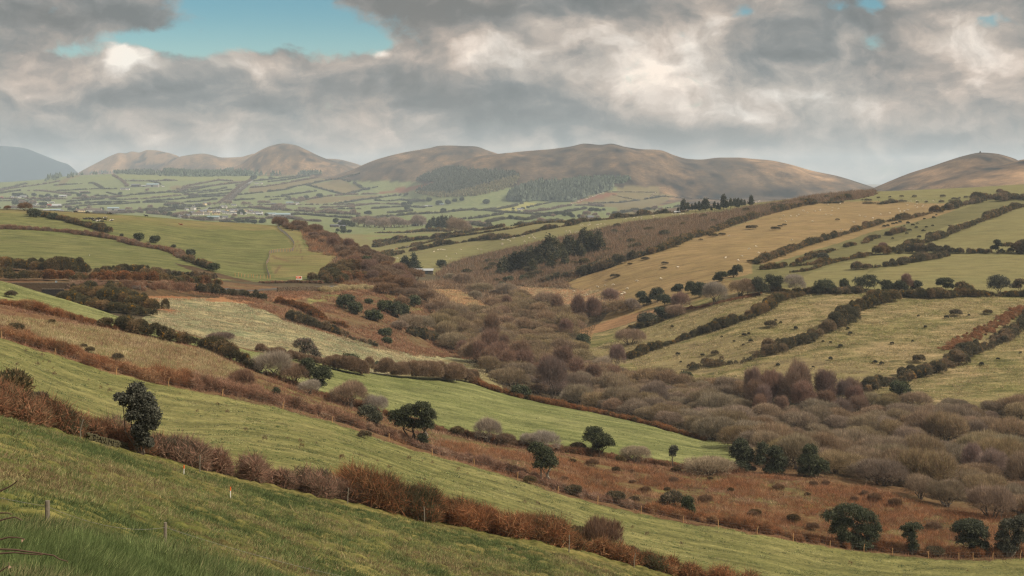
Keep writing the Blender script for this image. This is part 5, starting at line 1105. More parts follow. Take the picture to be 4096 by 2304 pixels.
for n_, (ln_, h_, lab) in enumerate((([(1150, 1282), (1230, 1302), (1300, 1320), (1380, 1346)], 2.2, 'dark gorse hedge along the upper edge of the rushy pasture'), ([(1400, 1352), (1470, 1375), (1500, 1385)], 1.6, 'short gorse hedge ending at the pasture edge'), ([(1120, 1215), (1200, 1235), (1280, 1275), (1380, 1310)], 1.8, 'brown bramble line down the bracken bank'), ([(1640, 1340), (1700, 1350), (1765, 1358)], 2.4, 'dark bushes at the foot of the bank by the willows'))):
    hedge(ln_, h_, 3.4, 'gorse', lab, dmin=400, seed=46 + n_, rag=.5, palette=P_BRAMBLE if n_ == 2 else None)
for px, py, s, sz, lab in ((1378, 1235, 2.1, 1.2, 'dark evergreen on the bracken bank, leftmost'), (1424, 1256, 1.9, 1.1, 'dark evergreen below the leftmost bank tree'), (1475, 1213, 1.1, .8, 'small round evergreen near the road bank'), (1500, 1282, 2.0, .9, 'wide low evergreen on the bracken bank'), (1545, 1250, 2.0, 1.1, 'dark evergreen beside the wide low one'), (1595, 1272, 2.3, 1.3, 'tallest dark evergreen on the bracken bank'), (1655, 1226, 2.2, 1.0, 'round dark evergreen above the valley meadow'), (1541, 1350, 1.6, 1.0, 'pale edged round evergreen at the foot of the bank'), (1550, 1375, 1.2, .9, 'smaller round evergreen at the foot of the bank'), (1758, 1275, .9, 1.2, 'small dark fir on the bank slope'),
    (1330, 1100, 1.7, .9, 'dark gorse under the cow spur'), (1365, 1080, 1.9, 1.0, 'dark shrub high on the road cutting'), (1400, 1095, 1.4, .9, 'dark shrub by the road cutting'), (1335, 960, 1.7, 1.2, 'dark evergreen halfway down the russet flank'), (1285, 972, .8, 1.0, 'small dark evergreen on the russet flank'), (1470, 1055, 1.7, 1.1, 'dark double evergreen on the russet flank'), (1430, 1078, 1.3, .8, 'low dark evergreen near the road bend'), (1487, 1092, 1.4, .7, 'flat dark evergreen above the road bend'), (1528, 1115, 1.6, 1.2, 'dark evergreen next to the bare trees by the road'), (1478, 1120, 1.2, 1.1, 'dark shrub at the inner road bank')):
    put_bush('evergreen_shrub', ('ever', px % 3), at(px, py, 400), s * .72, px, lab, 'shrub', None, (1, 1, .95), sz)
sr = np.random.default_rng(77); FL = [(1085, 905), (1150, 906), (1240, 925), (1320, 955), (1420, 1000), (1500, 1045), (1580, 1085), (1650, 1135), (1700, 1170), (1600, 1160), (1500, 1140), (1420, 1075), (1340, 1010), (1250, 960), (1180, 925)]
FW = np.array([at(a, b, 560) for a, b in FL]); lo, hi = FW[:, :2].min(0), FW[:, :2].max(0); cnt = 0; used = []
for _ in range(6000):
    x, y = sr.uniform(lo[0], hi[0]), sr.uniform(lo[1], hi[1] + 8); z = g(x, y); u, v = 2048 + F * x / y, HZ - F * z / y
    if not inside(FL, np.array([u]), np.array([v]))[0] or any((a - x) ** 2 + (b - y) ** 2 < 36 for a, b in used): continue
    used.append((x, y)); s = sr.uniform(.8, 1.5); t = sr.uniform(.8, 1.05); kk = 'brown' if sr.uniform() < .8 else 'rust'
    zone = 'on the crest of the spur' if v < 960 else 'on the russet flank of the spur' if v < 1060 else 'above the road bend below the spur'
    lab = ('large ' if s > 1.15 else 'small ') + ('brown leafless thorn ' if kk == 'brown' else 'tall reddish leafless thorn ') + zone
    put_bush('thorn_bush', (kk, cnt % (3 if kk == 'brown' else 2)), (x, y, z), s, sr.uniform(0, 6), lab, 'bush', lab, (t * 1.02, t * .93, t * .86), sr.uniform(.8, 1.2)); cnt += 1
    if cnt >= 85: break
for px, py, s, sz, lab in ((1120, 905, 2.0, 1.0, 'wide brown thicket at the start of the pale fence on the crest'), (1195, 918, 2.0, 1.0, 'wide dark brown thicket second along the crest'), (1260, 930, 2.0, .9, 'wide brown thicket third along the crest'), (1590, 1105, 2.2, 1.1, 'golden brown round bush on the end of the spur'), (1660, 1120, 2.0, 1.1, 'golden brown round bush below the two firs'), (1540, 1060, 2.4, .8, 'golden brown scrub on the brow of the spur')):
    put_bush('thorn_bush', ('brown', px % 3), at(px, py, 560), s, px, lab, 'bush', None, (.92, .78, .62) if px > 1500 else (.82, .74, .7), sz)
# bank bushes between road and valley meadow
BK = [(1600, 1160), (1680, 1170), (1760, 1205), (1800, 1255), (1760, 1290), (1690, 1250), (1620, 1195)]
for i, (px, py) in enumerate(((1570, 1165), (1610, 1150), (1650, 1160), (1690, 1175), (1640, 1190), (1700, 1205), (1740, 1225), (1680, 1225), (1760, 1250), (1720, 1250), (1800, 1270), (1590, 1185), (1540, 1175), (1610, 1220))):
    put_bush('thorn_bush', ('brown', i % 3), at(px, py, 540), 1.2 + .4 * math.sin(i * 1.7), i, 'brown leafless bush on the steep bank between road and valley meadow', 'bush', 'bushes on the road bank', (.95, .9, .85), 1.0)

# ================================================================== the far slope: gorse hedges and thorn rows
GH = [
 (zF((1050, 895), (1300, 805), (1500, 725), (1700, 655), (2000, 565), (2300, 475), (2576, 395)) + zG((500, 402), (900, 355), (1180, 275)), 2.6, 3.2, 0.1, 'long dark gorse hedge under the tan sheep hillside'),
 (zG((1200, 268), (1340, 262)), 3.6, 4, 0, 'isolated dark gorse hump in the gap of the long hedge'),
 (zG((1440, 222), (1520, 205), (1650, 155), (1800, 135), (1950, 110)), 3.2, 4, 0, 'dark gorse hedge rising to the top field corner'),
 (zG((1870, 85), (2000, 72), (2130, 68), (2250, 45), (2400, 30), (2600, 20)), 4.0, 5, .1, 'tall dark gorse hedge at the top corner of the hillside'),
 (zG((2230, 98), (2350, 75), (2500, 70), (2620, 80)), 4.0, 5, .1, 'second tall gorse hedge at the top corner of the hillside'),
 (zF((1600, 875), (1750, 815), (1900, 765), (2100, 695), (2300, 650), (2450, 620)) + zG((300, 660), (520, 615), (700, 572), (850, 520)), 2.0, 2.6, .28, 'broken line of gorse between the two olive fields'),
 (zG((700, 835), (800, 810), (900, 782), (1000, 745), (1150, 705), (1350, 635), (1600, 535), (1750, 470), (1950, 395), (2200, 305), (2400, 215), (2600, 165)), 3.0, 3.6, .12, 'long gorse hedge climbing between olive field and hay field'),
 (zG((410, 880), (520, 880), (640, 870), (750, 875)), 3.2, 5, 0, 'brown gorse clump below a pale bare tree on the hillside'),
 (zG((830, 868), (900, 862), (1050, 860), (1250, 860), (1500, 868), (1720, 862)), 4.2, 5, 0, 'tall dark gorse hedge between the two hay fields'),
 (zG((1750, 862), (1900, 860), (2060, 862)), 2.4, 4, .1, 'lower gappy part of the hay field hedge'),
 (zG((2080, 868), (2250, 865), (2450, 865), (2650, 870)), 4.6, 6, 0, 'massive dark hedge by the frame edge under a lone tree'),
 (zG((80, 1115), (300, 1085), (500, 1062), (700, 1045), (850, 1010), (1000, 985), (1250, 945), (1480, 890)), 3.8, 4.6, 0, 'thick rounded gorse hedge slanting across the hay fields'),
 (zF((1100, 965), (1250, 950), (1400, 935), (1650, 910), (1900, 885), (2150, 848), (2350, 812), (2440, 800)), 1.8, 3, .2, 'low dark hedge beneath the lone grey green tree'),
 (zF((1500, 1000), (1630, 990), (1750, 965), (1900, 910), (2100, 860), (2250, 830)), 1.4, 2, .1, 'thin brown fenced hedge bordering the small hay field'),
 (z8((-60, 402), (0, 402), (200, 412), (400, 420), (550, 420)), 2.2, 4, 0, 'dark hedge bank under the row of dark trees'),
 (z8((560, 420), (700, 424), (900, 415), (1100, 405), (1250, 440)), 2.0, 3.4, 0, 'brown bank with bracken beneath the umbrella shaped pine'),
 (z8((1260, 455), (1500, 462), (1700, 460), (1850, 455)), 2.6, 4, 0, 'dark gorse hedge along the lower side of the hay field'),
 (z8((1860, 452), (2100, 450), (2300, 452), (2600, 452)), 2.4, 4, 0, 'brown gorse hedge leaving the frame under the big grey bush'),
 (z7((1120, 1062), (1250, 1010), (1400, 950), (1500, 915), (1650, 865)), 2.6, 3.6, .05, 'lower end of the first slanting gorse hedge on the rough hillside'),
 (z7((1650, 865), (1800, 815), (2000, 760), (2200, 690), (2400, 610), (2490, 575)) + z8((90, 492), (200, 470), (350, 445)), 2.9, 4, 0, 'first slanting gorse hedge on the rough hillside'),
 (z7((1720, 1160), (1900, 1125), (2100, 1110), (2300, 1060), (2470, 1005)) + z8((100, 985), (250, 930), (400, 875), (550, 800), (700, 735), (820, 640)), 3.6, 5.4, 0, 'second slanting gorse hedge, the thickest on the rough hillside'),
 (z8((820, 600), (950, 560), (1050, 520), (1180, 475)), 3.6, 5, 0, 'upper bushy end of the thickest slanting hedge'),
 (z8((940, 1365), (1100, 1320), (1250, 1285), (1400, 1240), (1600, 1180), (1800, 1130)), 2.8, 5, 0, 'third slanting gorse hedge running down to the willows'),
 (z8((1800, 1110), (1900, 1040), (2050, 960), (2150, 930), (2300, 850), (2480, 720), (2600, 640)), 3.0, 5, 0, 'third slanting hedge, bracken edged part by the frame edge'),
 (z7((1050, 820), (1200, 760), (1300, 740), (1420, 700), (1550, 640)), 2.4, 3.6, .1, 'dark bush line beside the tan strip above the willows'),
 (z7((300, 320), (450, 280), (700, 240), (900, 185), (1100, 110), (1250, 60), (1400, 0)), 3.4, 6, .05, 'dark gorse edge at the bottom of the sapling scrub'),
 (zF((-300, 760), (-100, 690), (0, 645), (200, 555), (400, 515), (700, 395), (1000, 295), (1400, 195), (1700, 125), (1900, 105), (2280, 45)), 3.4, 5, .05, 'dark gorse edge between sapling scrub and tan hillside'),
 (zF((1880, 110), (2050, 105), (2250, 110), (2576, 112)) + zG((200, 125), (450, 140), (680, 110)), 1.3, 4, .3, 'low rushy brown line across the top of the tan hillside'),
 (zE((0, 962), (200, 948), (400, 922), (700, 842), (1000, 792), (1200, 752)), 2.8, 4, .15, 'dark gorse hedge above the sheep meadow'),
 (zE((1150, 748), (1500, 707), (1700, 687), (2000, 655), (2250, 625), (2560, 605)), 3.0, 4, .05, 'dark hedge along the far brow below the row of firs'),
 (zE((0, 868), (300, 825), (600, 762), (900, 738), (1140, 745)), 1.4, 3, 0, 'thin brown bank along the far brow'),
 (zD((140, 1235), (400, 1200), (600, 1160), (900, 1110), (1300, 1025), (1600, 985), (1900, 935), (2400, 875), (2600, 855)), 2.8, 4, .12, 'gorse hedge along the top of the sheep meadow near the two firs'),
 (zD((0, 1055), (200, 1015), (450, 970), (700, 935), (1000, 895), (1300, 865), (1520, 845)), 3.2, 6, 0, 'thick dark hedge through the valley mouth pastures'),
 (zD((0, 965), (200, 940), (300, 925), (450, 905), (630, 870)), 2.8, 6, .1, 'shorter dark hedge through the valley mouth pastures'),
 (zD((500, 1085), (700, 1050), (850, 1015), (1200, 925), (1600, 845), (2000, 795), (2300, 745)), 1.5, 3, 0, 'thin brown hedge curving past the lone bare tree'),
 (zD((1620, 825), (1750, 795), (1900, 755), (2100, 720), (2300, 695), (2576, 655)), 3.0, 5, .05, 'dark gorse hedge at the valley mouth below the pine clump'),
 (zD((790, 748), (900, 742), (1100, 735), (1300, 730), (1500, 738)), 2.6, 4, .2, 'gappy gorse hedge under the pine clump'),
 (zD((0, 770), (200, 768), (500, 765), (800, 758)), 1.4, 3, 0, 'thin dark hedge below the bare parkland trees'),
]
for k, (p, h, w, gap, lab) in enumerate(GH):
    hedge(p, h, w, 'gorse', lab, dmin=380, gap=gap, seed=60 + k, rag=.65, step=4, cover=2.4)
bk8 = hedge(z8((1740, 960), (1900, 880), (2000, 830), (2200, 720), (2350, 640), (2480, 560)), 1.3, 5, 'bracken', 'orange brown bracken beside the third slanting gorse hedge', name='bracken_bank', cat='bracken', dmin=390, seed=99)
hedge(z7((1400, 640), (1600, 590), (1800, 555), (2000, 510), (2200, 470), (2380, 425)), .9, 3, 'bracken', 'thin rust bracken line under the hillside tree belt', name='bracken_bank', cat='bracken', dmin=500, seed=98)
# tree row at the foot of the hay fields
TR = [((3095, 1168), [(3080, 1120, 26, 24), (3100, 1140, 28, 26), (3115, 1125, 22, 22)], 'leaf', P_PINE, 'dark evergreen at the head of the hillside tree belt'), ((3180, 1170), [(3175, 1125, 40, 26), (3190, 1145, 36, 24)], 'bare', P_GREY, 'round pale bare willow beside the dark evergreen of the tree row'),
 ((3300, 1174), [(3295, 1140, 44, 24), (3320, 1155, 36, 18), (3270, 1155, 28, 18)], 'leaf', P_HOLLY, 'dark low evergreen with a reddish top in the tree row'), ((3378, 1168), [(3378, 1135, 20, 18), (3382, 1152, 22, 16)], 'leaf', P_PINE, 'small dark pine between two larger trees of the row'), ((3462, 1160), [(3440, 1125, 32, 18), (3475, 1115, 36, 18), (3500, 1128, 26, 14), (3460, 1140, 46, 18)], 'leaf', P_PINE, 'broadest dark pine of the tree row'),
 ((3550, 1172), [(3545, 1135, 26, 14), (3555, 1150, 32, 16)], 'leaf', P_PINE, 'wind shaped pine next to the pinkish bare tree'), ((3610, 1176), [(3600, 1138, 24, 16), (3612, 1155, 26, 18)], 'leaf', P_PINE, 'dark pine under the pinkish bare tree'), ((3630, 1172), [(3625, 1120, 18, 22), (3635, 1140, 20, 18)], 'bare', P_RUST, 'pinkish bare tree rising from the tree row'), ((3668, 1170), [(3665, 1136, 24, 12), (3660, 1150, 20, 10)], 'leaf', P_PINE, 'small umbrella shaped pine right of the pinkish tree'),
 ((3785, 1178), [(3780, 1124, 36, 12), (3765, 1135, 22, 10), (3795, 1145, 24, 12)], 'leaf', P_PINE, 'umbrella shaped pine standing clear of the row'), ((3855, 1182), [(3845, 1142, 26, 16), (3865, 1155, 32, 18)], 'leaf', P_GORSE, 'dark brown rounded tree right of the umbrella pine'), ((4000, 1180), [(3990, 1125, 46, 26), (4020, 1140, 30, 22), (3975, 1145, 30, 20)], 'leaf', P_HOLLYGREY, 'large grey green rounded tree near the frame edge'), ((4085, 1176), [(4080, 1130, 26, 14), (4065, 1145, 22, 10)], 'leaf', P_GORSE, 'brown gorse tree at the frame edge of the row'),
 ((3040, 1182), [(3030, 1135, 30, 26), (3045, 1155, 34, 24)], 'leaf', P_PINE, 'dark evergreen behind the big bare tree of the belt'), ((2990, 1185), [(2985, 1140, 26, 22), (3000, 1160, 28, 20)], 'bare', P_WILLOW, 'greyish bare tree in the belt under the small hay field'), ((2935, 1110), [(2950, 1078, 24, 20), (2930, 1095, 24, 16)], 'leaf', P_PINE, 'dark pine on the top corner of the tree belt'), ((2880, 1125), [(2885, 1100, 28, 14), (2870, 1115, 22, 12)], 'leaf', P_PINE, 'flat dark pine near the lower corner of the tan hillside'), ((2765, 1170), [(2762, 1142, 20, 16), (2758, 1155, 22, 14)], 'leaf', P_PINE, 'dark pine with a bare stem beside the tan hillside'), ((2712, 1185), [(2715, 1148, 18, 12), (2705, 1160, 20, 12)], 'leaf', P_PINE, 'flat topped pine over the belt, paler stem'),
 ((2630, 1210), [(2630, 1170, 30, 20), (2615, 1190, 28, 16)], 'leaf', P_PINE, 'dense dark pine at the lower end of the tree belt'), ((2575, 1225), [(2565, 1182, 24, 18), (2580, 1205, 28, 18)], 'leaf', P_HOLLY, 'dark evergreen next to the dense belt pine'), ((2660, 1225), [(2655, 1195, 30, 18), (2675, 1205, 26, 16)], 'leaf', P_HOLLY, 'broad evergreen in the middle of the tree belt'), ((2800, 1190), [(2800, 1150, 30, 22), (2790, 1172, 28, 18)], 'leaf', P_HOLLY, 'dark evergreen just left of the big round bare tree'), ((2530, 1245), [(2525, 1215, 26, 16), (2540, 1230, 24, 14)], 'bare', P_WILLOW, 'brown bare bush at the lower end of the belt'), ((2585, 1300), [(2590, 1270, 44, 20), (2580, 1290, 38, 20)], 'leaf', P_HOLLYGREY, 'grey tipped dark tree alone below the tan strip'),
 ((3295, 1048), [(3290, 1025, 22, 14), (3300, 1030, 18, 12)], 'leaf', P_HOLLYGREY, 'lone grey green tree above the small hay field'), ((3990, 1010), [(3988, 968, 16, 10), (3995, 980, 16, 8), (3980, 992, 18, 10)], 'leaf', P_PINE, 'lone dark tree with a pale forked trunk on the massive hedge'), ((4045, 1012), [(4035, 980, 26, 10), (4065, 985, 24, 10)], 'leaf', P_GORSE, 'low dark mound of trees behind the massive hedge'), ((3532, 1000), [(3530, 985, 16, 10)], 'bare', P_RUST, 'pale fuzzy bare tree on the brown gorse clump'), ((3466, 905), [(3465, 897, 14, 8)], 'bare', P_BROWN, 'fuzzy brown bush on the long gorse hedge'), ((4000, 770), [(3998, 766, 12, 8)], 'bare', P_BROWN, 'brown bare bush in the top green field')]
for k, (b, lb, st, pl_, lab) in enumerate(TR):
    tree_px('pine_tree' if pl_ is P_PINE else 'bare_tree' if st == 'bare' else 'evergreen_tree', b, lb, st, pl_, lab, dmin=500, n=4200, size=.42 if st == 'leaf' else .36, seed=k, trunks=3)
# gorse and rush tufts dotted over the fields
def dots(lst, key, s, lab, cat, name, group, dmin=380, tint=(1, 1, 1), sz=1.0):
    for i, (px, py) in enumerate(lst):
        put_bush(name, (key, i % 2), at(px, py, dmin), s * (1 + .3 * math.sin(i * 2.3)), i * 1.1, lab, cat, group, tint, sz)
dots(z8((775, 770), (795, 820), (530, 890), (440, 895), (400, 905), (605, 900), (270, 770), (75, 690), (120, 710), (700, 945), (1400, 890), (1200, 915), (605, 1065), (435, 1140), (1030, 1100), (1520, 755), (1455, 645), (1725, 665), (1940, 640), (2220, 1065), (2060, 1120), (2440, 1000), (1100, 1110), (95, 1125)) + z7((2025, 845), (2240, 835), (2285, 820), (2145, 892), (2310, 895), (2235, 925), (1545, 750), (1600, 1020), (1630, 1090), (1840, 1030)), 'heath', .95, 'small dark gorse tuft dotted on the rough hillside', 'gorse', 'gorse_tuft', 'gorse tufts on the rough hillside')
for (px, py), s, lab in ((z8((1820, 640))[0], 1.7, 'wide gorse bush with orange flowers in the rough hillside field'), (z8((2118, 625))[0], 1.2, 'dark round gorse bush right of the orange flowered one'), (z8((30, 750))[0], 1.7, 'large dark gorse bush left of the thickest slanting hedge'), (z7((1960, 1015))[0], 1.1, 'upright dark gorse bush in the tussocky strip'), (z8((1460, 1085))[0], 1.6, 'wide gorse bush beside the third slanting hedge')):
    put_bush('gorse_bush', ('gorse', int(px) % 3), at(px, py, 380), s, px, lab, 'gorse')
for (px, py), s, lab in ((zF((980, 440))[0], 2.6, 'largest dark gorse bush on the tan hillside'), (zF((1035, 415))[0], 1.4, 'dark gorse bush touching the largest one'), (zF((1300, 450))[0], 2.2, 'wide dark gorse bush right of the largest one'), (zF((1357, 412))[0], 1.3, 'round gorse bush between two others on the tan hillside'), (zF((1410, 392))[0], 1.2, 'upper small gorse bush on the tan hillside'), (zF((2093, 325))[0], 1.2, 'lone dark gorse bush high on the tan hillside'), (zF((490, 540))[0], 2.2, 'flat dark gorse bush by the scrub edge'), (zF((600, 522))[0], 1.8, 'flatter gorse bush beside the scrub edge pair'), (zF((335, 582))[0], 1.0, 'small flat gorse tuft under the scrub edge pair'), (zF((300, 545))[0], 1.6, 'gorse bush hugging the scrub edge'),
    (z7((1280, 95))[0], 1.7, 'dark oval gorse bush on the lower tan hillside'), (z7((1140, 142))[0], 1.1, 'smaller gorse bush below the oval one'), (z7((1478, 138))[0], 1.4, 'upper of two flat gorse tufts on the tan hillside'), (z7((1462, 182))[0], 1.2, 'lower of two flat gorse tufts on the tan hillside'), (z7((995, 265))[0], 2.0, 'dark gorse bush nearest the marsh on the tan hillside'), (zF((975, 870))[0], 1.5, 'flat gorse bush near the lower end of the long hedge'), (zF((1025, 880))[0], 1.1, 'smaller gorse bush near the lower end of the long hedge'), (zF((1585, 650))[0], 1.0, 'small pair of gorse tufts in the tan field'), (zG((275, 895))[0], 1.8, 'rounded gorse bush below the brown clump'), (zG((365, 893))[0], .9, 'small gorse tuft beside the rounded bush')):
    put_bush('gorse_bush', ('gorse', int(px) % 3), at(px, py, 560), s, px, lab, 'gorse', None, (.9, .9, .9), .62)
dots(zG((300, 90), (250, 95), (180, 80), (600, 92), (640, 100), (1000, 118), (760, 110), (820, 108), (1600, 75), (1540, 82), (1480, 92), (1720, 50), (1800, 48), (1620, 52), (950, 38), (760, 35), (590, 40), (1380, 38), (420, 50), (1130, 118), (1350, 118), (1480, 118)), 'rush', 2.2, 'brown rush tuft near the top fence of the hillside', 'rushes', 'rush_tuft', 'rush tufts near the top fence', 700)
dots(zG((690, 430), (740, 418), (800, 470), (930, 460), (985, 495), (820, 515), (860, 430), (1100, 365), (1220, 465), (1240, 350), (1280, 305), (640, 440), (560, 470), (720, 540), (500, 480), (1130, 490), (1000, 430), (880, 540), (630, 655), (840, 582), (1020, 640), (1470, 465), (1090, 545), (1185, 580)), 'heath', 1.5, 'small gorse tuft dotted over the olive field', 'gorse', 'gorse_tuft', 'gorse tufts on the olive field', 600, (1, 1, 1), .8)

SCR = np.random.default_rng(55)
SP_ = [(1800, 1090), (1921, 1030), (2131, 985), (2379, 930), (2545, 897), (2752, 872), (3000, 840), (3300, 790), (3420, 790), (3080, 850), (2760, 945), (2420, 1055), (2250, 1120), (2000, 1140)]
k = 0
while k < 60:
    u, v = SCR.uniform(1800, 3400), SCR.uniform(790, 1140)
    if not inside(SP_, np.array([u]), np.array([v]))[0]: continue
    put_bush('gorse_bush', ('gorse', k % 3), at(u, v, 760), SCR.uniform(1.4, 3.0), k, 'dark gorse clump standing in the brown sapling scrub', 'gorse', 'gorse clumps in the sapling scrub', (.85, .9, .85), SCR.uniform(.6, 1.1)); k += 1

hedge([(1262, 1124), (1310, 1112), (1350, 1098), (1395, 1086)], 4.2, 9, 'gorse', 'dark gorse covering the steep side of the road cutting', name='gorse_bank', cat='gorse', dmin=575, seed=301, palette=np.concatenate([P_GORSE, P_BRAMBLE[:2]]))
hedge([(1300, 1132), (1370, 1124), (1440, 1118), (1500, 1124)], 3.6, 7, 'gorse', 'dark bramble and gorse at the foot of the spur', name='gorse_bank', cat='gorse', dmin=585, seed=302, palette=np.concatenate([P_GORSE, P_BRAMBLE]))
hedge([(1520, 1118), (1560, 1112), (1600, 1125), (1640, 1150)], 4.6, 8, 'bare', 'continuous brown scrub wrapping the end of the spur', name='thicket', cat='thicket', dmin=600, seed=303)
hedge([(1420, 1010), (1470, 1030), (1520, 1058), (1570, 1090)], 4.0, 9, 'bare', 'continuous brown scrub along the outer brow of the spur', name='thicket', cat='thicket', dmin=700, seed=304)
for i, (px, py) in enumerate(z6((1880, 300), (2000, 340), (2080, 400), (2180, 420), (2300, 430), (2420, 440), (2120, 480), (2380, 540), (2300, 560), (2450, 610), (1950, 690), (2080, 720), (2200, 760), (2330, 720), (2440, 760), (1760, 760), (1850, 830), (2000, 840), (2150, 860), (2300, 870), (2420, 900), (1600, 790), (1480, 770), (1380, 770), (1900, 960), (2060, 1000), (2180, 1090), (2350, 1080), (2450, 1040)) + z7((60, 480), (180, 560), (320, 560), (420, 600), (520, 640), (640, 620), (740, 640), (120, 700), (250, 760), (380, 740), (480, 800))):
    put_bush('willow_tree', ('willow' if i % 3 else 'olive', i % 5 if i % 3 else i % 2), at(px, py, 420), 1.25 + .45 * math.sin(i * 2.7), i, 'grey brown dome shaped willow standing in the narrow part of the valley', 'tree', 'dome willows of the narrow valley', (.98, .95, .92), 1.0 + .2 * math.sin(i * 1.3))
for i, (px, py) in enumerate(z7((230, 690), (540, 640), (645, 740), (110, 300), (640, 560), (860, 590)) + z6((2380, 360), (2010, 290), (2440, 320))):
    put_bush('evergreen_shrub', ('ever', i % 3), at(px, py, 420), 1.2 + .3 * math.sin(i), i, 'dark evergreen shrub scattered among the dome willows', 'shrub', 'evergreens among the dome willows', (1, 1, .95), 1.0)
# ================================================================== conifers
def fir_proto(key, seed, h, w, n, palette, open_=0.0, size=.5):
    r = np.random.default_rng(seed); lay = 11; lb = []
    for k in range(lay):
        t = (k + .3) / lay; zz = h * (.14 + open_ + (.86 - open_) * t); rad = w * (1 - t) ** .75 * r.uniform(.7, 1.2) + .12 * w
        for j in range(4):
            a = r.uniform(0, 6.28); q = rad * r.uniform(.35, .6)
            lb.append((q * math.cos(a), q * math.sin(a), zz + r.normal() * h * .015, rad * .55, rad * .55, h * .05))
    T, C = leaf_crown(lb, n, r, palette, size, .3, 8)
    tm = MB().tube([(0, 0, -.6), (0, 0, h * .5), (0, 0, h * .97)], [h * .018, h * .012, .03], 6)
    for k in range(8):
        a = r.uniform(0, 6.28); zz = h * r.uniform(.15, .6); tm.tube([(0, 0, zz), (w * .6 * math.cos(a), w * .6 * math.sin(a), zz + .2)], [h * .004, .02], 3)
    PROTO[key] = (tri_mesh('crown', T, C), tm.mesh('trunk', BARK))
def put_tree(name, key, loc, s, rz, label, cat='tree', group=None, tint=(1, 1, 1), sz=1.0):
    cm, tm = PROTO[key]
    e = empty(name, loc, rz, (s, s, s * sz)); tag(e, label, cat, group); c = obj('crown', cm, e); c.color = (*tint, 1); obj('trunk', tm, e); return e
for i in range(3): fir_proto(('fir', i), 400 + i, 10, 3.0, 2600, P_PINE, .06, .75)
for i in range(2): fir_proto(('pine', i), 410 + i, 10, 2.6, 1500, P_PINE, .22, .75)
fr = np.random.default_rng(9)
# stand of firs between scrub and sheep meadow
ST = [(2395, 1015, 92), (2365, 1018, 88), (2335, 1020, 98), (2310, 1025, 70), (2290, 1030, 78), (2270, 1034, 88), (2250, 1040, 66), (2232, 1045, 80), (2215, 1050, 96), (2195, 1056, 104), (2178, 1060, 88), (2160, 1066, 86), (2142, 1070, 78), (2125, 1076, 86), (2108, 1080, 76), (2090, 1084, 88), (2072, 1088, 72), (2055, 1092, 82), (2036, 1096, 74), (2018, 1100, 70), (2000, 1103, 62), (2325, 1042, 66), (2260, 1062, 60), (2205, 1072, 60), (2130, 1094, 58)]
for i, (px, py, hp) in enumerate(ST):
    loc = at(px, py, 780); s = hp * loc[1] / F / 10
    big = i in (2, 9)
    put_tree('fir_tree', (('fir' if i % 3 or big else 'pine'), i % 2), loc, s * (1.0 if not big else 1.05), i, 'tallest pointed fir in the stand' if i == 9 else 'broad dark fir at the upper end of the stand' if i == 2 else 'dark fir in the dense stand between scrub and sheep meadow', 'tree', None if big else 'firs of the stand', (1.2, 1.1, 1.0), 1.0)
for px, py, hp, k, w, lab in ((1618, 1090, 64, 0, 1.35, 'shorter broad fir of the pair by the white roofed barn'), (1656, 1090, 74, 1, 1.1, 'taller fir of the pair by the white roofed barn')):
    loc = at(px, py, 860); s = hp * loc[1] / F / 10; put_tree('fir_tree', ('fir', k), loc, s * w, k, lab, 'tree', None, (.95, 1, 1), 1 / w)
e = put_bush('evergreen_shrub', ('ever', 2), at(1765, 1070, 860), 1.9, 0, 'round dark tree alone beside the sapling scrub', 'tree')
SK = [(2733, 848, 50, 'fir'), (2752, 848, 38, 'pine'), (2768, 847, 32, 'pine'), (2782, 846, 36, 'pine'), (2797, 845, 38, 'fir'), (2822, 842, 46, 'fir'), (2858, 842, 34, 'pine'), (2872, 840, 28, 'fir'), (2894, 838, 58, 'fir'), (2908, 838, 36, 'pine'), (2922, 836, 42, 'pine'), (2938, 834, 40, 'pine'), (2952, 832, 38, 'fir'), (2966, 830, 34, 'pine'), (2978, 828, 28, 'pine'), (3004, 824, 40, 'fir'), (2846, 843, 18, 'fir'), (2712, 850, 20, 'fir')]
for i, (px, py, hp, k) in enumerate(SK):
    loc = at(px, py, 1000); s = hp * loc[1] / F / 10; w = 1.5 if i == 5 else 1.0
    put_tree('pine_tree', (k, i % 2), loc, s * w, i, {5: 'broad bushy pine in the row on the brow', 8: 'tallest pine in the row on the brow', 15: 'last pine of the row, standing apart on the brow', 0: 'first tall pine of the row on the brow'}.get(i, 'dark pine in the windswept row on the brow'), 'tree', None if i in (0, 5, 8, 15) else 'pines of the row on the brow', (.9, .9, .9), 1 / w)

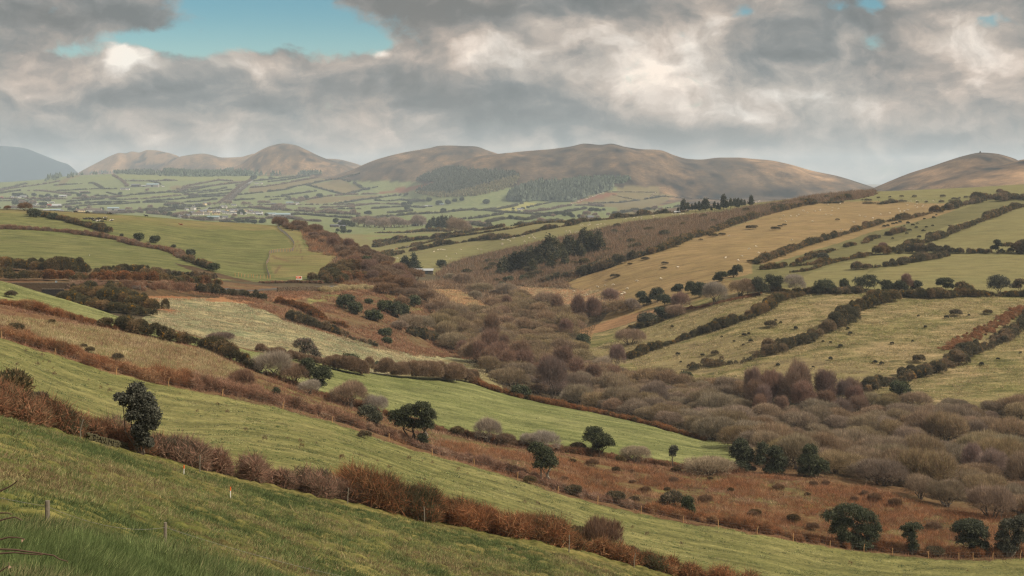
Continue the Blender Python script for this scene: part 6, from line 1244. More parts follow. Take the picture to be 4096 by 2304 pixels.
# ================================================================== the plain
PH = [  # hedges of the plain: outline, height, gap, label
 (zB((0, 410), (300, 395), (700, 365), (1000, 345), (1400, 300), (1800, 215), (2200, 165), (2450, 150)), 'upper hedge of the striped fields left of the straight road'), (zB((0, 500), (400, 485), (900, 435), (1200, 410), (1450, 400)), 'hedge below the tan strip of the striped fields'), (zB((420, 530), (700, 520), (1000, 500), (1350, 465), (1550, 440), (2100, 415)), 'hedge across the middle of the striped fields'), (zB((0, 580), (400, 560), (800, 555), (1200, 555), (1500, 540), (1850, 495)), 'hedge at the bottom of the striped fields'),
 (zB((1150, 375), (1300, 405), (1450, 435), (1600, 440)), 'short cross hedge in the striped fields'), (zB((1000, 365), (1400, 340), (1800, 310), (2050, 265)), 'thin hedge running up to the straight road'), (zB((1220, 395), (1500, 365), (1900, 330), (2250, 285)), 'second thin hedge running up to the straight road'), (zB((1300, 420), (1700, 405), (2100, 370)), 'third thin hedge running up to the straight road'), (zB((1580, 450), (1900, 435), (2120, 420)), 'lowest thin hedge beside the straight road'),
 (zB((1050, 300), (1300, 265), (1700, 235), (2000, 195), (2400, 150)), 'hedge under the highest tan strip by the straight road'), (zB((1150, 260), (1500, 185), (1900, 110), (2150, 130)), 'hedge over the rounded brown knoll'), (zB((650, 350), (900, 345), (1000, 355), (1250, 300)), 'dark shrubby hedge at the foot of the brown knoll'), (zB((480, 130), (600, 150), (700, 205)), 'dark hedge slanting down to the white sheds'), (zB((0, 125), (450, 128), (1050, 115)), 'brown bank under the pale top fields'),
 (zB((800, 590), (1150, 590)), 'dark rectangular copse edge in the striped fields'), (zB((780, 610), (900, 625), (1200, 620), (1550, 610)), 'hedge above the white gabled house'), (zB((150, 735), (500, 715), (950, 680), (1250, 700), (1500, 690)), 'hedge along the pasture behind the cow spur'), (zB((450, 765), (800, 740), (1000, 715)), 'hedge with small trees behind the lone black cow'), (zB((-40, 775), (200, 760), (350, 770), (600, 790), (900, 815), (1250, 880)), 'scrubby hedge just behind the crest of the cow spur'), (zB((2200, 520), (2400, 500), (2600, 490)), 'hedge on the other side of the straight road'), (zB((2260, 405), (2576, 380)), 'upper hedge on the other side of the straight road'),
 (zB((1900, 110), (2000, 350), (2250, 230), (2500, 130))[2:] , 'brown verge of the straight road'), (zB((1950, 540), (2080, 440), (2250, 290), (2420, 170), (2540, 110)), 'scrubby hedge along the straight road, town side'), (zB((2060, 560), (2180, 460), (2330, 320), (2480, 200)), 'scrubby hedge along the straight road, hill side'),
 (zB((1000, 660), (1250, 650), (1600, 640)), 'hedge behind the house by the road bend'), (zB((1700, 690), (1900, 680), (2576, 670)), 'low hedge at the top of the village'), (zB((1350, 880), (1600, 920), (1900, 920), (2300, 900), (2576, 890)), 'brown hedge in front of the village'), (zB((1850, 960), (2300, 965), (2576, 960)), 'hedge between village and spur'),
 (zA((0, 60 + 240), (250, 255), (520, 180)), 'dark hedge along the foot of the green hill'), (zA((0, 375), (250, 335), (420, 320)), 'hedge with a small tree at the foot of the green hill'), (zA((560, 320), (850, 325), (1050, 350), (1300, 385), (1450, 425)), 'brown hedge slanting through the lower green hill'), (zA((1040, 345), (1300, 320), (1600, 300), (1900, 285), (2350, 285)), 'long thin hedge on the green hill'), (zA((1100, 215), (1500, 190), (1880, 170), (1960, 215), (2060, 275)), 'angled hedge round the steep green field'), (zA((1270, 370), (1450, 375), (1800, 375)), 'dark hedge beneath the white cottage on the green hill'), (zA((2270, 10), (2400, 80), (2500, 160), (2560, 230)), 'brown hedge dropping straight down the green hill'), (zA((0, 320), (250, 275), (700, 215), (1000, 170), (1200, 130)), 'tan gorse bank curving round the green hill'),
 (zA((0, 490), (500, 480), (800, 490), (1300, 490), (1700, 480), (2100, 470), (2576, 430)), 'long brown hedge across the plain above the arched barns'), (zA((0, 530), (400, 520), (850, 515), (1000, 530)), 'hedge behind the clump of pale trees'), (zA((1350, 545), (1700, 515), (2100, 490), (2350, 500), (2576, 500)), 'hedge right of the arched barns'), (zA((1240, 615), (1600, 585), (2000, 560), (2576, 540)), 'hedge running past the arched barns'), (zA((1550, 640), (1900, 605), (2200, 600), (2576, 580)), 'hedge behind the yellow bungalow'), (zA((600, 650), (900, 665), (1300, 660), (1500, 650)), 'brown scrub hedge behind the spur crest'), (zA((2120, 350), (2300, 400), (2500, 440)), 'short slanting hedge below the white farmhouse'), (zA((1900, 420), (2200, 450), (2576, 430)), 'tree lined hedge in the middle of the plain'), (zA((1880, 770), (2150, 790), (2400, 770), (2700, 760)), 'scrub hedge behind the standing cows'),
 (zC((0, 380), (350, 345), (700, 305), (950, 225), (1150, 200), (1600, 105), (1850, 75), (2200, -20)), 'long dark hedge climbing the hill foot'), (zC((0, 265), (300, 240), (750, 170)), 'hedge between the tan strips on the hill foot'), (zC((750, 165), (1000, 120), (1350, 60)), 'hedge above the tan strips on the hill foot'), (zC((340, 150), (700, 110), (1200, 25)), 'upper hedge at the top of the hill foot fields'), (zC((70, 130), (400, 95), (900, 45), (1200, 10)), 'topmost hedge beside the straight road end'), (zC((1140, 205), (1300, 250), (1600, 330), (1850, 395), (1950, 400)), 'hedge slanting down between two hill fields'), (zC((1830, 85), (2100, 165), (2250, 265), (2330, 300)), 'hedge between the olive field and the heather'), (zC((1950, 400), (2200, 330), (2330, 290), (2576, 240)), 'hedge along the bottom of the olive hill field'), (zC((1050, 520), (1350, 465), (1450, 440), (1800, 415), (2000, 400), (2576, 390)), 'hedge above the tan sheep field of the plain'),
 (zC((0, 610), (500, 605), (900, 605), (1400, 600), (1900, 600), (2576, 590)), 'long brown hedge past the farm below the hill'), (zC((1700, 590), (2000, 550), (2300, 500), (2576, 475)), 'hedge beneath the small flock on the plain'), (zC((640, 430), (830, 400), (1050, 370), (1330, 330)), 'broken dark hedge in the green hill foot field'), (zC((300, 455), (700, 440), (800, 460)), 'thin hedge in the green hill foot field'), (zC((400, 510), (600, 490), (850, 500)), 'low hedge left of the pine sheltered farm'), (zC((1080, 685), (1500, 670), (1900, 645), (2300, 610), (2576, 580)), 'hedge with bushes under the long brown hedge'), (zC((1400, 735), (1800, 690), (2300, 690), (2576, 680)), 'hedge below the dark cattle'), (zC((470, 660), (700, 720), (1100, 740), (1500, 770), (1800, 790), (2200, 810)), 'broad brown scrub belt in the plain'), (zC((760, 815), (1000, 800), (1300, 820), (1700, 855), (2100, 880)), 'dark hedge between village and parkland'), (zC((0, 660), (250, 690), (530, 715)), 'brown scrub above the village edge'), (zC((0, 890), (400, 880), (800, 880), (1200, 930), (1400, 945)), 'brown hedge behind the spur thickets'), (zC((2200, 900), (2400, 890), (2600, 880)), 'scrubby hedge by the parkland'),
 (zD((0, 480), (300, 440), (700, 400), (1300, 370), (1700, 325), (2050, 300)), 'long hedge over the blue green field'), (zD((0, 280), (300, 255), (600, 240), (1000, 265)), 'hedge under the dark cattle field'), (zD((0, 180), (300, 190), (600, 200)), 'brown hedge over the dark cattle field'), (zD((0, 75), (300, 30), (650, 0)), 'hedge under the orange slope'), (zD((0, 120), (300, 130), (500, 105), (700, 125), (1000, 125), (1150, 95)), 'crooked hedge through the pale small fields'), (zD((260, 370), (500, 355), (740, 330)), 'hedge with a dark thicket in the pale small fields'), (zD((2100, 470), (2300, 430), (2576, 390)), 'hedge beyond the pine clump'), (zD((1650, 500), (1900, 490), (2150, 450)), 'thin hedge behind the pine clump'), (zD((1900, 580), (2100, 620), (2330, 650)), 'hedge of bare trees beside the pine clump'), (zD((2000, 320), (2200, 315), (2576, 350)), 'dark hedge in front of the bright yellow field'),
 (zE((0, 590), (200, 615), (500, 630), (850, 660)), 'hedge below the house in the sunny fields'), (zE((0, 590), (150, 570), (300, 545), (450, 500)), 'hedge dividing the two bright fields'), (zE((550, 545), (700, 510), (820, 485)), 'thin hedge right of the bright yellow field'), (zE((0, 745), (150, 710), (300, 690), (500, 715), (650, 680)), 'hedge with two round trees in the sunny fields'), (zE((300, 800), (500, 775), (800, 730), (960, 715)), 'low hedge behind the sheep meadow brow'), (zE((480, 620), (800, 580), (1000, 535), (1300, 520), (1500, 540)), 'rough brown hedge under the heather slope'), (zE((700, 660), (900, 630), (1250, 570)), 'bushy hedge left of the smoky wood'), (zE((1300, 500), (1700, 490), (2000, 450), (2300, 400)), 'thin hedge through the pale rough slope'), (zE((1620, 640), (1900, 590), (2200, 570), (2480, 540)), 'hedge at the bottom of the pale rough slope'),
]
ok_ = set()
for k, (p, lab) in enumerate(PH):
    if lab in ok_ or len(p) < 2: continue
    ok_.add(lab)
    brown = 'brown' in lab or 'scrub' in lab or 'tan' in lab
    thin = 'thin' in lab or 'low' in lab
    hedge(p, 2.2 if thin else 4.2 if 'scrub' in lab or 'copse' in lab else 3.2, 4.0 if thin else 6.0, 'gorse', lab, dmin=1450, gap=.12 if k % 3 else .3, seed=200 + k, rag=.6, step=3, cover=1.6, palette=P_FARBROWN if brown else P_FAR)
# stone walls on the hill, seen as thin light and dark lines
HW = plain('hill wall stone', alb(190, 172, 150), .95, .2, .5); HD = plain('dark hill wall stone', alb(96, 84, 70), .95, .2, .5)
for p, m_, lab in ((zE((1060, 510), (1300, 430), (1500, 355)), HW, 'pale stone wall along the edge of the fir plantation'), (zE((1505, 352), (1800, 350), (2165, 356)), HD, 'straight dark stone wall across the foot of the heather'), (zE((2165, 356), (2110, 395)), HW, 'short pale stone wall dropping from the straight wall'), (zE((2110, 398), (2300, 410), (2576, 430)) + zF((160, 42), (500, 60), (900, 75)), HD, 'long dark stone wall behind the row of pines'), (zE((1615, 388), (1750, 420), (1900, 445)), HD, 'slanting stone wall in the pale rough slope'), (zF((1030, 105), (1095, 78)), HW, 'short pale wall beyond the last pine')):
    stone_wall(p, 2.4, 2.0, 'stone_wall', lab, 2600, 8.0, 3, m_, drop=1.0)
# plantations: woods that read as one mass
def wood(poly, n, h, label, seed, tint=(1, 1, 1), dmin=2600, w=.34, dmax=1e9):
    r = np.random.default_rng(seed); V = np.array([at(a, b, dmin) for a, b in poly]); lo, hi = V[:, :2].min(0), V[:, :2].max(0); T = []; C = []
    m = n * 14; x = r.uniform(lo[0] - 40, hi[0] + 40, m); y = r.uniform(lo[1] - 60, hi[1] + 160, m); z = zfun(x, y)
    k = inside(poly, 2048 + F * x / y, HZ - F * z / y) & (y > dmin) & (y < dmax); x, y, z = x[k][:n], y[k][:n], z[k][:n]; n = len(x)
    hh = h * r.uniform(.65, 1.15, n)
    for lay in range(3):
        for j in range(5):
            a = 2 * math.pi * j / 5 + r.uniform(0, 6.28, n); a2 = a + 2 * math.pi / 5 * 1.15; rad = hh * w * (1 - lay * .28); zb = z + hh * (.12 + lay * .26)
            T.append(np.stack([np.stack([x + rad * np.cos(a), y + rad * np.sin(a), zb + r.normal(size=n) * h * .04], 1), np.stack([x + rad * np.cos(a2), y + rad * np.sin(a2), zb + r.normal(size=n) * h * .04], 1), np.stack([x, y, zb + hh * (.5 - lay * .06)], 1)], 1))
            C.append(cols(n, pal((86, 96, 72), (98, 108, 82), (76, 84, 64)) * np.array(tint), r, .2))
    T = np.concatenate(T); o0 = np.array([x.mean(), y.mean(), z.mean()]); o = obj('conifer_woods', tri_mesh('conifer_woods', T - o0, np.concatenate(C)), None, tuple(o0)); tag(o, label, None, None, 'stuff')
wood(zE((245, 470), (270, 420), (360, 350), (560, 290), (640, 262), (870, 255), (1000, 280), (1270, 270), (1500, 275), (1620, 270), (1590, 320), (1490, 350), (1350, 400), (1150, 465), (1000, 480), (800, 470), (620, 462), (450, 480)), 1500, 24, 'dark fir plantation at the foot of the heather hill', 1)
wood(zE((930, 240), (1150, 195), (1450, 180), (1850, 185), (1750, 240), (1400, 262), (1100, 262)), 420, 16, 'thin upper belt of firs on the heather hill', 2)
wood([(1665, 725), (1700, 705), (1740, 690), (1780, 676), (1850, 674), (1930, 686), (2000, 690), (2060, 694), (2090, 704), (2000, 722), (1940, 738), (1870, 760), (1800, 775), (1680, 772), (1660, 766), (1720, 745), (1770, 728), (1690, 727)], 1500, 15, 'dark heathery conifer wood on the flank of the middle hill', 3, (.86, .78, .74))
wood([(1650, 772), (1800, 776), (1930, 745), (2010, 720), (2080, 705), (2060, 740), (2000, 765), (1900, 785), (1760, 792)], 700, 11, 'brown young wood below the dark conifer wood', 4, (1.7, 1.25, 1.1))
wood(zA((905, 145), (925, 90), (1080, 20), (1330, -30), (1335, 10), (1200, 90), (1050, 135)), 260, 24, 'leftmost dark plantation on the green hill', 5, dmin=4500)
wood(zA((1315, 95), (1340, 60), (1500, 0), (1740, -10), (1700, 20), (1450, 80)), 200, 22, 'small dark plantation beside the tan track', 6, dmin=4500)
wood([(357, 697), (370, 690), (480, 686), (600, 690), (656, 698), (655, 706), (560, 700), (450, 695), (370, 699)], 1000, 19, 'long dark plantation along the top of the green hill', 7, dmin=4500)
wood([(650, 692), (800, 690), (940, 685), (1140, 698), (1150, 703), (1000, 705), (800, 708), (668, 707)], 1500, 24, 'large dark plantation under the cone shaped hill', 8, dmin=4500)
wood([(1190, 700), (1210, 692), (1260, 690), (1290, 697), (1240, 702)], 60, 20, 'small dark plantation right of the cone shaped hill', 9, dmin=4500)
# trees of the plain
for i, (px, py, hp) in enumerate(((1718, 922, 42), (1735, 920, 52), (1752, 918, 48), (1768, 917, 56), (1785, 916, 50), (1802, 916, 52), (1818, 917, 44), (1708, 922, 28), (1826, 918, 40), (1760, 922, 40), (1795, 921, 38), (1775, 922, 42))):
    loc = at(px, py, 1500); s = hp * loc[1] / F / 10; put_tree('pine_tree', ('pine' if i % 2 else 'fir', i % 2), loc, s, i, 'tall dark pine in the clump beside the grey barns', 'tree', 'pines of the clump beside the grey barns', (1, 1, 1))
for i, (px, py, hp) in enumerate(((1380, 905, 26), (1395, 905, 22), (1366, 905, 18), (1410, 908, 16), (1345, 893, 20))):
    loc = at(px, py, 1500); s = hp * loc[1] / F / 3; put_bush('evergreen_tree', ('ever', i % 3), loc, s, i, 'dark round tree around the white bungalow', 'tree', 'dark trees around the white bungalow')
def plain_trees(lst, key, lab, group, hp=22, tint=(1, 1, 1), dmin=1450, name='bare_tree', w=1.0):
    for i, (px, py) in enumerate(lst):
        kk = (key, i % (5 if key == 'willow' else 2)); hh = PROTO_H[key]; loc = at(px, py, dmin); s = hp * (1 + .3 * math.sin(i * 1.9 + px)) * loc[1] / F / hh
        put_bush(name, kk, loc, s * w, i, lab, 'tree', group, tint, 1 / w)
PROTO_H = {'willow': 4.4, 'grey': 4.0, 'ever': 3.2, 'rust': 5.2, 'brown': 3.0}
plain_trees([(1480, 910), (1500, 908), (1515, 912), (1530, 908), (1548, 910), (1565, 908), (1580, 910), (1598, 908), (1612, 910), (1628, 908), (1645, 905), (1660, 905), (1675, 904), (1690, 905), (1470, 906), (1455, 908), (1430, 905), (1838, 920), (1850, 922), (1862, 925), (1850, 930), (1875, 928)], 'grey', 'bare pinkish grey parkland tree left of the pine clump', 'bare parkland trees', 34, (.95, .86, .82), w=.9)
put_bush('bare_tree', ('grey', 0), at(1828, 942, 1200), 3.2, 0, 'lone bare tree standing before the pine clump', 'tree', None, (.95, .86, .82), 1.3)
put_bush('bare_tree', ('grey', 1), at(1540, 920, 1450), 3.6, 0, 'lone round bare tree on the parkland lawn', 'tree', None, (1, .9, .85), 1.2)
plain_trees(zD((1900, 590), (1960, 600), (2030, 590), (2080, 600), (2150, 620), (2220, 630), (2290, 640)), 'grey', 'bare grey tree in the row beyond the pine clump', 'bare trees beyond the pine clump', 16, (1, .92, .88))
plain_trees(zA((290, 430), (350, 430), (400, 430), (440, 432), (500, 440), (540, 450), (830, 460), (870, 455), (930, 440), (960, 440), (1030, 460), (690, 430), (1600, 440), (1120, 465), (2410, 400)), 'ever', 'dark tree in the far hedges at the foot of the green hill', 'dark trees at the foot of the green hill', 12, name='evergreen_tree')
plain_trees(zA((290, 600), (350, 590), (380, 580), (520, 580), (440, 600), (840, 615), (900, 620), (1400, 715), (1470, 720), (1540, 710), (1760, 700), (2060, 710), (2000, 590), (2070, 590), (2190, 590), (2390, 590)), 'ever', 'dark tree by the arched barns and farmhouses', 'dark trees by the arched barns', 13, name='evergreen_tree')
plain_trees(zA((450, 600), (610, 600), (650, 600), (680, 605), (250, 700), (330, 690), (400, 680), (1800, 700), (1720, 720), (1690, 480), (1760, 480), (1850, 475), (1900, 470)), 'grey', 'pale bare tree among the farms on the plain', 'pale bare trees among the farms', 15, (.95, .88, .86))
plain_trees(zB((860, 820), (900, 815), (740, 780), (780, 790), (1620, 900), (1560, 905), (1680, 900), (1720, 910), (1600, 880), (2300, 790), (2400, 800), (2350, 770), (1590, 450), (1430, 445), (2150, 880), (2250, 940), (2300, 960), (2380, 965), (2470, 960), (1010, 670), (960, 690)), 'ever', 'dark tree around the village', 'dark trees around the village', 13, name='evergreen_tree')
plain_trees(zB((60, 720), (120, 700), (300, 700), (500, 690), (1150, 820), (1230, 800), (1100, 840), (1700, 620), (1800, 610), (1900, 600), (2040, 590), (2100, 600), (2400, 620), (2500, 600), (2200, 860), (430, 330), (450, 320)), 'grey', 'bare brown tree around the village', 'bare trees around the village', 14, (.95, .84, .8))
plain_trees(zC((330, 825), (85, 985), (230, 970), (260, 965), (1140, 490), (1410, 460), (1870, 1110), (1760, 1140), (1990, 1165), (1880, 1170), (2330, 790), (2400, 800), (2190, 890), (2390, 295), (60, 100), (410, 85), (1890, 410), (1660, 350)), 'ever', 'dark tree scattered over the hedged plain', 'dark trees scattered over the plain', 15, name='evergreen_tree')
plain_trees(zC((900, 540), (960, 535), (1030, 530), (870, 520), (1000, 560), (200, 590), (270, 590), (370, 590), (1150, 760), (1250, 770), (1340, 790), (1600, 760), (1700, 750), (1850, 800), (2000, 800), (2070, 790), (1560, 770), (2100, 780), (2050, 690), (1100, 720), (1000, 700), (560, 680), (650, 690), (600, 660)), 'grey', 'bare brown tree of the scrub belts on the plain', 'bare trees of the scrub belts', 16, (.95, .84, .78))
plain_trees(zD((1085, 130), (1450, 150), (1600, 140), (1750, 120), (1260, 210), (1300, 200), (1470, 190), (1370, 360), (1570, 340), (2240, 180), (650, 300), (600, 220), (700, 200)), 'ever', 'dark tree near the hill foot sheds', 'dark trees near the hill foot sheds', 16, name='evergreen_tree')
plain_trees(zE((300, 700), (370, 705), (240, 615), (330, 620), (410, 615), (460, 575), (520, 560), (330, 578), (880, 650), (940, 640), (990, 660), (1100, 680), (1200, 690), (1250, 640), (1330, 600), (1400, 600), (1450, 600), (1500, 590), (1060, 660), (740, 670), (790, 650)), 'ever', 'dark tree in the sunny fields and smoky wood', 'dark trees in the sunny fields', 14, name='evergreen_tree')
plain_trees(zE((1180, 680), (1230, 700), (1280, 660), (1380, 670), (1420, 690), (850, 670), (690, 750), (1560, 660), (1900, 620), (2150, 590), (2230, 590)), 'grey', 'bare grey tree around the stone house below the hill', 'bare trees around the stone house', 17, (1, .9, .88))
# ================================================================== roads
def road(pts, w, name, mat, dmin, step=3, lift=.35):
    pl = line(pts, step, dmin); t = np.gradient(pl[:, :2], axis=0); n = np.stack([-t[:, 1], t[:, 0]], 1); n /= np.linalg.norm(n, axis=1, keepdims=True) + 1e-9
    V = []
    for k in range(len(pl)):
        for sgn in (-1, 1):
            x, y = pl[k, 0] + n[k, 0] * w * .5 * sgn, pl[k, 1] + n[k, 1] * w * .5 * sgn; V.append((x, y, max(g(x, y), pl[k, 2]) + lift))
    idx = np.array([(2 * k, 2 * k + 1, 2 * k + 3, 2 * k + 2) for k in range(len(pl) - 1)])
    o = obj(name, mesh_np(name, np.array(V), idx, 4, mat)); tag(o, kind='structure'); return o
ASPH = plain('worn asphalt', alb(150, 150, 148), .9, .1, .05)
road(zB((2030, 555), (2120, 470), (2250, 350), (2350, 255), (2450, 185), (2560, 125)) + zC((30, 135), (75, 105)), 11, 'road', ASPH, 2500)
road(zB((1560, 720), (1640, 690), (1725, 645)), 9, 'road', ASPH, 2500)
# ================================================================== buildings
WHITE = plain('white render', alb(230, 224, 214, k=1.9), .8, .05, .4); CREAM = plain('cream render', alb(232, 206, 160, k=1.6), .8, .05, .4); GREYR = plain('grey render', alb(178, 172, 166), .85, .08, .4)
SLATE = plain('slate roof', alb(112, 112, 118), .6, .15, .6); TILE = plain('brown tile roof', alb(120, 104, 92), .8, .15, .6); TIN = plain('grey sheet roof', alb(196, 200, 200, k=2.1), .45, .08, .5, .2); BLUET = plain('blue grey sheet roof', alb(150, 172, 178, k=1.7), .5, .08, .5, .2); REDT = plain('red sheet', alb(170, 84, 66), .6, .1, .5)
GLASSD = plain('dark window glass', (.03, .035, .04), .15, .1, 1, 0, 0, .5); STONEH = plain('house stone', alb(150, 138, 124), .9, .2, .8)
def gable(mb, L, W_, h, rz): return mb.add([(-L, -W_, 0), (L, -W_, 0), (L, W_, 0), (-L, W_, 0), (-L, -W_, h), (L, -W_, h), (L, W_, h), (-L, W_, h), (-L, 0, h + rz), (L, 0, h + rz)], [(0, 1, 5, 4), (2, 3, 7, 6), (0, 4, 8, 7, 3), (1, 2, 6, 9, 5), (0, 3, 2, 1)])
def roof_mb(L, W_, h, rz, ov=.35, t=.16):
    s = rz / W_; e = W_ + ov; z0 = h - s * ov
    prof = [(-e, z0), (0, h + rz), (e, z0), (e, z0 + t), (0, h + rz + t), (-e, z0 + t)]
    v = [(-L - ov, a, b + .02) for a, b in prof] + [(L + ov, a, b + .02) for a, b in prof]
    return MB().add(v, [(0, 1, 7, 6), (1, 2, 8, 7), (3, 4, 10, 9), (4, 5, 11, 10), (0, 5, 4, 1), (1, 4, 3, 2), (6, 7, 10, 11), (7, 8, 9, 10), (0, 6, 11, 5), (2, 3, 9, 8)])
def house(L, W_, h, rz, wallm, roofm, chim=1, name='house', cross=False):
    e = empty(name, (0, 0, 0)); mb = gable(MB(), L, W_, h, rz); mb.box((0, 0, -1), (L * .99, W_ * .99, 1.0))
    mb.build('wall', wallm, e)
    rf = roof_mb(L, W_, h, rz).build('roof', roofm, e)
    for k in range(chim):
        x = (-L + .7) if k == 0 else (L - .7); MB().box((x, 0, h + rz + .5), (.45, .4, .9)).build('chimney', wallm, rf)
    n = max(2, int(L / 2.2))
    for sy in (-1, 1):
        for k in range(n):
            x = -L + (k + .5) * 2 * L / n
            for st in range(1 if h < 4 else 2):
                if sy == -1 and k == n // 2 and st == 0: MB().box((x, sy * (W_ + .02), 1.05), (.5, .05, 1.05)).build('door', GLASSD, e)
                else: MB().box((x, sy * (W_ + .02), 1.5 + 2.5 * st), (.6, .05, .6)).build('window', GLASSD, e)
    if cross:
        c = gable(MB(), 2.6, W_ * .9, h, rz * .95); c.v = [(y, x - W_ * .7, z + .03) for x, y, z in c.v]; c.build('porch', wallm, e)
        c2 = roof_mb(2.6, W_ * .9, h, rz * .95)
        c2 = MB().add([(y, x - W_ * .75, z + .05) for x, y, z in roof_mb(W_ * .95, 2.6, h, rz * .95, .2).v], roof_mb(W_ * .95, 2.6, h, rz * .95, .2).f); c2.build('porch_roof', roofm, e)
    return e
def arched(L, rad, m1, m2):
    e = empty('barn', (0, 0, 0)); pr = [(rad * math.cos(a), rad * .85 * math.sin(a)) for a in np.linspace(0, math.pi, 13)]
    mb = MB(); n = len(pr); mb.add([(-L, a, b) for a, b in pr] + [(L, a, b) for a, b in pr], [(k, k + 1, n + k + 1, n + k) for k in range(n - 1)]); mb.build('roof', m1, e)
    MB().add([(-L + .05, a * .98, b * .98) for a, b in pr], [tuple(range(n))]).build('end_wall', m2, e); MB().add([(L - .05, a * .98, b * .98) for a, b in pr], [tuple(range(n))[::-1]]).build('end_wall', m2, e)
    MB().box((L + .0, 0, 1.6), (.06, 1.8, 1.6)).build('door', GLASSD, e); return e
def shed(L, W_, h, rz, wallm, roofm):
    e = empty('barn', (0, 0, 0)); gable(MB(), L, W_, h, rz).box((0, 0, -1), (L * .99, W_ * .99, 1.0)).build('wall', wallm, e); roof_mb(L, W_, h, rz, .5).build('roof', roofm, e)
    MB().box((0, -W_ - .03, h * .4), (2, .06, h * .4)).build('door', GLASSD, e); return e
BP = {'w1': house(7, 3.6, 2.8, 2.4, WHITE, SLATE, 1), 'w2': house(5.5, 3.8, 5.2, 2.8, WHITE, SLATE, 2), 'c1': house(8, 3.8, 2.8, 2.4, CREAM, TILE, 1, 'house', True), 'c2': house(5.5, 3.8, 5.2, 2.8, CREAM, SLATE, 1), 'wl': house(14, 3.8, 3.6, 2.6, WHITE, TILE, 2), 'b1': house(10, 4.2, 2.8, 2.2, WHITE, SLATE, 0, 'house', True), 's1': house(6, 3.8, 4.6, 2.8, STONEH, SLATE, 2),
      'a1': arched(10, 7.5, TIN, GREYR), 'a2': arched(12, 6, TIN, WHITE), 'sh': shed(11, 6, 4.5, 2, GREYR, BLUET), 'st': shed(8, 5, 3.6, 1.8, GREYR, TIN), 'sr': shed(5, 3.5, 3.4, 1.5, REDT, REDT), 'sd': shed(8, 5, 4, 1.6, HD, SLATE)}
used_b = set()
def build(kind, px, py, rz, s, label, dmin=1450, group=None):
    src = BP[kind]; c = src if kind not in used_b else copy_tree(src); used_b.add(kind)
    c.location = at(px, py, dmin); c.rotation_euler = (0, 0, R(rz)); c.scale = (s, s, s); tag(c, label, 'barn' if kind[0] in 'as' and kind != 's1' else 'house', group)
B_ = [('a1', zA((900, 585)), 90, 1.0, 'largest pale arched barn among the trees on the plain'), ('a2', zA((1135, 620)), 20, 1.05, 'white arched barn standing in the open field'), ('st', zA((740, 605)), 60, .8, 'small grey roofed shed left of the arched barns'), ('sr', zA((992, 622)), 0, 1.0, 'small red shed between the two arched barns'), ('st', zA((1050, 568)), 0, .8, 'low flat shed behind the arched barns'), ('st', zA((675, 622)), 0, .6, 'tiny white shed at the edge of the farm trees'),
 ('c1', zA((1620, 742)), 15, 1.25, 'cream bungalow with a wide gable behind the spur'), ('wl', zA((1900, 738)), 0, 1.2, 'long white farmhouse with a brown roof behind the cows'), ('st', zA((950, 738)), 0, 1.0, 'grey roof just showing behind the spur crest'), ('sh', zA((1120, 740)), 0, 1.0, 'longer grey roof showing behind the spur crest'), ('w1', zA((1235, 740)), 80, .9, 'small white gable behind the spur crest'), ('sh', zA((2280, 712)), 10, 1.2, 'blue grey shed beside the long white farmhouse'), ('sd', zA((2450, 735)), 0, 1.0, 'dark shed behind the black cow'),
 ('wl', zA((1690, 366)), 0, 1.1, 'long white cottage on the green hill'), ('b1', zB((0, 300)), 5, 1.5, 'white farmhouse with a gable on the green hill'), ('sh', zB((560, 240)), 0, 1.9, 'long blue grey sheds above the white farmhouse'), ('sd', zB((220, 240)), 0, 1.8, 'dark long barn above the white farmhouse'), ('st', zB((375, 236)), 0, 1.0, 'small white shed between the two long barns'), ('st', zB((130, 238)), 0, .7, 'pale blue tank shed at the end of the dark barn'), ('w1', zB((760, 236)), 40, .8, 'small cottage by the dark trees right of the sheds'),
 ('st', zA((470, 456)), 0, 1.2, 'pale shed beneath the trees at the foot of the green hill'), ('w1', zA((380, 460)), 30, 1.0, 'white cottage under the trees at the foot of the green hill'), ('w1', zA((240, 455)), 70, 1.0, 'white gable between trees at the foot of the green hill'), ('sr', zA((30, 466)), 0, 1.0, 'red and white shed at the frame edge'), ('st', zA((1270, 450)), 0, 1.4, 'pale blue shed in the tree belt of the plain'), ('w1', zA((985, 455)), 60, .8, 'small pale cottage in the tree belt of the plain'),
 ('w1', zB((1235, 708)), 75, 1.0, 'small white cottage beside the tall white gable'), ('w2', zB((1375, 705)), 80, 1.25, 'tall white gabled house left of the village'), ('c2', zB((1605, 608)), 70, 1.1, 'cream gabled house above the village road'), ('sd', zB((1450, 602)), 0, .8, 'dark roofed house above the village road'), ('st', zB((1690, 605)), 0, .8, 'grey shed next to the cream gabled house'), ('w2', zB((1945, 672)), 60, 1.0, 'white house with twin gables above the village'), ('w2', zB((2020, 672)), 80, 1.05, 'second white gable above the village'), ('w1', zB((2190, 618)), 0, 1.0, 'low white house by the straight road'),
 ('wl', zB((1440, 808)), 5, 1.0, 'white terrace at the start of the village street'), ('c2', zB((1512, 804)), 80, 1.35, 'tall yellow gable in the village street'), ('wl', zB((1600, 800)), 5, .8, 'lower white terrace in the village street'), ('s1', zB((1345, 808)), 70, 1.1, 'grey stone house at the end of the village street'), ('c1', zB((1835, 796)), 10, 1.05, 'cream bungalow in front of the village'), ('sh', zB((1780, 892)), 0, 1.0, 'grey roofed shed below the village'), ('b1', zB((1940, 886)), 10, 1.25, 'white gabled bungalow below the village'), ('s1', zB((1250, 868)), 80, 1.1, 'grey gabled barn house half hidden by bare trees'), ('w1', zB((1135, 860)), 60, 1.0, 'small white house half hidden by bare trees')]
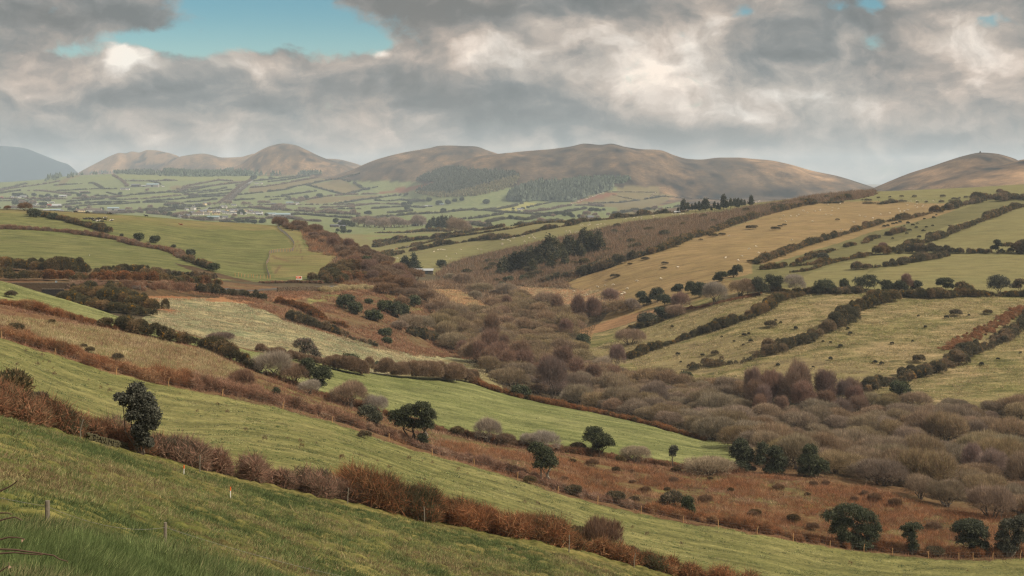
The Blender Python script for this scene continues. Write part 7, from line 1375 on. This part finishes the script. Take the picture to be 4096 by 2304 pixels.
vill = [(1640, 745), (1720, 750), (1780, 750), (1870, 752), (1960, 752), (2020, 775), (2085, 722), (2110, 792), (2150, 755), (2200, 785), (2210, 718), (2240, 745), (2310, 720), (2300, 755), (2360, 750), (2380, 800), (2440, 738), (2470, 760), (2530, 770), (2560, 785)]
for i, q in enumerate(vill): B_.append((('w1', 'c1', 'b1', 'w2', 'w1')[i % 5], zB(q), 10 + 37 * i % 90, .95, 'pale slate roofed house in the crowded village'))
B_ += [('wl', zC((60, 775)), 10, .9, 'long white house at the near end of the village'), ('w1', zC((130, 785)), 60, 1.0, 'white gabled house by the round dark tree'), ('w2', zC((225, 780)), 75, .8, 'narrow white gable left of the round dark tree'), ('st', zC((190, 812)), 0, .9, 'pale roofed shed in front of the village end'), ('sh', zC((430, 815)), 20, .9, 'blue grey barn right of the round dark tree'), ('st', zC((492, 830)), 10, .7, 'small pale roofed barn by the blue grey barns'), ('sh', zC((668, 850)), 0, 1.3, 'widest blue grey barn right of the round dark tree'), ('sd', zC((800, 855)), 0, .8, 'dark shed behind the widest blue grey barn'),
 ('sh', zC((800, 582)), 5, 1.0, 'barn with a greenish roof at the pine sheltered farm'), ('wl', zC((835, 602)), 5, .7, 'low white outbuilding at the pine sheltered farm'), ('w2', zC((950, 598)), 30, .9, 'white farmhouse under the pines'), ('sd', zC((475, 602)), 0, 1.0, 'dark shed left of the pine sheltered farm'), ('w1', zC((130, 178)), 20, 1.0, 'grey roofed house high by the straight road'), ('w2', zC((230, 182)), 70, .8, 'white gable high by the straight road'), ('sd', zC((120, 242)), 0, 1.1, 'dark roofed house below the high white gable'),
 ('b1', zC((1830, 1052)), 8, .72, 'white bungalow with a porch beyond the spur flank'), ('sd', zC((1695, 1050)), 20, .8, 'dark roofed house beside the porch bungalow'), ('s1', zC((1845, 985)), 0, .9, 'slate roofed house with skylights behind the bungalow'), ('st', zD((945, 598)), 5, .85, 'taller grey barn beside the pine clump'), ('st', zD((815, 622)), 0, .7, 'lower grey barn left of the taller one'), ('st', zD((1030, 238)), 0, .8, 'white roofed shed by the brown copse'), ('sd', zD((1112, 240)), 0, .8, 'dark shed with a white roof edge by the copse'), ('sh', zD((1345, 200)), 0, .6, 'blue shed near the hill foot'),
 ('w1', zE((420, 582)), 15, 1.0, 'white cottage with a dark roof in the sunny fields'), ('s1', zE((1320, 706)), 30, 1.0, 'stone house with a pale roof in the smoky wood'), ('st', zE((2440, 620)), 10, .35, 'low shed on the brow left of the pine row')]
for k, q, rz, s, lab in B_: build(k, q[0][0], q[0][1], rz, s, lab, 1100 if 'brow' in lab else 1450, 'houses of the village' if 'crowded' in lab else None)
x, y, z = at(1695, 1096, 860)
e = empty('barn', (x, y, z)); tag(e, 'long low barn with a white sheet roof at the valley mouth', 'barn'); gable(MB(), 6.0, 3.4, 2.4, 1.0).build('wall', HD, e); roof_mb(6.0, 3.4, 2.4, 1.0, .4).build('roof', TIN, e); MB().box((1.5, -3.45, 1.1), (1.4, .06, 1.1)).build('door', GLASSD, e)
# ================================================================== road wall, bridge, signs, gates
def wall_run(px0, px1, d0, d1, ytop, h, name, label, mat, thick=.5, seed=0):
    r = np.random.default_rng(seed); mb = MB(); n = int(abs(px1 - px0) * d0 / F / .42); rows = max(3, int(h / .28))
    x0, x1 = (px0 - 2048) / F * d0, (px1 - 2048) / F * d1; e = empty(name, (x0, d0, 0)); tag(e, label, 'stone wall')
    for k in range(rows):
        for j in range(n):
            t = (j + .5 + .5 * (k % 2)) / n
            if t > 1: continue
            zt = -(ytop - HZ) * (d0 + (d1 - d0) * t) / F
            mb.box((x0 + (x1 - x0) * t - x0, (d1 - d0) * t, zt - (k + .5) * h / rows), (.2 * r.uniform(.9, 1.08), thick * .5 * r.uniform(.9, 1.1), h / rows * .47), math.atan2(d1 - d0, x1 - x0))
    mb.build('masonry', mat, e); cp = MB()
    for j in range(int(n * .9)):
        t = (j + .5) / (n * .9); zt = -(ytop - HZ) * (d0 + (d1 - d0) * t) / F; cp.box((x0 + (x1 - x0) * t - x0, (d1 - d0) * t, zt + .16), (.13, thick * .5, .17 * r.uniform(.6, 1.2)), r.normal() * .1)
    cp.build('coping', STONE, e); return e
wall_run(-260, 295, 449, 451, 1134, 3.4, 'road_wall', 'dark stone road wall with upright coping stones', DARKSTONE, .6, 1)
wall_run(166, 258, 445.5, 446, 1158, 2.2, 'culvert_wall', 'black lower stone wall of the culvert under the road', plain('black stone', alb(56, 52, 50), .8, .4, 2), .8, 2)  # near-black colour all over the culvert wall
x0 = (256 - 2048) / F * 445; e = MB().tube([(0, 0, 0), (2.6, 0, 0)], .09, 6).build('guard_rail', TIMBER, None, (x0, 445.2, -(1160 - HZ) * 445 / F)); tag(e, 'short pale rail at the end of the culvert wall', 'rail')
stone_wall([(1110, 1166), (1160, 1166), (1220, 1165), (1300, 1163)], 1.7, .6, 'stone_wall', 'dark dry stone retaining wall below the road bend', 520, .42, 5, DARKSTONE)
def sign(px, py, d, w, h, ph, matp, label, name='road_sign'):
    x = (px - 2048) / F * d; z = g(x, d); zt = -(py - HZ) * d / F; e = empty(name, (x, d, z)); tag(e, label, 'sign')
    MB().tube([(0, 0, -.3), (0, 0, zt - z)], .05, 6).build('post', plain('grey post', alb(150, 150, 150), .5, .1, 3), e); MB().box((0, -.06, zt - z + h * .5), (w * .5, .03, h * .5)).build('plate', matp, e)
sign(225, 1131, 453, .62, .62, 2, plain('grey sign plate', alb(170, 184, 190, k=1.7), .5, .05, 3), 'small grey road sign seen from behind over the road wall')
x, y, z = at(1196, 1122, 560); e = empty('notice_board', (x, y, z)); tag(e, 'orange and white site notice board at the field edge', 'sign')
MB().box((0, 0, 1.05), (1.22, .45, .72)).build('board', PAINTW, e); MB().box((-.06, -.47, 1.33), (1.16, .02, .42)).build('panel', PAINTO, e); MB().box((-.35, -.495, 1.42), (.5, .012, .06)).box((-.35, -.495, 1.24), (.42, .012, .05)).build('lettering', PAINTW, e); MB().add([(.62, -.5, 1.1), (.98, -.5, 1.1), (.98, -.5, 1.4), (.8, -.5, 1.55), (.62, -.5, 1.38)], [(0, 1, 2, 3, 4)]).build('symbol', GLASSD, e)
for px in (-1.0, 1.0): MB().tube([(px, 0, -.3), (px, 0, .34)], .06, 6).build('post', TIMBER_OLD, e)
def gate(px, py, dmin, w, label, rz=0):
    x, y, z = at(px, py, dmin); e = empty('field_gate', (x, y, z), rz); tag(e, label, 'gate'); mb = MB()
    for k in range(6): mb.tube([(-w / 2, 0, .25 + .19 * k), (w / 2, 0, .25 + .19 * k)], .03, 5)
    for q in (-.5, 0, .5): mb.tube([(q * w, 0, .2), (q * w, 0, 1.25)], .035, 5)
    mb.build('frame', WIRE, e)
    for q in (-.55, .55): MB().tube([(q * w, 0, -.3), (q * w, 0, 1.5)], .09, 7).build('post', TIMBER_OLD, e)
gate(540, 1157, 462, 3.4, 'galvanised field gate in the bracken bank by the bare track'); gate(14, 1062, 520, 3.0, 'small galvanised gate at the frame edge above the gorse bank')
# pale netting fence winding over the spur
NET = plain('pale netting', alb(160, 156, 146, k=2.2), .7, .05, 3, .1)
NF = [(1101, 899), (1110, 910), (1120, 922), (1132, 930), (1144, 939), (1154, 949), (1163, 958), (1171, 968), (1177, 978), (1177, 990), (1174, 1001), (1166, 1006), (1158, 1008), (1147, 1008), (1133, 1008), (1121, 1008), (1109, 1009), (1099, 1010), (1090, 1012), (1082, 1014), (1076, 1016), (1077, 1022), (1079, 1028), (1077, 1036), (1073, 1048), (1069, 1053), (1066, 1058), (1066, 1070), (1068, 1085), (1073, 1099), (1079, 1113)]
NW = [np.array(at(a, b, 560)) for a, b in NF]; e = empty('netting_fence', tuple(NW[0])); tag(e, 'pale wire netting fence winding down the spur pasture', 'fence')
for a, b in zip(NW[:-1], NW[1:]):
    L_ = np.linalg.norm(b[:2] - a[:2]); mb = MB(); n = max(3, int(L_ / .5))
    for k in range(n + 1):
        p = a + (b - a) * k / n - NW[0]; p[2] = g(p[0] + NW[0][0], p[1] + NW[0][1]) - NW[0][2]; mb.tube([p, p + (0, 0, 1.55)], .055, 3, False)
    for q in (.2, .55, .9, 1.2, 1.5): mb.tube([a - NW[0] + (0, 0, q), b - NW[0] + (0, 0, q)], .035, 3, False)
    mb.build('netting', NET, e)
for p in NW: MB().tube([p - NW[0] + (0, 0, -.4), p - NW[0] + (0, 0, 1.8)], .11, 6).build('post', TIMBER, e)
post_fence([(940, 1106), (953, 1107), (966, 1108), (979, 1109), (992, 1110), (1005, 1111), (1014, 1112), (1028, 1113), (1042, 1114), (1056, 1115), (1070, 1116), (1081, 1116)], 1.6, .11, 'short row of light timber posts at the foot of the netting fence', 'post_fence', TIMBER, 1, 560, .03, 6)
post_fence(zG((60, 52), (250, 80), (420, 95), (560, 100), (690, 112), (760, 100), (860, 95), (960, 92), (1060, 85), (1150, 82), (1250, 80), (1340, 84)), 1.5, .11, 'distant fence posts along the top of the tan hillside', 'post_fence', TIMBER_OLD, 1, 900, .04, 7)
post_fence(zG((1860, 420), (1960, 390), (2060, 350), (2150, 320), (2240, 285), (2330, 240), (2420, 205)), 1.4, .1, 'fence posts beside the climbing gorse hedge', 'post_fence', TIMBER_OLD, 1, 700, .04, 8)
for px, yt, yb, lab in ((1821, 1512, 1524, 'short white stake on the bright field by the hazel hedge'), (1993, 1555, 1564, 'short white stake near the far corner of the bright field'), (358, 1018, 1024, 'thin white stake in the lower spur pasture'), (24, 1122, 1131, 'single post on the green strip at the road wall')):
    x, y, z = at(px, yb, 300 if px != 358 else 560); o = MB().tube([(0, 0, -.2), (0, 0, (yb - yt) * y / F)], .06, 6).build('stake', PAINTW if px != 24 else TIMBER_OLD, None, (x, y, z)); tag(o, lab, 'stake')
# utility poles
for px, yb, yt, lab in ((760, 880, 858, 'pale utility pole behind the spur by the village'), (232, 847, 830, 'thin utility pole behind the spur by the white barn')):
    x, y, z = at(px, 846 if px < 500 else 876, 1450); H = (yb - yt) * y / F; e = empty('utility_pole', (x, y, z)); tag(e, lab, 'pole'); MB().tube([(0, 0, -.5), (0, 0, H)], .35, 6).build('shaft', TIMBER_OLD, e); MB().box((0, 0, H - .8), (1.2, .1, .1)).build('crossarm', TIMBER_OLD, e)
# cairn on the summit
x, y, z = at(3921, 614, 3000); r = np.random.default_rng(2); mb = MB()
for k in range(34):
    t = (k / 34) ** .8; q = 2.6 * (1 - t) + .4; a = k * 2.4; mb.box((x * 0 + q * .6 * math.cos(a), q * .6 * math.sin(a), t * 6.4 + .2), (q * .55, q * .55, .5), a)
o = mb.build('cairn', HD, None, (x, y, z - .4)); tag(o, 'stone cairn on the summit of the farthest right hill'.replace(' right', ''), 'cairn')
# vehicles half hidden at the road bend
def wheel(mb_name, e, x, y, z, rad, w):
    t = MB().tube([(x, y - w / 2, z), (x, y + w / 2, z)], rad, 12).build('wheel', plain('tyre', (.02, .02, .02), .9), e); MB().tube([(x, y - w / 2 - .01, z), (x, y + w / 2 + .01, z)], rad * .55, 10).build('rim', WIRE, t)
x, y, z = at(1598, 1143, 590); e = empty('lorry', (x, y, z), R(18)); tag(e, 'white box lorry half hidden at the road bend', 'lorry')
MB().box((0, 0, 2.0), (2.3, 1.1, 1.25)).build('box_body', PAINTW, e); mb = MB().add([(2.35, -1, .6), (3.9, -1, .6), (3.9, 1, .6), (2.35, 1, .6), (2.35, -1, 2.6), (3.4, -1, 2.6), (3.4, 1, 2.6), (2.35, 1, 2.6), (3.9, -1, 1.6), (3.9, 1, 1.6)], [(0, 1, 8, 5, 4), (2, 3, 7, 6, 9), (1, 2, 9, 8), (8, 9, 6, 5), (4, 5, 6, 7), (0, 4, 7, 3), (0, 3, 2, 1)]); mb.build('cab', PAINTW, e); MB().add([(3.92, -.85, 1.66), (3.92, .85, 1.66), (3.45, .85, 2.5), (3.45, -.85, 2.5)], [(0, 1, 2, 3)]).build('windscreen', GLASSD, e)
for a in (-1.5, 3.0):
    for b in (-1, 1): wheel('w', e, a, b * .95, .48, .48, .3)
CARR = plain('red car paint', (.42, .05, .02), .3, .05, 2, 0, 0, .5)
x, y, z = at(1586, 1147, 585); e = empty('car', (x, y, z), R(10)); tag(e, 'orange red car in front of the white lorry', 'car')
pr = [(-2.1, .35), (-2.1, .85), (-1.75, .95), (-1.3, 1.42), (.35, 1.45), (1.0, .98), (1.95, .85), (2.1, .6), (2.1, .35)]
MB().add([(a, -.85, b) for a, b in pr] + [(a, .85, b) for a, b in pr], [tuple(range(9)), tuple(range(17, 8, -1))] + [(k, 9 + k, 9 + (k + 1) % 9, (k + 1) % 9) for k in range(9)]).build('body', CARR, e)
MB().add([(-1.2, -.87, 1.0), (.85, -.87, 1.0), (.3, -.87, 1.36), (-1.1, -.87, 1.36)], [(0, 1, 2, 3)]).build('side_window', GLASSD, e); MB().add([(1.02, -.75, 1.02), (1.02, .75, 1.02), (.42, .7, 1.43), (.42, -.7, 1.43)], [(0, 1, 2, 3)]).build('windscreen', GLASSD, e)
for a in (-1.35, 1.35):
    for b in (-1, 1): wheel('w', e, a, b * .78, .32, .32, .2)
# ================================================================== animals: one continuous body each, grown from a skeleton of joints
def beast(name, verts, edges, rads, mat, sub=1):
    me = bpy.data.meshes.new(name); me.from_pydata(verts, edges, []); o = bpy.data.objects.new(name, me); COL.objects.link(o)
    md = o.modifiers.new('skin', 'SKIN')
    for v, q in zip(me.skin_vertices[0].data, rads): v.radius = q if hasattr(q, '__len__') else (q, q)
    me.skin_vertices[0].data[0].use_root = True
    s = o.modifiers.new('sub', 'SUBSURF'); s.levels = sub; s.render_levels = sub
    dg = bpy.context.evaluated_depsgraph_get(); m2 = bpy.data.meshes.new_from_object(o.evaluated_get(dg)); bpy.data.objects.remove(o)
    m2.name = name; m2.materials.clear(); m2.materials.append(mat); m2.polygons.foreach_set('use_smooth', [True] * len(m2.polygons)); return m2
WOOL = plain('sheep wool', alb(222, 208, 182, k=1.7), .95, .06, 5)
def sheep_mesh(graze):
    hd = [(.62, 0, .92), (.82, 0, .98), (1.02, 0, .88)] if not graze else [(.66, 0, .62), (.82, 0, .34), (.92, 0, .14)]
    V = [(0, 0, .68), (-.35, 0, .7), (.38, 0, .72), *hd, (-.5, 0, .5), (-.6, 0, .72), (-.64, 0, .5)]; E = [(0, 1), (0, 2), (2, 3), (3, 4), (4, 5), (1, 7), (7, 8)]; Rr = [.31, .29, .27, .15, .12, .07, .1, .08, .04]
    V.pop(6); Rr.pop(6); E = [(0, 1), (0, 2), (2, 3), (3, 4), (4, 5), (1, 6), (6, 7)]
    for sx, pr in ((-.36, 1), (.36, 2)):
        for sy in (-.14, .14):
            n = len(V); kx = .06 if sx < 0 else -.02
            V += [(sx, sy, .45), (sx - kx, sy, .24), (sx, sy, .0)]; E += [(pr, n), (n, n + 1), (n + 1, n + 2)]; Rr += [.09, .045, .04]
    return beast('body', V, E, Rr, WOOL)
SM = [sheep_mesh(False), sheep_mesh(True)]
def cow_mesh(mat, graze=False, lying=False):
    hd = [(1.05, 0, 1.4), (1.32, 0, 1.5), (1.62, 0, 1.36), (1.82, 0, 1.2)] if not graze else [(1.1, 0, 1.1), (1.36, 0, .7), (1.55, 0, .35), (1.66, 0, .12)]
    V = [(0, 0, 1.02), (-.5, 0, 1.05), (-.88, 0, 1.1), (.5, 0, 1.02), (.82, 0, 1.08), *hd, (-1.05, 0, 1.1), (-1.12, 0, .6)]
    E = [(0, 1), (1, 2), (0, 3), (3, 4), (4, 5), (5, 6), (6, 7), (7, 8), (2, 9), (9, 10)]; Rr = [(.36, .42), (.35, .40), .28, (.33, .40), .3, .2, .17, .14, .09, .05, .04]
    for sx, pr in ((-.82, 2), (.72, 4)):
        for sy in (-.22, .22):
            n = len(V)
            if sx < 0: V += [(sx + .08, sy, .72), (sx - .12, sy, .42), (sx, sy, .0)]
            else: V += [(sx, sy, .66), (sx + .02, sy, .36), (sx, sy, .0)]
            E += [(pr, n), (n, n + 1), (n + 1, n + 2)]; Rr += [.15, .08, .075]
    if lying: V = [(a, b * 1.5, max(.08, c - .62)) if c > .5 else (a + .3, b * 1.9, .1) for a, b, c in V]
    return beast('body', V, E, Rr, mat)
def hide(name, a, b, cut_):
    m, nt_, bs = new_mat(name); tcn = N(nt_, 'ShaderNodeTexCoord'); no = N(nt_, 'ShaderNodeTexNoise'); no.inputs['Scale'].default_value = 1.6; no.inputs['Detail'].default_value = 2; nt_.links.new(tcn.outputs['Object'], no.inputs['Vector'])
    rp = N(nt_, 'ShaderNodeValToRGB'); rp.color_ramp.interpolation = 'CONSTANT'; rp.color_ramp.elements[0].color = (*a, 1); rp.color_ramp.elements[1].color = (*b, 1); rp.color_ramp.elements[1].position = cut_; nt_.links.new(no.outputs[0], rp.inputs[0]); nt_.links.new(rp.outputs[0], bs.inputs['Base Color']); bs.inputs['Roughness'].default_value = .8; return m
BW = hide('black and white hide', (.012, .011, .01), (.5, .46, .42), .56); BK_ = hide('black hide', (.012, .011, .01), (.02, .018, .016), .5); BRN = hide('brown hide', (.16, .06, .025), (.5, .4, .3), .68); WB = hide('white and black hide', (.42, .39, .34), (.015, .013, .012), .5)
CM = {'bw': cow_mesh(BW), 'bwg': cow_mesh(BW, True), 'bwl': cow_mesh(BW, False, True), 'k': cow_mesh(BK_), 'kg': cow_mesh(BK_, True), 'kl': cow_mesh(BK_, False, True), 'br': cow_mesh(BRN, True), 'brl': cow_mesh(BRN, False, True), 'wl': cow_mesh(WB, False, True)}
ar = np.random.default_rng(3)
def cow(px, py, k, rz, label, dmin=600, group=None):
    loc = at(px, py, dmin); o = obj('cow', CM[k], None, loc); o.rotation_euler = (0, 0, R(rz)); tag(o, label, 'cow', group)
for q, k, rz, lab in (((1520, 762), 'bwg', 200, 'black and white cow grazing on the crest before the bungalow'), ((1765, 776), 'kg', 215, 'black cow grazing on the crest before the long farmhouse'), ((2200, 798), 'kg', 185, 'black cow grazing apart on the crest'), ((2230, 800), 'bw', 190, 'black and white cow behind the one grazing apart'), ((1715, 894), 'kl', 180, 'black cow lying at the end of the herd'), ((1780, 890), 'bwl', 190, 'black and white cow lying next to the herd end'), ((1830, 908), 'k', 200, 'dark cow standing in the thick of the herd'), ((1870, 905), 'bw', 160, 'piebald cow standing in the thick of the herd'), ((1890, 920), 'bwl', 170, 'piebald cow lying in front of the standing herd'), ((1955, 912), 'k', 30, 'black cow in the middle of the herd'), ((1960, 936), 'wl', 10, 'mostly white cow lying before the herd'), ((2020, 908), 'k', 175, 'large black cow side on in the herd'), ((2098, 896), 'bw', 20, 'black and white cow at the upper end of the herd'), ((2110, 930), 'k', 5, 'black cow standing at the lower end of the herd'), ((2055, 942), 'kl', 180, 'black cow lying below the herd'), ((2230, 922), 'wl', 5, 'white cow lying apart from the herd')):
    (px, py), = zA(q); cow(px, py, k, rz, lab)
(px, py), = zB((430, 848)); cow(px, py, 'k', 185, 'single black cow standing on the crest of the spur'); (px, py), = zB((1130, 1006)); cow(px, py, 'brl', 180, 'dark brown cow lying alone in the spur pasture')
for q, k, lab in (((345, 1120), 'bw', 'piebald cow beside the round bush at the valley mouth'), ((430, 1105), 'br', 'brown cow beside the round bush at the valley mouth'), ((650, 1068), 'bw', 'piebald cow on the thin hedge at the valley mouth')):
    (px, py), = zD(q); cow(px, py, k, 20, lab, 950)
for i, q in enumerate(((2250, 635), (2315, 655), (2350, 640), (2395, 632), (2440, 660), (2470, 650), (2500, 648), (2530, 655), (2560, 650))):
    (px, py), = zC(q); cow(px, py, 'k' if i % 3 else 'bw', 40 * i, 'tiny dark cow grazing in the far green field', 1600, 'cattle in the far green field')
def flock(pts, label, group, dmin=500, s=1.0):
    for px, py in pts:
        loc = at(px, py, dmin); o = obj('sheep', SM[int(ar.uniform() < .6)], None, loc); o.rotation_euler = (0, 0, ar.uniform(-.7, .7) + (math.pi if ar.uniform() < .5 else 0)); q = s * ar.uniform(.9, 1.12); o.scale = (q, q, q); tag(o, label, 'sheep', group)
flock(zF((1355, 315), (1400, 272), (1425, 350), (1490, 282), (1565, 282), (1595, 259), (1655, 210), (1708, 232), (1772, 350), (1805, 217), (1867, 206), (1940, 259), (2015, 267), (2020, 209), (2025, 170), (2103, 183), (1968, 129), (2125, 119), (2380, 275), (2450, 292), (2550, 305), (2305, 362), (2140, 460), (2033, 508), (1505, 586)), 'white sheep grazing on the tan hillside', 'sheep on the tan hillside')
flock(zF((1040, 672), (955, 705), (1075, 757), (862, 797), (812, 855), (648, 822), (36, 940), (697, 534)), 'white sheep low on the tan hillside', 'sheep low on the tan hillside')
flock(zG((865, 105), (900, 99), (985, 97), (1117, 95), (1232, 99), (1627, 100), (847, 161), (990, 138), (960, 168), (1088, 166), (1068, 185), (998, 193), (1198, 188), (1297, 155), (717, 213), (737, 253), (800, 251), (862, 231), (586, 280), (455, 295), (340, 353), (60, 416)), 'white sheep grazing near the top fence of the tan hillside', 'sheep near the top fence')
flock(z7((827, 365), (897, 355), (977, 346), (1114, 382), (1088, 424), (1005, 434), (1058, 438), (1435, 285), (1207, 309), (596, 407), (723, 441), (1600, 175)), 'white sheep at the bottom of the tan hillside by the marsh', 'sheep by the marsh')
flock(zD((1265, 1117), (1318, 1109), (1362, 1117), (1402, 1111), (1728, 1112), (2064, 1105), (2138, 1110), (1182, 1154), (1628, 1194), (1433, 1247), (1518, 1297), (1848, 1276), (398, 1282), (452, 1286), (295, 1227), (2525, 897), (2565, 909), (2565, 989), (2565, 1014)), 'white sheep in the meadow beyond the two firs', 'sheep beyond the two firs')
flock(zE((165, 962), (190, 967), (208, 969), (262, 972), (295, 987), (325, 951), (345, 949), (190, 1022), (193, 1037), (445, 929), (473, 921), (535, 948), (573, 909), (587, 939), (598, 946), (615, 956), (475, 994), (1010, 859), (1057, 862), (1069, 880), (1133, 866), (1135, 877), (1171, 870), (1198, 785), (1227, 782), (1294, 783), (1316, 759), (1317, 778), (1405, 776), (1424, 774), (1461, 766), (1420, 809), (1509, 769)), 'white sheep in the long meadow above the fir stand', 'sheep above the fir stand')
flock(zE((1780, 699), (1856, 699), (1885, 688), (1932, 682), (1978, 694), (1980, 681), (2126, 664), (2143, 662), (2138, 686), (2190, 686), (2380, 644), (2424, 641), (2490, 636), (2515, 636), (2545, 636)) + zF((65, 250), (100, 250), (132, 250), (72, 258), (220, 250), (250, 245), (318, 240), (405, 230), (435, 235)), 'white sheep on the narrow green brow before the pines', 'sheep before the pines')
flock(zD((345, 794), (610, 784), (735, 769), (790, 769), (1320, 742), (1350, 741), (985, 849), (1010, 849), (540, 934), (1850, 749), (260, 318)), 'white sheep in the valley mouth pastures', 'sheep in the valley mouth pastures', 1000)
flock(zC((1050, 250), (960, 240), (980, 265), (1060, 255), (1150, 260), (800, 325), (840, 330), (860, 345), (890, 360), (960, 345), (960, 365), (1000, 350), (1700, 535), (1800, 525), (1830, 522), (1860, 545), (1930, 515), (1960, 520), (1950, 545), (2000, 518), (1690, 560)), 'tiny white sheep in the far hill foot fields', 'sheep in the far fields', 2500, 1.6)
